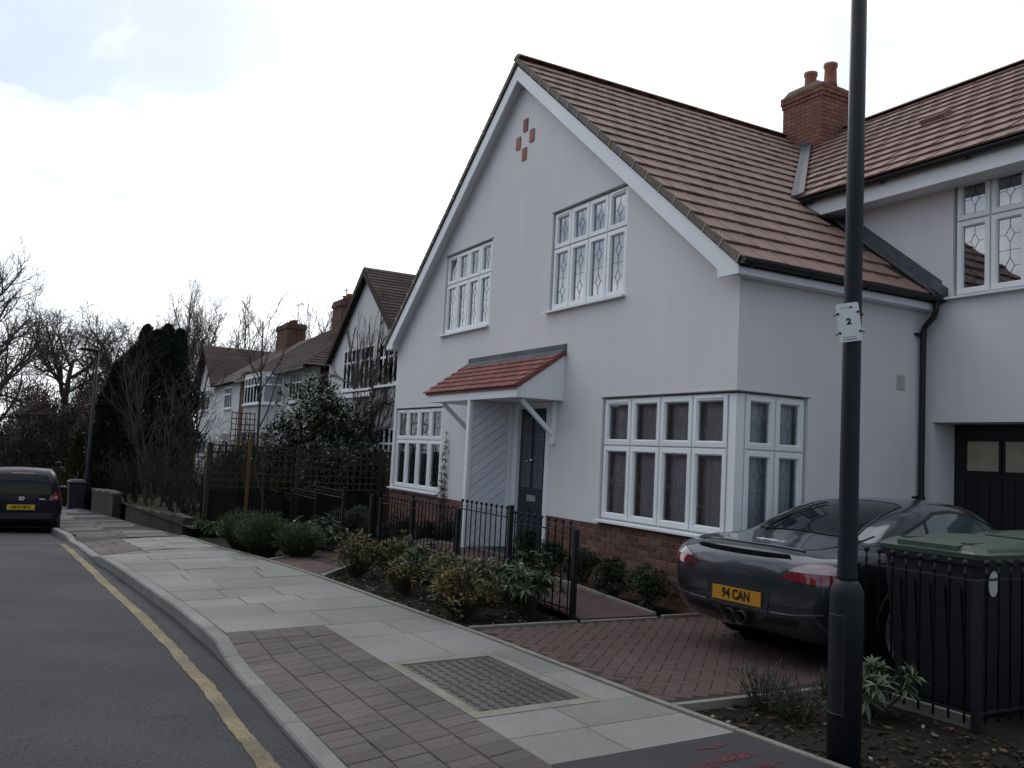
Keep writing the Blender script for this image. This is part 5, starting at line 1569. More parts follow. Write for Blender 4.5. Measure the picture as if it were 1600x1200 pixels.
    mb = MB(); mb.box(-.26, .26, -0.025, -0.006, .56, .671); pl = bpy.data.objects.new('number_plate', mb.mesh('number_plate', mat('plate_yellow_dirty', (0.50, 0.33, 0.02), 0.5, 0.3))); COL.objects.link(pl); pl.parent = root
    q = sub('plate_text', text_mesh('LM10 HKX', 0.10, M_INK, 'plate_text', 0.001, sx=0.80, bold=0.003), pl); q.location = (0, -0.0265, 0.6155); q.rotation_euler = (PI/2, 0, 0)
    mb = MB(); mb.tube([(0, -0.005, .90), (0.04, 0.02, .93), (.30, .055, .945)], 0.010, 6); q = bpy.data.objects.new('rear_wiper', mb.mesh('rear_wiper', M_CARBLACK)); COL.objects.link(q); q.parent = root
    mb = MB(); mb.box(-.5, .5, .4, 3.0, .17, .22); q = bpy.data.objects.new('underside', mb.mesh('underside', M_CARBLACK)); COL.objects.link(q); q.parent = root
    return root
hatchback()

# ---------------------------------------------------------------- street lamps
LPX, LPY = -3.36, 3.985
zl = g(LPX)-0.05
t = empty('lamp_post', (LPX, LPY, zl))
tag(t, 'black tubular lamp post in the near flower bed carrying a number sign', 'lamp post')
mb = MB(); mb.lathe((0, 0, 0), [(0.088, -0.1), (0.088, 0.93), (0.084, 0.955), (0.070, 0.985), (0.0535, 1.005)], 28); mb.build('post_base', M_POST, t, True)
mb = MB(); mb.lathe((0, 0, 0), [(0.0535, 1.005), (0.0525, 1.02), (0.047, 3.0), (0.042, 5.2)], 24); mb.build('post_shaft', M_POST, t, True)
mb = MB()
for k in range(9):
    a = math.radians(-126+k*9)
    for z in (0.30, 0.82): mb.v.append((math.cos(a)*0.0905, math.sin(a)*0.0905, z))
for k in range(8): mb.f.append((2*k, 2*k+2, 2*k+3, 2*k+1))
o = mb.build('inspection_door', M_POST, t, True)
q = MB()
for z in (0.30, 0.82): q.tube([(math.cos(math.radians(-126+k*9))*0.0905, math.sin(math.radians(-126+k*9))*0.0905, z) for k in range(9)], 0.0025, 5)
for a in (-126, -54): q.tube([(math.cos(math.radians(a))*0.0905, math.sin(math.radians(a))*0.0905, z) for z in (0.30, 0.82)], 0.0025, 5)
tag(sub('door_seam', q.mesh('door_seam', mat('post_edge', (0.022, 0.025, 0.032), 0.4)), o), kind='stuff')
mb = MB(); mb.tube([(0, 0, 5.1), (0, 0, 5.3), (-0.1, -0.25, 5.42)], 0.03, 10); mb.obox((-0.2, -0.5, 5.45), (0.1, 0.0, 0), (0.1, 0.28, 0.03), (0, 0, 0.05)); mb.build('lantern', M_POST, t)
# number sign tied to the post, tilted
sg = empty('number_sign', (LPX, LPY, 2.42))
tag(sg, 'tilted white plastic sign reading 2 cable-tied to the lamp post', 'sign')
vd = Vector((0-LPX, 0-LPY, 0)).normalized()                    # faces the street
fx = Vector((0, 0, 1)).cross(vd).normalized()
rot = Matrix.Rotation(math.radians(7.5), 3, vd)
fx2 = rot @ fx; fz2 = rot @ Vector((0, 0, 1))
Ms = frame_m(vd*0.055 - fx*0.018, fx2, -vd, fz2)
w2, h2, r = 0.060, 0.108, 0.012
outl = []
for (cx, cz, a0) in ((w2-r, h2-r, 0), (-w2+r, h2-r, 90), (-w2+r, -h2+r, 180), (w2-r, -h2+r, 270)):
    for k in range(5):
        a = math.radians(a0+k*22.5); outl.append((cx+math.cos(a)*r, cz+math.sin(a)*r))
mb = MB(); mb.prism(outl, lambda u, v, d: (u, d, v), -0.004, 0.002)
pl = put(mb.mesh('sign_plate', mat('sign_white', (0.62, 0.64, 0.66), 0.45, 0.4, n1=(9, 0.05))), 'sign_plate', sg, Ms)
def sgt(txt, size, x, z, m, sx=1.0, bold=0.0):
    me = text_mesh(txt, size, m, 'sign_text', 0.0005, sx=sx, bold=bold)
    q = sub('sign_text', me, pl); q.location = (x, -0.0046, z); q.rotation_euler = (PI/2, 0, 0)
sgt('2', 0.046, 0.0, 0.003, M_INK, 1.15, 0.0022)
# the small print cannot be read in the photograph: rows of tiny dashes
rs = random.Random(19)
for (x0_, x1_, z_, h_) in ((-0.034, 0.004, 0.082, 0.0035), (-0.038, 0.028, -0.082, 0.004), (-0.040, 0.028, -0.096, 0.005)):
    mb = MB(); x = x0_
    while x < x1_:
        w_ = rs.uniform(0.002, 0.0045); mb.box(x, x+w_, -0.0048, -0.0041, z_-h_/2*rs.uniform(0.7, 1.1), z_+h_/2*rs.uniform(0.7, 1.1)); x += w_+0.0012
    tag(sub('small_print', mb.mesh('small_print', M_INK), pl), kind='stuff')
mb = MB(); mb.add([(0.018+math.cos(PI/2*k)*(0.009 if k % 2 else 0.011), -0.0046, 0.082+math.sin(PI/2*k)*0.010) for k in range(4)], [(0, 1, 2, 3)])
sub('sign_logo', mb.mesh('sign_logo', mat('logo_red', (0.30, 0.05, 0.08), 0.5)), pl)
for z in (0.052, -0.056):
    for sx_ in (-1, 1):
        mb = MB(); mb.box(sx_*0.052-0.006, sx_*0.052+0.006, -0.008, -0.0042, z-0.006, z+0.006); mb.bar((sx_*0.056, -0.006, z), (sx_*0.075, 0.02, z-0.006), 0.006, 0.004)
        sub('cable_tie', mb.mesh('cable_tie', M_BLACK), pl)
    mb = MB()
    pts = [Matrix.Translation((0, 0, 2.42)).inverted() @ Vector((0, 0, 2.42+z)) + Vector((math.cos(a)*0.053, math.sin(a)*0.053, 0)) for a in [2*PI*k/20 for k in range(21)]]
    mb.tube(pts, 0.004, 5, False); mb.build('tie_band', M_BLACK, sg)
# distant street lamp
zf_ = g(-33)
t = empty('street_lamp', (-33, 1.9, zf_-0.1))
tag(t, 'distant dark street lamp with flat lantern standing before the bare trees', 'street lamp')
mb = MB(); mb.lathe((0, 0, 0), [(0.09, 0), (0.09, 1.2), (0.06, 1.3), (0.045, 5.42)], 14); mb.build('post', M_POST, t, True)
mb = MB(); mb.tube([(0, 0, 5.3), (0, 0, 5.44), (0, -0.35, 5.47)], 0.03, 8)
mb.lathe((0, -0.28, 5.46), [(0.02, -0.05), (0.20, -0.03), (0.24, 0.0), (0.16, 0.06), (0.03, 0.09)], 16)
for i, v in enumerate(mb.v):
    if i >= 24: mb.v[i] = (v[0]*0.7, -0.28+(v[1]+0.28)*1.5, v[2])
mb.build('lantern', M_POST, t, True)

# ---------------------------------------------------------------- wheeled bins
def wheeled_bin(name, loc, rz, w, d, h, lid, body, label, group=None, sticker=False, logo=False):
    t = empty(name, loc, rz)
    tag(t, label, 'bin', group)
    mb = MB(); tp = 0.84; hb = h-0.09
    n = 5
    ring = []
    for (z, s_) in ((0.05, tp), (0.09, tp+0.01), (hb*0.82, 0.985), (hb-0.06, 1.0), (hb-0.055, 1.075), (hb, 1.085), (hb, 0.96)):
        a, b = w/2*s_, d/2*s_; c_ = 0.05
        oct_ = [(-a+c_, -b), (a-c_, -b), (a, -b+c_), (a, b-c_), (a-c_, b), (-a+c_, b), (-a, b-c_), (-a, -b+c_)]
        ring.append([(x, y, z) for x, y in oct_])
    for r in ring: mb.v.extend(r)
    for i in range(len(ring)-1):
        for j in range(8): mb.f.append((i*8+j, i*8+(j+1) % 8, (i+1)*8+(j+1) % 8, (i+1)*8+j))
    mb.f.append(tuple(range(8))[::-1])
    b_ = mb.build('bin_body', body, t)
    for k in (-2, -1, 0, 1, 2):                      # ribs
        q = MB(); x = k*w*0.15
        q.bar((x, -d/2*tp-0.008, 0.12), (x, -d/2*0.985-0.008, hb*0.80), 0.018, 0.012, (0, -1, 0)); sub('rib', q.mesh('rib', body), b_)
    # lid: shallow dome with raised panel and front grip
    mb = MB(); ring = []
    for (z, s_, sh) in ((hb-0.012, 1.10, 0), (hb+0.02, 1.11, 0), (hb+0.035, 1.03, 0), (hb+0.055, 0.98, 0.005), (hb+0.075, 0.80, 0.01), (hb+0.085, 0.45, 0.012)):
        a, b = w/2*s_, d/2*s_; c_ = 0.06
        ring.append([(x, y, z+sh*(1+y/b)) for x, y in [(-a+c_, -b), (a-c_, -b), (a, -b+c_), (a, b-c_), (a-c_, b), (-a+c_, b), (-a, b-c_), (-a, -b+c_)]])
    for r in ring: mb.v.extend(r)
    for i in range(len(ring)-1):
        for j in range(8): mb.f.append((i*8+j, i*8+(j+1) % 8, (i+1)*8+(j+1) % 8, (i+1)*8+j))
    mb.f.append(tuple(len(mb.v)-8+k for k in range(8)))
    ld = mb.build('lid', lid, t)
    q = MB()
    for x in (-w*0.30, w*0.30): q.obox((x, 0, hb+0.075), (0.035, 0, 0), (0, d*0.42, 0.004), (0, 0, 0.012))
    q.obox((0, -d*0.47, hb+0.045), (w*0.3, 0, 0), (0, 0.05, 0.006), (0, 0, 0.022))
    sub('lid_ridge', q.mesh('lid_ridge', lid), ld)
    q = MB(); q.tube([(-w*0.36, d/2+0.05, hb+0.01), (w*0.36, d/2+0.05, hb+0.01)], 0.016, 10)
    for x in (-w*0.34, 0, w*0.34): q.bar((x, d/2-0.02, hb-0.02), (x, d/2+0.055, hb+0.01), 0.03, 0.03)
    q.build('handle', body, t)
    for sx in (-1, 1):
        q = MB(); q.lathe((sx*(w/2*0.80), d/2*0.80, 0.1), [(0.03, -0.025), (0.095, -0.025), (0.10, -0.015), (0.10, 0.015), (0.095, 0.025), (0.03, 0.025)], 22, 'x'); q.build('wheel', M_TYRE, t, True)
    if sticker:
        q = MB(); n = 22; sxp = w*0.5*0.975+0.004
        q.add([(w/2*0.985+0.006+0.02*(hb*0.84+math.sin(2*PI*k/n)*0.085-hb*0.8), -d*0.34+math.cos(2*PI*k/n)*0.055, hb*0.84+math.sin(2*PI*k/n)*0.085) for k in range(n)], [tuple(range(n))])
        q.build('sticker', mat('sticker', (0.55, 0.56, 0.58), 0.5), t)
    if logo:
        q = MB(); q.box(-0.10, 0.10, -d/2*0.985-0.014, -d/2*0.985-0.004, hb*0.74, hb*0.76); q.box(-0.02, 0.06, -d/2*0.985-0.015, -d/2*0.985-0.004, hb*0.765, hb*0.79); q.build('bin_print', mat('bin_print', (0.2, 0.21, 0.23), 0.5), t)
    return t
M_BINB = mat('bin_black', (0.008, 0.009, 0.012), 0.5, 0.35, n1=(3, 0.1))
M_BING = mat('bin_green_lid', (0.038, 0.060, 0.044), 0.45, 0.4, n1=(2, 0.1))
M_BINBL = mat('bin_dark_blue', (0.012, 0.014, 0.022), 0.4, 0.45)
wheeled_bin('wheeled_bin', (-3.98, 5.94, g(-3.9)-0.03), 0.02, 0.76, 0.84, 1.15, M_BING, M_BINB, 'black green-lidded wheeled bin with white oval sticker, nearest behind the corner railing', sticker=True)
wheeled_bin('wheeled_bin', (-3.98, 6.95, g(-3.0)-0.03), -0.06, 0.74, 0.80, 1.17, M_BING, M_BINB, 'second black green-lidded wheeled bin, behind the one with the sticker')
wheeled_bin('wheeled_bin', (-33.1, 1.64, g(-33)-0.03), -PI/2+0.05, 0.56, 0.60, 1.0, M_BINBL, M_BINBL, 'dark wheeled bin standing on the far pavement beyond the blue car', logo=True)

# ---------------------------------------------------------------- railings with ball finials
def ball_bar_mesh(h):
    mb = MB()
    mb.lathe((0, 0, 0), [(0.0075, 0), (0.0075, h-0.10), (0.012, h-0.095), (0.012, h-0.085), (0.0075, h-0.08), (0.0075, h-0.045)], 8)
    mb.lathe((0, 0, h-0.025), [(0.004, -0.022), (0.015, -0.014), (0.021, 0.0), (0.015, 0.014), (0.003, 0.021)], 8)
    return mb.mesh('railing_bar', M_IRON, True)
def railing(label, panels, group=None, posts=()):
    """panels: list of (start xy, end xy, z foot, height, bars)"""
    a = panels[0][0]
    t = empty('iron_railing', (a[0], a[1], panels[0][2]), world=False)
    tag(t, label, 'railing', group)
    o0 = Vector((a[0], a[1], panels[0][2]))
    cache = {}
    for (p, q, z, h, n) in panels:
        p3 = Vector((p[0], p[1], z))-o0; q3 = Vector((q[0], q[1], z))-o0
        mb = MB(); mb.bar(p3+Vector((0, 0, h-0.13)), q3+Vector((0, 0, h-0.13)), 0.034, 0.010); mb.build('top_rail', M_IRON, t)
        mb = MB(); mb.bar(p3+Vector((0, 0, 0.07)), q3+Vector((0, 0, 0.07)), 0.034, 0.010); mb.build('bottom_rail', M_IRON, t)
        if h not in cache: cache[h] = ball_bar_mesh(h)
        for i in range(n):
            c_ = p3.lerp(q3, (i+0.5)/n)
            ob = bpy.data.objects.new('railing_bar', cache[h]); COL.objects.link(ob); ob.parent = t; ob.location = c_
    for (x, y, z, h, cap) in posts:
        c_ = Vector((x, y, z))-o0
        mb = MB(); mb.box(c_.x-0.024, c_.x+0.024, c_.y-0.024, c_.y+0.024, c_.z-0.05, c_.z+h)
        if cap: mb.lathe(c_+Vector((0, 0, h)), [(0.012, 0), (0.012, 0.04), (0.026, 0.055), (0.026, 0.075), (0.008, 0.10)], 8)
        mb.build('railing_post', M_IRON, t)
    return t
FY_ = 4.86
railing('long black iron railing behind the near flower bed before the porch',
        [((-8.72, FY_), (-7.43, FY_), 0.02, 0.95, 9), ((-10.08, FY_), (-8.78, FY_), 0.06, 0.95, 10), ((-11.58, FY_), (-10.14, FY_), -0.05, 0.95, 12), ((-12.85, FY_), (-11.64, FY_), -0.07, 0.95, 10)],
        posts=[(-7.40, FY_, 0.0, 0.88, False), (-8.75, FY_, 0.02, 1.0, False), (-10.11, FY_, -0.03, 0.90, False), (-11.61, FY_, -0.05, 0.92, True), (-12.88, FY_, -0.08, 0.90, False), (-13.3, FY_, -0.10, 0.95, False)])
railing('stepped black iron railing beyond the brick entry path',
        [((-16.00, 4.78), (-14.55, 4.80), -0.12, 0.95, 12), ((-17.55, 4.76), (-16.06, 4.78), -0.24, 0.95, 12), ((-19.2, 4.74), (-17.61, 4.76), -0.38, 0.95, 12)],
        posts=[(-14.50, 4.80, -0.12, 0.92, True), (-16.03, 4.78, -0.2, 0.95, False), (-17.58, 4.76, -0.3, 0.95, False), (-19.25, 4.74, -0.4, 0.95, False)])
railing('black iron railing round the bin corner beside the lamp post',
        [((-4.40, 5.35), (-3.53, 5.35), g(-4)+0.0, 1.03, 8), ((-3.50, 5.38), (-3.50, 6.9), g(-3.5)+0.0, 1.03, 12)],
        posts=[(-3.50, 5.35, g(-3.5)-0.02, 0.92, False), (-4.44, 5.35, g(-4.4)-0.02, 0.92, False)])
edging([(-4.42, 5.42), (-3.56, 5.42)], lambda x, y: g(x), par=drive, h=0.03)
# ---------------------------------------------------------------- neighbouring houses, on the same building line
M_RENDER = mat('old_render', (0.60, 0.59, 0.59), 0.95, 0.12, n1=(0.5, 0.12), n2=(8, 0.06), bump=(25, 0.3, 0.01))
M_FARGLASS = mat('far_window_glass', (0.035, 0.04, 0.05), 0.05, 0.8)
M_TIMBER = mat('dark_timber', (0.045, 0.032, 0.026), 0.8, 0.2, n1=(3, 0.2))
def fwin(parent, tf, u0, u1, v0, v1, n, vt=None, bars=0):
    """window of a neighbour: frame with mullions and transom > panes, sill"""
    mb = MB()
    def bx(a, b, c, e, d0, d1):
        mb.add([tf(x, z, d) for d in (d0, d1) for (x, z) in ((a, c), (b, c), (b, e), (a, e))], [(0,1,2,3),(7,6,5,4),(0,4,5,1),(1,5,6,2),(2,6,7,3),(3,7,4,0)])
    f = 0.06
    bx(u0, u1, v1-f, v1, -0.03, 0.05); bx(u0, u1, v0, v0+f, -0.03, 0.05); bx(u0, u0+f, v0+f, v1-f, -0.03, 0.05); bx(u1-f, u1, v0+f, v1-f, -0.03, 0.05)
    for i in range(1, n):
        u = u0+(u1-u0)*i/n; bx(u-0.035, u+0.035, v0+f, v1-f, -0.028, 0.048)
    vt = vt if vt else v0+(v1-v0)*0.66
    bx(u0+f, u1-f, vt-0.03, vt+0.03, -0.032, 0.046)
    if bars:
        for i in range(n):
            um = u0+(u1-u0)*(i+0.5)/n; bx(um-0.011, um+0.011, vt+0.03, v1-f, -0.01, 0.03)
    w = mb.build('window', M_WHITE, parent)
    for i in range(n):
        a = u0+(u1-u0)*i/n+0.03; b = u0+(u1-u0)*(i+1)/n-0.03
        for (c_, e) in ((v0+f, vt-0.03), (vt+0.03, v1-f)):
            q = MB(); q.add([tf(x, z, 0.0) for (x, z) in ((a, c_), (b, c_), (b, e), (a, e))], [(0, 1, 2, 3)])
            sub('pane', q.mesh('pane', M_FARGLASS), w)
    q = MB(); q.add([tf(x, z, d) for d in (-0.09, 0.04) for (x, z) in ((u0-0.06, v0-0.06), (u1+0.06, v0-0.06), (u1+0.06, v0-0.001), (u0-0.06, v0-0.001))], [(0,1,2,3),(7,6,5,4),(0,4,5,1),(1,5,6,2),(2,6,7,3),(3,7,4,0)])
    sub('sill', q.mesh('sill', M_WHITE), w)
    return w
def gable_roof(parent, x0, x1, xr, ze, zr, y0, y1, m=M_TILE_OLD, th=0.12):
    """ridge along Y"""
    r = None
    mb = MB()
    mb.prism([(x0, ze), (xr, zr), (xr, zr-th), (x0, ze-th)], lambda u, v, d: (u, d, v), y0, y1)
    mb.prism([(x1, ze), (xr, zr), (xr, zr-th*1.02), (x1, ze-th*1.02)], lambda u, v, d: (u, d, v), y0+0.001, y1)
    r = mb.build('roof', m, parent)
    # courses of tiles
    n = int(math.hypot(xr-x1, zr-ze)/0.16)
    q = MB()
    for sgn, xe in ((1, x1), (-1, x0)):
        L = Vector((xe-xr, 0, ze-zr)); d = L.normalized(); nn = Vector((-d.z*1, 0, d.x)) if sgn < 0 else Vector((-d.z, 0, d.x))
        if nn.z < 0: nn = -nn
        for k in range(n):
            p = Vector((xr, (y0+y1)/2, zr))+L*((k+0.5)/n)
            q.obox(p+nn*0.012, d*(L.length/n*0.52)-nn*-0.0, Vector((0, (y1-y0)/2, 0)), nn*0.012+d*0.0)
            # tilt each course slightly
            for i in range(8):
                v = Vector(q.v[-8+i]); s2 = (v-p).dot(d)/(L.length/n*0.52)
                q.v[-8+i] = tuple(v+nn*(0.009*s2))
    tag(sub('tile_courses', q.mesh('tile_courses', m), r), kind='stuff')
    return r
def chimney_stack(parent, x0, x1, y0, y1, z0, z1, pots, m=M_OLDBRICK):
    mb = MB(); mb.box(x0, x1, y0, y1, z0, z1-0.25); mb.box(x0-0.05, x1+0.05, y0-0.05, y1+0.05, z1-0.249, z1-0.1); mb.box(x0-0.02, x1+0.02, y0-0.02, y1+0.02, z1-0.0995, z1)
    ch_ = mb.build('chimney', m, parent)
    for (x, y, h) in pots:
        q = MB(); q.lathe((x, y, z1-0.02), [(0.14, 0), (0.12, h*0.8), (0.14, h*0.85), (0.14, h), (0.1, h), (0.1, h*0.6)], 12)
        sub('chimney_pot', q.mesh('chimney_pot', MATS['chimney_pot_clay'], True), ch_)
    return ch_
NY = 8.0
nf = lambda u, v, d: (u, NY+d, v)
# --- gabled neighbour with creeper
gb = gh(-23)
nb1 = empty('neighbour_house', (-22.5, NY, gb), world=True)
tag(nb1, 'white gabled neighbour house overgrown with a bare creeper, nearest the white house', 'house')
mb = MB(); mb.prism([(-26.4, gb-0.3), (-18.8, gb-0.3), (-18.8, 4.2), (-20.45, 4.2), (-23.22, 6.38), (-26.05, 4.2), (-26.4, 4.2)], lambda u, v, d: (u, d, v), NY, NY+0.25)
mb.build('front_wall', M_RENDER, nb1)
mb = MB(); mb.box(-26.4, -26.15, NY+0.251, 14.5, gb-0.3, 4.3); mb.box(-19.05, -18.8, NY+0.251, 14.5, gb-0.3, 4.3); mb.build('side_walls', M_RENDER, nb1)
gable_roof(nb1, -26.35, -20.10, -23.22, 4.12, 6.55, NY-0.18, 14.5, th=0.08)
mb = MB(); mb.prism([(NY-0.3, 4.1), (11, 6.2), (14.2, 4.1)], lambda u, v, d: (d, u, v), -20.2, -18.5); mb.build('rear_roof', M_TILE_OLD, nb1)
for sgn in (1, -1):
    mb = MB(); f_ = lambda o_, dr: (-23.22+sgn*o_, 6.55-0.776*o_-dr)
    mb.prism([f_(0, 0.06), f_(3.12, 0.06), f_(3.12, 0.22), f_(0, 0.22)], lambda u, v, d: (u, d, v), NY-0.19, NY-0.15); mb.build('barge_board', M_TIMBER, nb1)
fwin(nb1, nf, -24.95, -23.52, 3.17, 4.36, 4, bars=0); fwin(nb1, nf, -23.45, -22.35, 3.17, 4.36, 3); fwin(nb1, nf, -22.0, -20.5, 3.20, 4.30, 4)
fwin(nb1, nf, -22.0, -20.5, 0.9, 2.1, 4); fwin(nb1, nf, -25.2, -23.0, 0.9, 2.1, 5)
mb = MB(); mb.box(-25.3, -22.2, NY-0.06, NY-0.001, 2.95, 3.07); mb.build('bay_ledge', M_WHITE, nb1)
mb = MB(); mb.lathe((0, 0, 0), [(0.02, 0.07), (0.11, 0.05), (0.19, 0.0), (0.20, -0.005), (0.11, 0.04), (0.01, 0.06)], 20); me = mb.mesh('satellite_dish', mat('dish_grey', (0.03, 0.03, 0.032), 0.6), True)
o = put(me, 'satellite_dish', nb1, Matrix.Translation((-20.95+22.5, -0.35, 2.75-gb)) @ Matrix.Rotation(math.radians(65), 4, 'X') @ Matrix.Rotation(math.radians(20), 4, 'Y'))
mb = MB(); mb.tube([(-20.95, 7.99, 2.7), (-20.95, 7.75, 2.7), (-20.95, 7.65, 2.75)], 0.02, 6); mb.build('dish_arm', M_IRON, nb1)
# --- long semi-detached pair beyond it
gb = gh(-38)
nb2 = empty('neighbour_house', (-36, NY, gb), world=True)
tag(nb2, 'long white semi-detached house with dark hipped roof and projecting bay', 'house')
mb = MB(); mb.box(-28.2, -26.55, NY+0.5, NY+0.75, gb-0.3, 4.3); mb.build('brick_link', M_OLDBRICK, nb2)
mb = MB(); mb.box(-38.0, -28.21, NY, NY+0.25, gb-0.3, 4.2); mb.build('front_wall', M_RENDER, nb2)
mb = MB(); mb.box(-28.46, -28.212, NY+0.251, 14, gb-0.3, 4.2); mb.build('side_wall', M_OLDBRICK, nb2)
mb = MB(); mb.box(-39.1, -38.001, NY-0.05, NY+0.25, gb-0.3, 4.5); mb.build('brick_pier', M_OLDBRICK, nb2)
# hipped roof
def poly_roof(pts, faces, name, parent, m=M_TILE_OLD):
    mb = MB(); mb.add(pts, faces); return mb.build(name, m, parent)
E0, E1 = NY-0.35, 14.3
pts = [(-38.6, E0, 4.12), (-27.85, E0, 4.12), (-27.85, E1, 4.12), (-38.6, E1, 4.12), (-37.6, 11.0, 6.45), (-31.5, 11.0, 6.45)]
r2 = poly_roof(pts, [(0, 1, 5, 4), (1, 2, 5), (2, 3, 4, 5), (3, 0, 4), (0, 3, 2, 1)], 'roof', nb2)
mb = MB()
nc_ = 22
for k in range(nc_):
    t0, t1 = k/nc_, (k+1)/nc_
    def L4(t_, up): 
        a = Vector(pts[0]).lerp(Vector(pts[4]), t_); b = Vector(pts[1]).lerp(Vector(pts[5]), t_); n_ = Vector((0, -0.55, 0.83))*up
        return a+n_, b+n_
    a, b = L4(t0, 0.035); c_, d_ = L4(t1, 0.012); e_, f_ = L4(t0, 0.0)
    mb.add([a, b, d_, c_, e_, f_], [(0, 1, 2, 3), (4, 5, 1, 0)])
    def L5(t_, up):
        a = Vector(pts[1]).lerp(Vector(pts[5]), t_); b = Vector(pts[2]).lerp(Vector(pts[5]), t_); n_ = Vector((0.55, 0, 0.83))*up
        return a+n_, b+n_
    a, b = L5(t0, 0.035); c_, d_ = L5(t1, 0.012); e_, f_ = L5(t0, 0.0)
    mb.add([a, b, d_, c_, e_, f_], [(0, 1, 2, 3), (4, 5, 1, 0)])
tag(sub('tile_courses', mb.mesh('tile_courses', M_TILE_OLD), r2), kind='stuff')
mb = MB(); mb.box(-38.6, -27.85, E0-0.08, E0+0.0, 4.0, 4.1); mb.build('gutter', M_BLACK, nb2)
# bay
mb = MB(); mb.prism([(-35.2, NY), (-34.8, NY-0.75), (-32.0, NY-0.75), (-31.6, NY)], lambda u, v, d: (u, v, d), gb-0.3, 4.1); mb.build('bay', M_RENDER, nb2)
bf = lambda u, v, d: (u, NY-0.75+d, v)
fwin(nb2, bf, -34.7, -32.1, 2.95, 3.98, 5, bars=1); fwin(nb2, bf, -34.7, -32.1, 0.75, 1.95, 5, bars=1)
bs = Vector((0.4, 0.75)).normalized()
sf = lambda u, v, d: (-32.0+bs.x*u-bs.y*d, NY-0.75+bs.y*u+bs.x*d, v)
fwin(nb2, sf, 0.06, 0.80, 2.95, 3.98, 1); fwin(nb2, sf, 0.06, 0.80, 0.75, 1.95, 1)
fwin(nb2, nf, -37.45, -35.95, 3.0, 4.0, 4, bars=1); fwin(nb2, nf, -37.45, -35.95, 0.8, 1.95, 4, bars=1)
fwin(nb2, nf, -30.9, -29.3, 3.0, 4.0, 4, bars=1); fwin(nb2, nf, -30.9, -29.3, 0.8, 1.95, 4)
chimney_stack(nb2, -33.4, -32.3, 10.1, 11.0, 4.5, 7.15, [(-33.1, 10.5, 0.28), (-32.6, 10.5, 0.30)])
mb = MB(); mb.tube([(-34.0, 10.8, 6.0), (-34.0, 10.8, 7.9)], 0.018, 6)
for z, l in ((7.85, .25), (7.6, .3), (7.1, .3)): mb.bar((-34.0-l, 10.8, z), (-34.0+l, 10.8, z), 0.018, 0.018); mb.bar((-34.0, 10.8-l, z-0.05), (-34.0, 10.8+l, z-0.05), 0.018, 0.018)
mb.build('tv_aerial', M_IRON, nb2)
# --- gabled house at the far end
gb = gh(-46)
nb3 = empty('neighbour_house', (-44.5, NY, gb), world=True)
tag(nb3, 'farthest white gabled house with broad brown roof and brick chimney', 'house')
mb = MB(); mb.prism([(-49.6, gb-0.5), (-39.12, gb-0.5), (-39.12, 4.1), (-45.3, 4.3), (-47.7, 6.2), (-49.6, 4.6)], lambda u, v, d: (u, d, v), NY, NY+0.25); mb.build('front_wall', M_RENDER, nb3)
mb = MB(); mb.box(-39.37, -39.121, NY+0.251, 14, gb-0.5, 4.1); mb.box(-49.6, -49.35, NY+0.251, 14, gb-0.5, 4.4); mb.build('side_walls', M_RENDER, nb3)
gable_roof(nb3, -50.2, -44.6, -47.7, 4.25, 6.40, NY-0.35, 14.5)
mb = MB(); mb.prism([(E0, 4.12), (11.0, 6.40), (E1, 4.12)], lambda u, v, d: (d, u, v), -45.3, -38.7); mb.build('main_roof', M_TILE_OLD, nb3)
fwin(nb3, nf, -49.2, -46.6, 3.0, 4.1, 5, bars=1); fwin(nb3, nf, -49.2, -46.6, 0.7, 1.9, 5, bars=1); fwin(nb3, nf, -42.6, -40.9, 3.0, 4.0, 4, bars=1); fwin(nb3, nf, -42.6, -40.9, 0.8, 1.9, 4, bars=1)
chimney_stack(nb3, -44.3, -42.2, 10.6, 11.5, 5.0, 7.35, [(-44.0, 11.0, 0.22), (-43.5, 11.0, 0.22), (-43.0, 11.0, 0.25), (-42.5, 11.0, 0.22)])
mb = MB(); mb.tube([(-42.0, 11.0, 6.4), (-42.0, 11.0, 8.3)], 0.015, 6); mb.bar((-42.6, 11, 8.25), (-41.3, 11, 8.25), 0.015, 0.015)
for k in range(6): mb.bar((-42.5+k*0.2, 10.8, 8.25), (-42.5+k*0.2, 11.2, 8.25), 0.012, 0.012)
mb.build('tv_aerial', M_IRON, nb3)

# ---------------------------------------------------------------- boundary fence with trellis, along X = -18.2
FX = -18.2
M_TREL = mat('trellis_wood', (0.036, 0.034, 0.024), 0.9, 0.15, n1=(3, 0.25), rnd=0.2)
M_TANWOOD = mat('tan_post', (0.105, 0.068, 0.026), 0.85, 0.2, n1=(4, 0.2))
t = empty('trellis_fence', (FX, 3.2, g(FX)), world=True)
tag(t, 'dark square-lattice trellis fence between the gardens left of the white house', 'fence')
z0, z1 = 0.62, 1.50
k = 0
y = 3.25
while y < 7.9:
    mb = MB(); mb.box(FX-0.012, FX+0.012, y-0.016, y+0.016, z0, z1); mb.build('trellis_slat', M_TREL, t); y += 0.115 if False else 0.135
for j in range(7):
    z = z0+0.03+j*(z1-z0-0.06)/6
    mb = MB(); mb.box(FX+0.0125, FX+0.034, 3.2, 7.9, z-0.016, z+0.016); mb.build('trellis_rail', M_TREL, t)
for (y, h, m) in ((3.2, 1.52, M_TREL), (5.0, 1.55, M_TREL), (6.8, 1.55, M_TREL)):
    mb = MB(); mb.box(FX-0.06, FX+0.045, y-0.04, y+0.04, -0.5, h); mb.build('fence_post', m, t)
y = 3.25
while y < 7.85:
    mb = MB(); mb.box(FX-0.03, FX-0.012, y, y+0.13, -0.35, z0-0.04); mb.build('fence_board', mat('dark_board', (0.016, 0.014, 0.012), 0.9, 0.1, rnd=0.2), t); y += 0.134
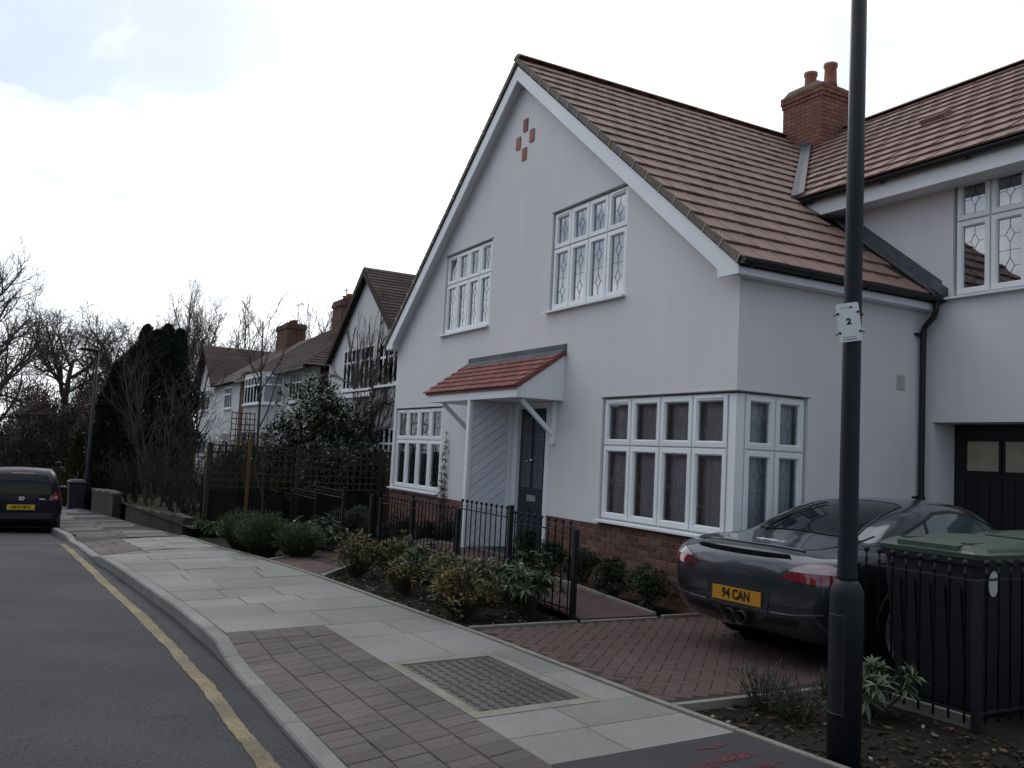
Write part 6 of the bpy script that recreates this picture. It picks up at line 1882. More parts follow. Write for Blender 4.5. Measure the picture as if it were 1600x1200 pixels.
# low tan board fence by the house, beyond the trellis end
t = empty('board_fence', (-17.0, 7.3, g(-17)), world=True)
tag(t, 'low brown board fence joining the white house by its left window', 'fence')
for k in range(9):
    x = -18.05+k*0.135
    mb = MB(); mb.box(x, x+0.128, 6.95, 6.97, -0.25, 0.98); mb.build('fence_board', mat('brown_board', (0.075, 0.052, 0.030), 0.9, 0.15, n1=(3, 0.2), rnd=0.15), t)
mb = MB(); mb.box(-18.1, -16.85, 6.92, 6.948, 0.84, 0.90); mb.build('fence_rail', MATS['brown_board'], t)
mb = MB(); mb.box(-18.16, -18.06, 6.9, 7.0, -0.3, 1.02); mb.build('fence_post', MATS['brown_board'], t)
# tan post and the lattice plant support beside it
t = empty('garden_post', (-18.05, 3.95, g(-18)), world=True); tag(t, 'slim tan timber post in front of the trellis', 'post')
mb = MB(); mb.box(-18.08, -18.02, 3.92, 3.98, -0.4, 1.62); mb.build('post', M_TANWOOD, t)
t = empty('plant_obelisk', (-24.2, 5.1, gh(-24)), world=True); tag(t, 'brown lattice plant support rising above the trellis', 'trellis')
for k in range(6):
    mb = MB(); mb.box(-24.2, -24.17, 4.75+k*0.12, 4.77+k*0.12, -0.3, 2.35); mb.build('lattice_upright', M_OLDBRICK, t)
for k in range(9):
    mb = MB(); mb.box(-24.169, -24.14, 4.74, 5.38, 1.1+k*0.15, 1.125+k*0.15); mb.build('lattice_bar', M_OLDBRICK, t)
# low retaining walls on the far pavement
def low_wall(name, label, x0, x1, yo, h, m, cap=True):
    t = empty(name, ((x0+x1)/2, yb((x0+x1)/2)+yo, g((x0+x1)/2)), world=True); tag(t, label, 'wall')
    n = max(2, int(abs(x1-x0)/1.2)); mb = MB(); mc = MB()
    for i in range(n):
        a = x0+(x1-x0)*i/n; b = x0+(x1-x0)*(i+1)/n
        ya, yb_ = yb(a)+yo, yb(b)+yo
        top = g((a+b)/2)+h
        mb.add([(a, ya, g(a)-0.2), (b, yb_, g(b)-0.2), (b, yb_+0.22, g(b)-0.2), (a, ya+0.22, g(a)-0.2), (a, ya, top), (b, yb_, top), (b, yb_+0.22, top), (a, ya+0.22, top)],
               [(0,3,2,1),(4,5,6,7),(0,1,5,4),(1,2,6,5),(2,3,7,6),(3,0,4,7)])
        mc.add([(a, ya-0.03, top+0.001), (b, yb_-0.03, top+0.001), (b, yb_+0.25, top+0.001), (a, ya+0.25, top+0.001), (a, ya-0.03, top+0.06), (b, yb_-0.03, top+0.06), (b, yb_+0.25, top+0.06), (a, ya+0.25, top+0.06)],
               [(0,3,2,1),(4,5,6,7),(0,1,5,4),(1,2,6,5),(2,3,7,6),(3,0,4,7)])
    mb.build('wall_face', m, t)
    if cap: mc.build('coping', mat('old_coping', (0.10, 0.095, 0.085), 0.95, 0.1, n1=(2, 0.25)), t)
M_OLDCONC = mat('old_concrete_wall', (0.052, 0.048, 0.043), 0.95, 0.15, n1=(1.5, 0.3), n2=(14, 0.25), bump=(14, 0.4, 0.01))
low_wall('garden_wall', 'low grey garden wall with coping beside the far bin', -31.5, -27.0, 0.06, 0.62, M_OLDCONC)
low_wall('garden_wall', 'low rough wall at the foot of the bare shrub', -26.2, -19.0, 0.30, 0.32, M_OLDCONC, cap=False)
low_wall('garden_wall', 'low brick wall running along the far pavement under the conifers', -46.0, -34.0, 0.06, 0.7, M_OLDBRICK)
# ---------------------------------------------------------------- vegetation
def foliage_mat(name, col, col2, rough=0.55, spec=0.35, sc=6.0):
    return mat(name, col, rough, spec, col2=col2, n1=(sc, 0.25), rnd=0.30, hue=0.015)
M_RHODO = foliage_mat('rhododendron_leaf', (0.040, 0.062, 0.028), (0.055, 0.075, 0.036), 0.38, 0.5)
M_PIERIS = foliage_mat('pieris_leaf', (0.060, 0.080, 0.025), (0.10, 0.10, 0.032), 0.45, 0.4)
M_PIERIS_T = foliage_mat('pieris_young_leaf', (0.150, 0.130, 0.05), (0.17, 0.105, 0.045), 0.5, 0.35)
M_BOX = foliage_mat('box_leaf', (0.022, 0.034, 0.016), (0.030, 0.042, 0.018), 0.5, 0.35)
M_LAV = foliage_mat('lavender_leaf', (0.055, 0.066, 0.055), (0.07, 0.08, 0.066), 0.7, 0.2)
M_ROSE = foliage_mat('rosemary_leaf', (0.050, 0.075, 0.030), (0.062, 0.085, 0.036), 0.6, 0.25)
M_LAUREL = foliage_mat('laurel_leaf', (0.020, 0.032, 0.014), (0.030, 0.042, 0.018), 0.4, 0.45, 2.5)
M_CYP = foliage_mat('cypress_leaf', (0.011, 0.017, 0.012), (0.017, 0.024, 0.016), 0.7, 0.2, 1.5)
M_GOLD = foliage_mat('golden_conifer_leaf', (0.060, 0.048, 0.016), (0.036, 0.046, 0.016), 0.7, 0.2, 2.0)
M_BARK = mat('bark', (0.045, 0.036, 0.031), 0.95, 0.1, n1=(3, 0.3), n2=(20, 0.3))
M_BARKF = mat('hazed_bark', (0.085, 0.070, 0.060), 0.95, 0.1, n1=(0.6, 0.3))  # bark colour lightened to stand in for haze over distant trees
M_TWIG = mat('pale_twig', (0.060, 0.049, 0.042), 0.9, 0.15, n1=(3, 0.3))
M_STEM = mat('green_stem', (0.045, 0.045, 0.025), 0.8, 0.2)

def leaf(mb, b, d, l, w, rs, droop=0.15):
    d = d.normalized(); up = Vector((0, 0, 1))
    sd = d.cross(up)
    if sd.length < 0.05: sd = Vector((1, 0, 0))
    sd.normalize(); a = rs.uniform(-0.7, 0.7)
    n = sd.cross(d); sd = sd*math.cos(a)+n*math.sin(a)
    mid = b+d*(l*0.5)
    tip = b+d*l-Vector((0, 0, l*droop))
    i = len(mb.v)
    mb.v.extend([tuple(b), tuple(mid+sd*(w/2)), tuple(tip), tuple(mid-sd*(w/2))]); mb.f.append((i, i+1, i+2, i+3))
def rdir(rs, zmin=-1.0):
    while True:
        v = Vector((rs.uniform(-1, 1), rs.uniform(-1, 1), rs.uniform(zmin, 1)))
        if 0.05 < v.length < 1: return v.normalized()
def shrub(name, label, loc, r, h, seed, kind, cat='shrub', group=None):
    rs = random.Random(seed)
    t = empty(name, loc); tag(t, label, cat, group)
    lv = MB(); tips = MB(); st = MB()
    if kind in ('rhodo', 'pieris'):
        nsh = int(48*(r/0.35)**2) if kind == 'rhodo' else int(105*(r/0.33)**2)
        for i in range(nsh):
            v = rdir(rs, -0.15); k = rs.uniform(0.55, 1.08)*(0.85+0.25*math.sin(v.x*3+seed)+0.1*math.sin(v.y*7))
            p = Vector((v.x*r*k, v.y*r*k, h*0.42+v.z*h*0.56*k))
            if p.z < 0.05: p.z = 0.05+rs.random()*0.05
            b0 = Vector((rs.uniform(-.06, .06), rs.uniform(-.06, .06), 0))
            st.tube([b0, b0.lerp(p, 0.5)+Vector((0, 0, -0.04)), p], [0.006, 0.004, 0.003], 4, False)
            ax = (v+Vector((0, 0, 0.5))).normalized()
            if kind == 'rhodo':
                n = rs.randint(9, 13)
                for j in range(n):
                    a = 2*PI*j/n+rs.uniform(-.2, .2)
                    q = ax.orthogonal().normalized(); q2 = ax.cross(q)
                    d = (q*math.cos(a)+q2*math.sin(a))*rs.uniform(0.8, 1.0)+ax*rs.uniform(-0.1, 0.6)
                    leaf(lv, p-ax*rs.uniform(0, 0.05), d, rs.uniform(0.09, 0.145), rs.uniform(0.026, 0.036), rs, 0.18)
            else:
                n = rs.randint(10, 15)
                young = rs.random() < 0.5 and p.z > h*0.28
                for j in range(n):
                    d = rdir(rs, -0.4)+ax*0.6
                    leaf(tips if young else lv, p+rdir(rs)*0.035-ax*0.02, d, rs.uniform(0.05, 0.085), rs.uniform(0.017, 0.026), rs, 0.1)
    elif kind in ('box', 'laurel', 'evergreen'):
        n = {'box': 4200, 'laurel': 13000, 'evergreen': 9000}[kind]
        if kind == 'box': n = int(n*(r/0.25)**2)
        ll = {'box': (0.025, 0.045), 'laurel': (0.09, 0.16), 'evergreen': (0.07, 0.12)}[kind]
        cl = []
        for i in range(26 if kind != 'box' else 16):
            v = rdir(rs, -0.35); k = rs.uniform(0.35, 0.85)
            cl.append((Vector((v.x*r*k, v.y*r*k, h*0.48+v.z*h*0.45*k)), rs.uniform(0.26, 0.48)*min(r, h*0.6)))
        for i in range(n):
            c_, rr = rs.choice(cl); v = rdir(rs, -0.8)
            p = c_+v*rr*rs.uniform(0.6, 1.05)
            if p.z < 0.02: continue
            leaf(lv, p, v+rdir(rs)*0.8, rs.uniform(*ll), rs.uniform(*ll)*0.42, rs, 0.1)
        for (c_, rr) in cl: st.tube([Vector((rs.uniform(-.05, .05), rs.uniform(-.05, .05), 0)), c_*0.5, c_], [0.02*h, 0.012*h, 0.005*h], 5, False)
    elif kind in ('lav', 'rosemary'):
        n = int((150 if kind == 'lav' else 420)*(r/0.3)**2)
        for i in range(n):
            a = rs.uniform(0, 2*PI); k = math.sqrt(rs.random()); out_ = rs.uniform(0.2, 0.75)
            b0 = Vector((math.cos(a)*k*r*0.35, math.sin(a)*k*r*0.35, 0))
            hh = h*rs.uniform(0.55, 1.05)*(1-0.35*k*k)
            tip = Vector((math.cos(a)*k*r*1.05, math.sin(a)*k*r*1.05, hh))+Vector((rs.uniform(-.05, .05), rs.uniform(-.05, .05), 0))
            mid = b0.lerp(tip, 0.5)+Vector((0, 0, 0.06*h))
            st.tube([b0, mid, tip], [0.0035, 0.0025, 0.0015], 3, False)
            m_ = 14 if kind == 'lav' else 22
            for j in range(m_):
                t_ = 0.3+0.7*j/m_
                p = b0.lerp(mid, t_*2) if t_ < 0.5 else mid.lerp(tip, t_*2-1)
                leaf(lv, p, (tip-mid).normalized()*0.9+rdir(rs)*0.8, rs.uniform(0.022, 0.04)*(1.25 if kind == 'rosemary' else 1.0), 0.006 if kind == 'lav' else 0.008, rs, 0.0)
    m = {'rhodo': M_RHODO, 'pieris': M_PIERIS, 'box': M_BOX, 'laurel': M_LAUREL, 'evergreen': M_LAUREL, 'lav': M_LAV, 'rosemary': M_ROSE}[kind]
    lv.build('foliage', m, t, fast=True)
    if tips.v: tips.build('young_leaves', M_PIERIS_T, t, fast=True)
    st.build('stems', M_STEM, t, fast=True)
    return t
G1 = 'shrubs in the near flower bed'
B0 = lambda x: g(x)-0.04
shrub('pieris_shrub', 'yellow-tipped shrub at the path corner, leftmost in the near flower bed', (-11.15, 3.92, B0(-11)), 0.34, 0.56, 1, 'pieris', group=G1)
shrub('pieris_shrub', 'yellow-tipped shrub against the railing, second from the entry path', (-11.0, 4.42, B0(-11)), 0.36, 0.55, 2, 'pieris', group=G1)
shrub('rhododendron', 'dark broad-leaved shrub at the railing behind two yellow-tipped ones', (-10.35, 4.55, B0(-10)), 0.36, 0.52, 3, 'rhodo', group=G1)
shrub('pieris_shrub', 'small low yellow-tipped shrub near the front middle of the flower bed', (-9.62, 3.98, B0(-9.6)), 0.27, 0.42, 4, 'pieris', group=G1)
shrub('rhododendron', 'wide dark broad-leaved shrub in the middle of the flower bed', (-9.3, 4.38, B0(-9.3)), 0.42, 0.60, 5, 'rhodo', group=G1)
shrub('pieris_shrub', 'largest yellow-green shrub, at the pavement edge of the flower bed', (-7.98, 3.92, B0(-8)), 0.40, 0.62, 6, 'pieris', group=G1)
shrub('pieris_shrub', 'upright yellow-tipped shrub just left of the largest yellow one', (-8.75, 4.12, B0(-8.7)), 0.30, 0.60, 16, 'pieris', group=G1)
shrub('rhododendron', 'dark leafy shrub close behind the largest yellow-green shrub', (-8.72, 4.62, B0(-8.7)), 0.30, 0.56, 7, 'rhodo', group=G1)
shrub('rhododendron', 'tall dark broad-leaved shrub by the end post, rightmost in the flower bed', (-7.88, 4.62, B0(-7.9)), 0.40, 0.74, 8, 'rhodo', group=G1)
G2 = 'clipped shrubs along the house wall'
for (x, y, r, h, s_, l) in ((-10.55, 6.15, .22, .55, 11, 'dark clipped bush beside the front door step'), (-9.95, 6.18, .24, .42, 12, 'dark clipped bush left of the corner window'),
                            (-9.2, 6.16, .26, .46, 13, 'dark clipped bush under the left end of the corner window'), (-8.5, 6.16, .28, .52, 14, 'dark clipped bush under the middle of the corner window'),
                            (-7.85, 6.15, .28, .50, 15, 'dark clipped bush at the plinth nearest the car')):
    shrub('clipped_bush', l, (x, y, rampz(x, 6)-0.03 if x < -9 else g(x)-0.02), r, h, s_, 'box', 'bush', G2)
shrub('lavender', 'grey-green lavender clump at the driveway edge, leftmost of three', (-4.38, 4.42, B0(-4.4)), 0.20, 0.36, 21, 'lav', 'plant', 'lavender by the lamp post')
shrub('lavender', 'low spreading lavender clump in the middle, left of the lamp post', (-4.12, 4.45, B0(-4.1)), 0.22, 0.28, 22, 'lav', 'plant', 'lavender by the lamp post')
shrub('lavender', 'small lavender clump partly behind the lamp post', (-4.28, 4.92, B0(-4.3)), 0.16, 0.26, 23, 'lav', 'plant', 'lavender by the lamp post')
shrub('rhododendron', 'broad-leaved shrub with yellow buds behind the lamp post', (-4.02, 5.02, B0(-4.0)), 0.27, 0.46, 24, 'rhodo')
G3 = 'shrubs beyond the entry path'
shrub('feathery_shrub', 'feathery green shrub at the pavement edge, farthest left in its bed', (-14.9, 3.25, B0(-14.9)), 0.42, 0.68, 31, 'rosemary', group=G3)
shrub('feathery_shrub', 'tall feathery green shrub in the middle of the far bed', (-13.75, 3.32, B0(-13.7)), 0.44, 0.70, 32, 'rosemary', group=G3)
shrub('feathery_shrub', 'feathery green shrub nearest the brick entry path', (-13.2, 3.72, B0(-13.2)), 0.38, 0.56, 33, 'rosemary', group=G3)
shrub('rhododendron', 'broad-leaved shrub in front of the stepped railing', (-14.05, 4.32, B0(-14)), 0.48, 0.62, 34, 'rhodo', group=G3)
shrub('rhododendron', 'low broad-leaved shrub left of the stepped railing foot', (-15.2, 4.1, B0(-15)), 0.40, 0.5, 36, 'rhodo', group=G3)
shrub('rhododendron', 'small leafy plant at the far end of the new slabs', (-18.0, 3.3, B0(-18)), 0.28, 0.38, 35, 'rhodo', group=G3)
shrub('clipped_bush', 'dark bush behind the railing under the left window', (-15.2, 6.1, B0(-15)+0.05), 0.36, 0.55, 41, 'box', 'bush')
shrub('clipped_bush', 'dark bush behind the railing right of the left window', (-13.6, 6.15, B0(-13)+0.1), 0.34, 0.52, 42, 'box', 'bush')
shrub('clipped_bush', 'round green bush in the gap beside the low board fence', (-16.3, 5.6, B0(-16)), 0.42, 0.75, 43, 'box', 'bush')
# evergreens behind the trellis
shrub('evergreen_shrub', 'big dark evergreen rising above the trellis before the creeper house', (-22.3, 6.4, gh(-22)-0.1), 1.45, 3.75, 51, 'laurel', 'bush')
shrub('evergreen_shrub', 'dark evergreen behind the trellis beside the low window', (-19.9, 6.7, gh(-20)-0.1), 1.05, 2.35, 52, 'laurel', 'bush')
shrub('evergreen_shrub', 'spreading dark evergreen left behind the trellis', (-23.6, 5.3, gh(-23)-0.1), 1.1, 1.9, 53, 'laurel', 'bush')
# climbing plant by the left window
rs = random.Random(61)
t = empty('climbing_plant', (-14.15, 6.42, 0.1), world=True); tag(t, 'thin climbing plant on the wall right of the left window', 'plant')
st = MB(); lv = MB()
for k in range(5):
    x = -14.15+rs.uniform(-.08, .08); pts = []
    top = rs.uniform(1.2, 2.15); z = 0.1
    while z < top:
        pts.append(Vector((x, 6.455+rs.uniform(-.02, .02), z))); z += 0.12; x += rs.uniform(-.045, .05)
    st.tube(pts, [0.007*(1-0.7*i/len(pts)) for i in range(len(pts))], 4, False)
    for p in pts:
        for j in range(7): leaf(lv, p+rdir(rs)*0.03, rdir(rs)+Vector((0, -0.6, 0)), rs.uniform(0.03, 0.06), rs.uniform(0.015, 0.03), rs)
pts = [Vector((-14.15, 6.44, 0.95)), Vector((-14.35, 6.43, 1.0)), Vector((-14.6, 6.40, 1.02))]
st.tube(pts, 0.004, 4, False)
for k in range(24): leaf(lv, pts[0].lerp(pts[2], rs.random()), rdir(rs), 0.045, 0.02, rs)
st.build('stems', M_BARK, t, fast=True); lv.build('foliage', M_BOX, t, fast=True)

# ---- bare trees
def grow(rs, h, trunk_r, spec, start=None, lean=(0, 0), min_r=0.01):
    """spec per level: (children, length ratio, angle, segments, wiggle, up, sides)"""
    mb = MB()
    stack = [(Vector((0, 0, 0)) if start is None else start, Vector((lean[0], lean[1], 1)).normalized(), h, trunk_r, 0)]
    while stack:
        p, d, L, r, lv_ = stack.pop()
        ch, ratio, ang, seg, wig, up, sides, first = spec[lv_]
        pts = [p]; rr = [max(r, min_r)]; dd = d.copy()
        for i in range(seg):
            dd = (dd+rdir(rs)*wig+Vector((0, 0, up))).normalized()
            pts.append(pts[-1]+dd*(L/seg)); rr.append(max(min_r*0.7, r*(1-0.62*(i+1)/seg)))
        mb.tube(pts, rr, sides, False)
        if lv_+1 < len(spec):
            for k in range(ch):
                f_ = first+(1-first)*(k+rs.random()*0.8)/ch
                x = f_*seg; i = min(int(x), seg-1)
                q = pts[i].lerp(pts[i+1], x-i)
                tdir = (pts[i+1]-pts[i]).normalized()
                a = ang*rs.uniform(0.7, 1.25); o_ = tdir.orthogonal().normalized(); phi = k*2.4+rs.uniform(-.5, .5)
                o_ = o_*math.cos(phi)+tdir.cross(o_)*math.sin(phi)
                nd = tdir*math.cos(a)+o_*math.sin(a)
                stack.append((q, nd.normalized(), L*ratio*rs.uniform(0.7, 1.2)*(1.15-0.45*f_), rr[i]*rs.uniform(0.45, 0.65), lv_+1))
    return mb
def tree_mesh(seed, h, r, spec, m, min_r, name):
    mb = grow(random.Random(seed), h, r, spec, min_r=min_r)
    me = bpy.data.meshes.new(name); me.from_pydata(mb.v, [], mb.f); me.materials.append(m)
    me.polygons.foreach_set('use_smooth', [True]*len(me.polygons))
    return me
OAK = [(10, 0.78, 0.95, 6, 0.12, 0.03, 8, 0.30), (8, 0.55, 0.85, 6, 0.22, 0.05, 6, 0.2), (8, 0.50, 0.8, 5, 0.26, 0.06, 4, 0.15), (9, 0.52, 0.75, 4, 0.28, 0.06, 3, 0.1), (0, 0, 0, 3, 0.3, 0.05, 3, 0)]
ASH = [(13, 0.50, 0.62, 8, 0.05, 0.03, 7, 0.25), (8, 0.45, 0.6, 6, 0.14, 0.16, 5, 0.15), (7, 0.55, 0.6, 4, 0.2, 0.14, 4, 0.1), (4, 0.6, 0.5, 3, 0.2, 0.12, 3, 0.1), (0, 0, 0, 3, 0.2, 0.1, 3, 0)]
def two_part_tree(name, label, loc, rz, sc, trunk_me, crown_me, group):
    t = empty(name, loc, rz); t.scale = (sc, sc, sc); tag(t, label, 'tree', group)
    a = bpy.data.objects.new('trunk', trunk_me); COL.objects.link(a); a.parent = t
    b = bpy.data.objects.new('crown', crown_me); COL.objects.link(b); b.parent = t
    return t
def split_tree(seed, h, r, spec, m, min_r, nm):
    """trunk with its limbs, and the twiggy crown, as two meshes grown from the same seed"""
    mb = grow(random.Random(seed), h, r, spec, min_r=min_r)
    cut_r = r*0.16
    # faces belong to the crown when the ring they sit on is thin: measured by edge length
    tv, cv = MB(), MB(); V = mb.v
    tmap, cmap = {}, {}
    for f in mb.f:
        w = (Vector(V[f[0]])-Vector(V[f[1]])).length
        tgt, mp = (tv, tmap) if w > cut_r*0.8 else (cv, cmap)
        idx = []
        for i in f:
            if i not in mp: mp[i] = len(tgt.v); tgt.v.append(V[i])
            idx.append(mp[i])
        tgt.f.append(tuple(idx))
    out_ = []
    for q, n_ in ((tv, 'trunk'), (cv, 'crown')):
        me = bpy.data.meshes.new(n_); me.from_pydata(q.v, [], q.f); me.materials.append(m); me.polygons.foreach_set('use_smooth', [True]*len(me.polygons)); out_.append(me)
    return out_
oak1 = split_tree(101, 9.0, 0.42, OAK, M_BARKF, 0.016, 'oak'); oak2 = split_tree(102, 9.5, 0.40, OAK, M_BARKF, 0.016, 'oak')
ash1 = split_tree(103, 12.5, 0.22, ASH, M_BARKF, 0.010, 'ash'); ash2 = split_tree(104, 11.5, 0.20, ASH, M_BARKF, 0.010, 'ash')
GT = 'bare trees behind the street'
places = [
 ('oak_tree', 'bare oak standing behind the roof of the blue hatchback, leftmost of the row', -84, -3.5, 0.3, 1.08, oak1), ('oak_tree', 'spreading bare oak between the left edge and the distant street lamp', -88, 3.0, 1.9, 1.13, oak2),
 ('oak_tree', 'bare oak whose boughs frame the distant street lamp lantern', -84, 7.2, 3.6, 1.05, oak1), ('oak_tree', 'bare oak showing just left of the cypress tops', -96, 10.5, 5.0, 1.10, oak2),
 ('ash_tree', 'thin bare tree rising directly behind the cypress top', -88, 12.5, 0.6, 1.12, ash1), ('ash_tree', 'slender bare tree between the cypress and the farthest gable', -80, 13.0, 2.2, 1.1, ash2),
 ('ash_tree', 'bare tree above the ridge of the farthest gabled house', -84, 17.5, 4.0, 1.02, ash1), ('ash_tree', 'bare tree left of the far brick chimney', -82, 20.0, 1.0, 0.98, ash2),
 ('ash_tree', 'bare tree just right of the far brick chimney', -78, 22.5, 2.6, 1.02, ash1), ('ash_tree', 'low bare tree above the hipped roof', -86, 27.5, 5.1, 0.90, ash2)]
for (nm, lb, x, y, rz_, sc, mm) in places:
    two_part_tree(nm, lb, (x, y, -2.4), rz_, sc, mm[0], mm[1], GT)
# near bare tree whose branches enter at the left edge
nt1 = split_tree(107, 7.5, 0.26, [(10, 0.72, 0.75, 7, 0.08, 0.05, 8, 0.3), (8, 0.5, 0.65, 6, 0.13, 0.10, 5, 0.15), (8, 0.5, 0.6, 5, 0.18, 0.10, 4, 0.1), (6, 0.5, 0.6, 4, 0.2, 0.1, 3, 0.1), (0, 0, 0, 3, 0.2, 0.1, 3, 0)], M_BARKF, 0.009, 'near')
two_part_tree('bare_tree', 'bare tree whose branches reach in from the left picture edge', (-50, -3.6, -1.8), 0.4, 1.12, nt1[0], nt1[1], GT)
# multi-stemmed bare shrub on the pavement edge
t = empty('bare_shrub', (-25.6, 3.25, g(-25.6)), 0); tag(t, 'tall bare many-stemmed shrub before the cypress', 'shrub')
rs = random.Random(77); q = MB()
for k in range(7):
    a = 2*PI*k/7+rs.uniform(-.3, .3)
    s1 = grow(random.Random(200+k), rs.uniform(2.8, 4.4), 0.04, [(9, 0.40, 0.55, 9, 0.07, 0.05, 5, 0.2), (5, 0.5, 0.6, 5, 0.12, 0.08, 4, 0.1), (2, 0.5, 0.6, 3, 0.16, 0.06, 3, 0.1), (0, 0, 0, 2, 0.2, 0.05, 3, 0)],
              start=Vector((math.cos(a)*0.22, math.sin(a)*0.22, 0)), lean=(math.cos(a)*0.24, math.sin(a)*0.24), min_r=0.006)
    q.add(s1.v, s1.f)
q.build('branches', M_TWIG, t, fast=True)
# brown twiggy hedge plants between it and the trellis
for (x, y, h, s_, lb) in ((-23.2, 3.6, 1.9, 301, 'brown twiggy bush right of the tall bare shrub'), (-21.3, 3.7, 1.6, 302, 'brown twiggy bush next to the trellis end'), (-27.4, 3.0, 1.5, 303, 'brown twiggy bush behind the low grey wall'), (-24.6, 4.6, 2.3, 304, 'tall brown twiggy bush behind the bare shrub'), (-22.0, 4.9, 2.0, 305, 'brown twiggy bush close behind the trellis post')):
    t = empty('twiggy_bush', (x, y, max(g(x), gh(x))-0.1), 0); tag(t, lb, 'shrub', 'twiggy bushes left of the trellis')
    q = MB()
    rs = random.Random(s_)
    for k in range(16):
        a = rs.uniform(0, 2*PI)
        s1 = grow(random.Random(s_*10+k), h*rs.uniform(0.6, 1.0), 0.02, [(7, 0.5, 0.7, 5, 0.15, 0.03, 4, 0.1), (6, 0.55, 0.7, 4, 0.2, 0.03, 3, 0.1), (0, 0, 0, 3, 0.25, 0.02, 3, 0)], start=Vector((math.cos(a)*0.3, math.sin(a)*0.3, 0)), lean=(math.cos(a)*0.55, math.sin(a)*0.55), min_r=0.006)
        q.add(s1.v, s1.f)
    q.build('twigs', mat('brown_twig', (0.042, 0.033, 0.027), 0.95, 0.1, n1=(2, 0.3)), t, fast=True)
# slim young tree in the neighbour garden
yt = split_tree(109, 5.0, 0.045, [(9, 0.36, 0.5, 8, 0.03, 0.03, 6, 0.4), (4, 0.5, 0.55, 5, 0.1, 0.1, 4, 0.2), (5, 0.5, 0.5, 4, 0.15, 0.08, 3, 0.1), (0, 0, 0, 3, 0.15, 0.05, 3, 0)], M_TWIG, 0.006, 'young')
two_part_tree('young_tree', 'slim young bare tree in front of the semi-detached house', (-22.6, 5.15, gh(-22.6)-0.1), 0.0, 1.0, yt[0], yt[1], None)
yt2 = split_tree(110, 2.0, 0.02, [(6, 0.5, 0.5, 5, 0.05, 0.03, 5, 0.2), (4, 0.5, 0.5, 4, 0.1, 0.1, 3, 0.2), (0, 0, 0, 3, 0.15, 0.05, 3, 0)], M_TWIG, 0.004, 'sapling')
two_part_tree('sapling', 'thin bare sapling behind the feathery shrubs', (-17.2, 4.1, B0(-17)), 0.0, 1.0, yt2[0], yt2[1], None)
# creeper on the gabled neighbour
t = empty('wall_creeper', (-22.2, 7.95, gh(-22)), world=True); tag(t, 'bare climbing creeper fanning over the gabled neighbour wall', 'creeper')
rs = random.Random(88); q = MB()
def climb(x, z, dx, L, r, lvl):
    pts = [Vector((x, 7.95, z))]
    n = max(3, int(L/0.25))
    for i in range(n):
        dx += rs.uniform(-.12, .12); x += dx*L/n; z += L/n*math.sqrt(max(0.05, 1-min(0.9, dx*dx)))
        pts.append(Vector((x, 7.955+rs.uniform(-.03, .02), z)))
        if lvl < 3 and rs.random() < (0.38 if lvl else 0.6) and z < 5.6: climb(x, z, dx+rs.choice((-1, 1))*rs.uniform(0.25, 0.7), L*(1-i/n)*rs.uniform(0.4, 0.8)+0.2, r*0.6, lvl+1)
    q.tube(pts, [max(0.006, r*(1-0.7*i/n)) for i in range(n+1)], 4, False)
for k in range(3): climb(-22.25+rs.uniform(-.25, .25), gh(-22), rs.uniform(-.12, .12), rs.uniform(4.0, 5.8), 0.04, 0)
q.build('stems', mat('creeper_stem', (0.10, 0.08, 0.072), 0.95, 0.1), t, fast=True)
q = MB()
for k in range(330):
    p = Vector((-22.2+rs.gauss(0, 0.17), 7.93, rs.uniform(0.3, 3.9))); leaf(q, p, rdir(rs), 0.12, 0.05, rs)
q.build('dead_leaves', mat('creeper_dead', (0.09, 0.065, 0.058), 0.9, 0.1, rnd=0.3), t, fast=True)
# ---- conifers
def conifer(name, label, loc, prof, seed, n, m, size, lobes=0):
    rs = random.Random(seed); t = empty(name, loc); tag(t, label, 'tree')
    H = prof[-1][0]; hs = [p[0] for p in prof]; rr = [p[1] for p in prof]
    q = MB()
    for i in range(n):
        z = rs.uniform(0.02, 1)*H; a = rs.uniform(0, 2*PI)
        R = float(np.interp(z, hs, rr))*(1+0.16*math.sin(3*a+z*1.3+seed)+0.12*math.sin(5*a-z*2.7)+0.10*math.sin(2*a+z*4.3))
        k = math.sqrt(rs.uniform(0.35, 1.0))
        p = Vector((math.cos(a)*R*k, math.sin(a)*R*k, z))
        d = Vector((math.cos(a)*0.45, math.sin(a)*0.45, 1))+rdir(rs)*0.5
        leaf(q, p, d, size*rs.uniform(0.7, 1.4), size*0.45, rs, 0.0)
    for j in range(lobes):
        a = rs.uniform(0, 2*PI); c_ = Vector((math.cos(a)*0.75, math.sin(a)*0.75, H*rs.uniform(0.76, 0.95)))
        for i in range(n//22):
            v = rdir(rs, -0.3); p = c_+Vector((v.x*0.24, v.y*0.24, v.z*0.75)); leaf(q, p, Vector((0, 0, 1))+rdir(rs)*0.6, size, size*0.45, rs, 0)
    q.build('crown', m, t, fast=True)
    mb = MB(); mb.tube([(0, 0, -0.3), (0, 0, H*0.5), (0, 0, H*0.95)], [0.16, 0.1, 0.02], 8); mb.build('trunk', M_BARK, t, True)
    return t
conifer('cypress_tree', 'tall very dark cypress with lumpy top behind the bare shrub', (-34.0, 3.95, -1.2), [(0, 1.3), (1.2, 1.5), (3.2, 1.38), (4.8, 1.15), (5.6, 0.85), (6.1, 0.5), (6.5, 0.15)], 5, 30000, M_CYP, 0.16, 9)
conifer('cypress_tree', 'dark pointed cypress leaning against the taller cypress, nearer the street lamp', (-35.0, 2.75, -1.3), [(0, 0.9), (1.5, 0.95), (3.2, 0.72), (4.6, 0.35), (5.4, 0.08)], 6, 14000, M_CYP, 0.15)
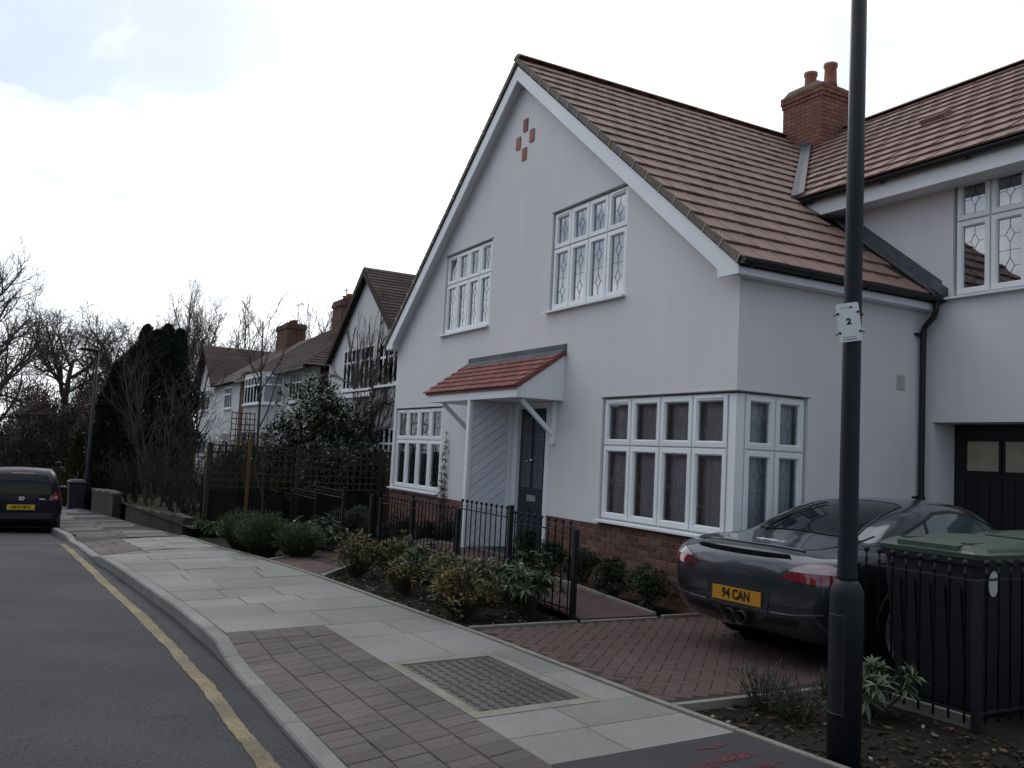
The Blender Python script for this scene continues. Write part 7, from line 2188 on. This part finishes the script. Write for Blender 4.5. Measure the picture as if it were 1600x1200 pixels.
conifer('golden_conifer', 'small orange-green conifer beside the distant street lamp', (-36.5, 1.75, -1.3), [(0, 0.55), (0.8, 0.6), (1.8, 0.35), (2.7, 0.05)], 9, 7000, M_GOLD, 0.10)
shrub('garden_bush', 'dark leafy bush above the far garden wall', (-35.2, 2.6, -1.1), 0.9, 1.5, 71, 'laurel', 'bush')
# ---- far wood: one mass of thicket at the bottom of the street
rs = random.Random(5); q = MB()
for i in range(60000):
    x = rs.uniform(-76, -54); y = rs.gauss(1.5, 6.5)
    if -12 > y or y > 13: continue
    top = 5.0+1.0*math.sin(y*0.55)+1.0*math.sin(y*1.7+1)+0.8*math.sin(x*0.6)
    z = -2.4+(top)*rs.random()**0.75
    leaf(q, Vector((x, y, z)), rdir(rs)+Vector((0, 0, 0.5)), rs.uniform(0.5, 1.3), rs.uniform(0.03, 0.075), rs, 0.1)
tag(q.build('thicket', mat('thicket', (0.055, 0.044, 0.037), 0.95, 0.1, n1=(0.35, 0.35), rnd=0.3), fast=True), 'dark brown thicket closing the far end of the street', 'thicket', kind='stuff')
# dark hedge along the far pavement behind the bin
rs = random.Random(6); q = MB()
for i in range(9000):
    x = rs.uniform(-53, -36.5); y = yb(x)+0.45+rs.uniform(0, 1.0); z = g(x)+rs.random()*(1.35+0.15*math.sin(x*2))
    leaf(q, Vector((x, y, z)), rdir(rs), 0.12, 0.06, rs)
h_ = q.build('hedge', M_LAUREL, fast=True); tag(h_, 'dark leafy hedge along the far pavement', 'hedge')
# far person walking on the pavement
def person(loc, rz):
    t = empty('person', loc, rz); tag(t, 'person in dark clothes walking on the far pavement behind the blue car', 'person')
    J = {'pel': (0, 0, .95), 'ch': (0, .02, 1.28), 'nk': (0, .03, 1.46), 'hd': (0, .05, 1.58), 'ht': (0, .04, 1.70),
         'lh': (.09, 0, .92), 'lk': (.10, .12, .50), 'la': (.10, .05, .09), 'lt': (.10, .20, .04), 'rh': (-.09, 0, .92), 'rk': (-.10, .02, .50), 'ra': (-.10, -.22, .12), 'rt': (-.10, -.10, .04),
         'ls': (.17, .01, 1.40), 'le': (.22, -.08, 1.13), 'lw': (.20, .02, .90), 'lf': (.20, .06, .82), 'rs': (-.17, .01, 1.40), 're': (-.22, .04, 1.12), 'rw': (-.20, .18, .93), 'rf': (-.20, .22, .87)}
    E = [('pel', 'ch'), ('ch', 'nk'), ('nk', 'hd'), ('hd', 'ht'), ('pel', 'lh'), ('lh', 'lk'), ('lk', 'la'), ('la', 'lt'), ('pel', 'rh'), ('rh', 'rk'), ('rk', 'ra'), ('ra', 'rt'),
         ('ch', 'ls'), ('ls', 'le'), ('le', 'lw'), ('lw', 'lf'), ('ch', 'rs'), ('rs', 're'), ('re', 'rw'), ('rw', 'rf')]
    Rr = {'pel': .15, 'ch': .17, 'nk': .065, 'hd': .10, 'ht': .07, 'lh': .10, 'rh': .10, 'lk': .065, 'rk': .065, 'la': .045, 'ra': .045, 'lt': .04, 'rt': .04, 'ls': .075, 'rs': .075, 'le': .05, 're': .05, 'lw': .035, 'rw': .035, 'lf': .035, 'rf': .035}
    ks = list(J); me = bpy.data.meshes.new('body'); me.from_pydata([J[k] for k in ks], [(ks.index(a), ks.index(b)) for a, b in E], [])
    ob = bpy.data.objects.new('body', me); COL.objects.link(ob)
    ob.modifiers.new('skin', 'SKIN'); 
    if not me.skin_vertices: 
        bm = bmesh.new(); bm.from_mesh(me); bm.verts.layers.skin.verify(); bm.to_mesh(me); bm.free()
    for i, k in enumerate(ks):
        sv = me.skin_vertices[0].data[i]; sv.radius = (Rr[k], Rr[k]*(0.7 if k in ('ch', 'pel') else 1)); sv.use_root = (k == 'pel')
    sb = ob.modifiers.new('sub', 'SUBSURF'); sb.levels = 2; sb.render_levels = 2
    dg = bpy.context.evaluated_depsgraph_get(); m2 = bpy.data.meshes.new_from_object(ob.evaluated_get(dg))
    bpy.data.objects.remove(ob)
    m2.materials.clear(); m2.materials.append(mat('dark_coat', (0.012, 0.012, 0.015), 0.9)); m2.materials.append(mat('skin', (0.32, 0.18, 0.13), 0.6)); m2.materials.append(mat('grey_trousers', (0.05, 0.05, 0.055), 0.9))
    for p in m2.polygons:
        z = p.center.z; p.use_smooth = True
        p.material_index = 1 if (z > 1.49 and p.center.y > 0.04) or (z < 0.92 and abs(p.center.x) > 0.165 and z > 0.75) else (2 if z < 0.86 else 0)
    o = bpy.data.objects.new('body', m2); COL.objects.link(o); o.parent = t
    q = MB(); q.lathe((0, 0.02, 1.60), [(0.06, -0.07), (0.105, -0.03), (0.115, 0.04), (0.09, 0.10), (0.02, 0.13)], 14); q.build('hair', mat('dark_hair', (0.012, 0.01, 0.009), 0.7), t, True)
person((-40, 1.22, gz(-40, 1.22)), PI/2)
# ---------------------------------------------------------------- across the road: what the windows mirror
def across(x0, x1, y, label, seed):
    zb_ = g((x0+x1)/2)-0.1
    t = empty('house_across', ((x0+x1)/2, y, zb_), world=True); tag(t, label, 'house', 'houses across the road')
    mb = MB(); mb.box(x0, x1, y-8, y, zb_-0.3, zb_+5.0); mb.build('walls', mat('across_wall', (0.10, 0.085, 0.08), 0.95, 0.1, n1=(0.6, 0.2)), t)
    e = 0.4
    P = [(x0-e, y+e, zb_+4.95), (x1+e, y+e, zb_+4.95), (x1+e, y-8-e, zb_+4.95), (x0-e, y-8-e, zb_+4.95), (x0+3, y-4, zb_+8.2), (x1-3, y-4, zb_+8.2)]
    mb = MB(); mb.add(P, [(0, 1, 5, 4), (1, 2, 5), (2, 3, 4, 5), (3, 0, 4), (0, 3, 2, 1)]); mb.build('roof', M_TILE_OLD, t)
    tf = lambda u, v, d: (u, y-d+0.04, v)
    for (u, v0, v1) in ((x0+0.8, 0.9, 2.2), (x1-3.2, 0.9, 2.2), (x0+0.8, 3.2, 4.5), (x1-3.2, 3.2, 4.5)):
        fwin(t, tf, u, u+2.4, zb_+v0, zb_+v1, 4)
    mb = MB(); mb.box((x0+x1)/2-0.5, (x0+x1)/2+0.5, y-0.05, y+0.05, zb_, zb_+2.1); mb.build('door', M_DOOR, t)
    chimney_stack(t, x0+3.2, x0+4.0, y-4.4, y-3.6, zb_+6, zb_+9, [(x0+3.6, y-4, 0.3)])
for i, (x, w_) in enumerate(((-40, 'farthest down the street'), (-28, 'opposite the bare shrub'), (-16, 'opposite the porch'), (-4, 'opposite the driveway'))):
    across(x, x+9.5, -14.5, 'dark house across the road behind the photographer, ' + w_, i)
rs = random.Random(14); q = MB()
for i in range(15000):
    x = rs.uniform(-55, 18); y = far_edge(x)-2.6-rs.uniform(0, 0.9); z = roadz(x, far_edge(x))+0.1+rs.random()*1.5
    leaf(q, Vector((x, y, z)), rdir(rs), 0.22, 0.11, rs)
tag(q.build('hedge', M_LAUREL, fast=True), 'hedge across the road, behind the photographer', 'hedge')
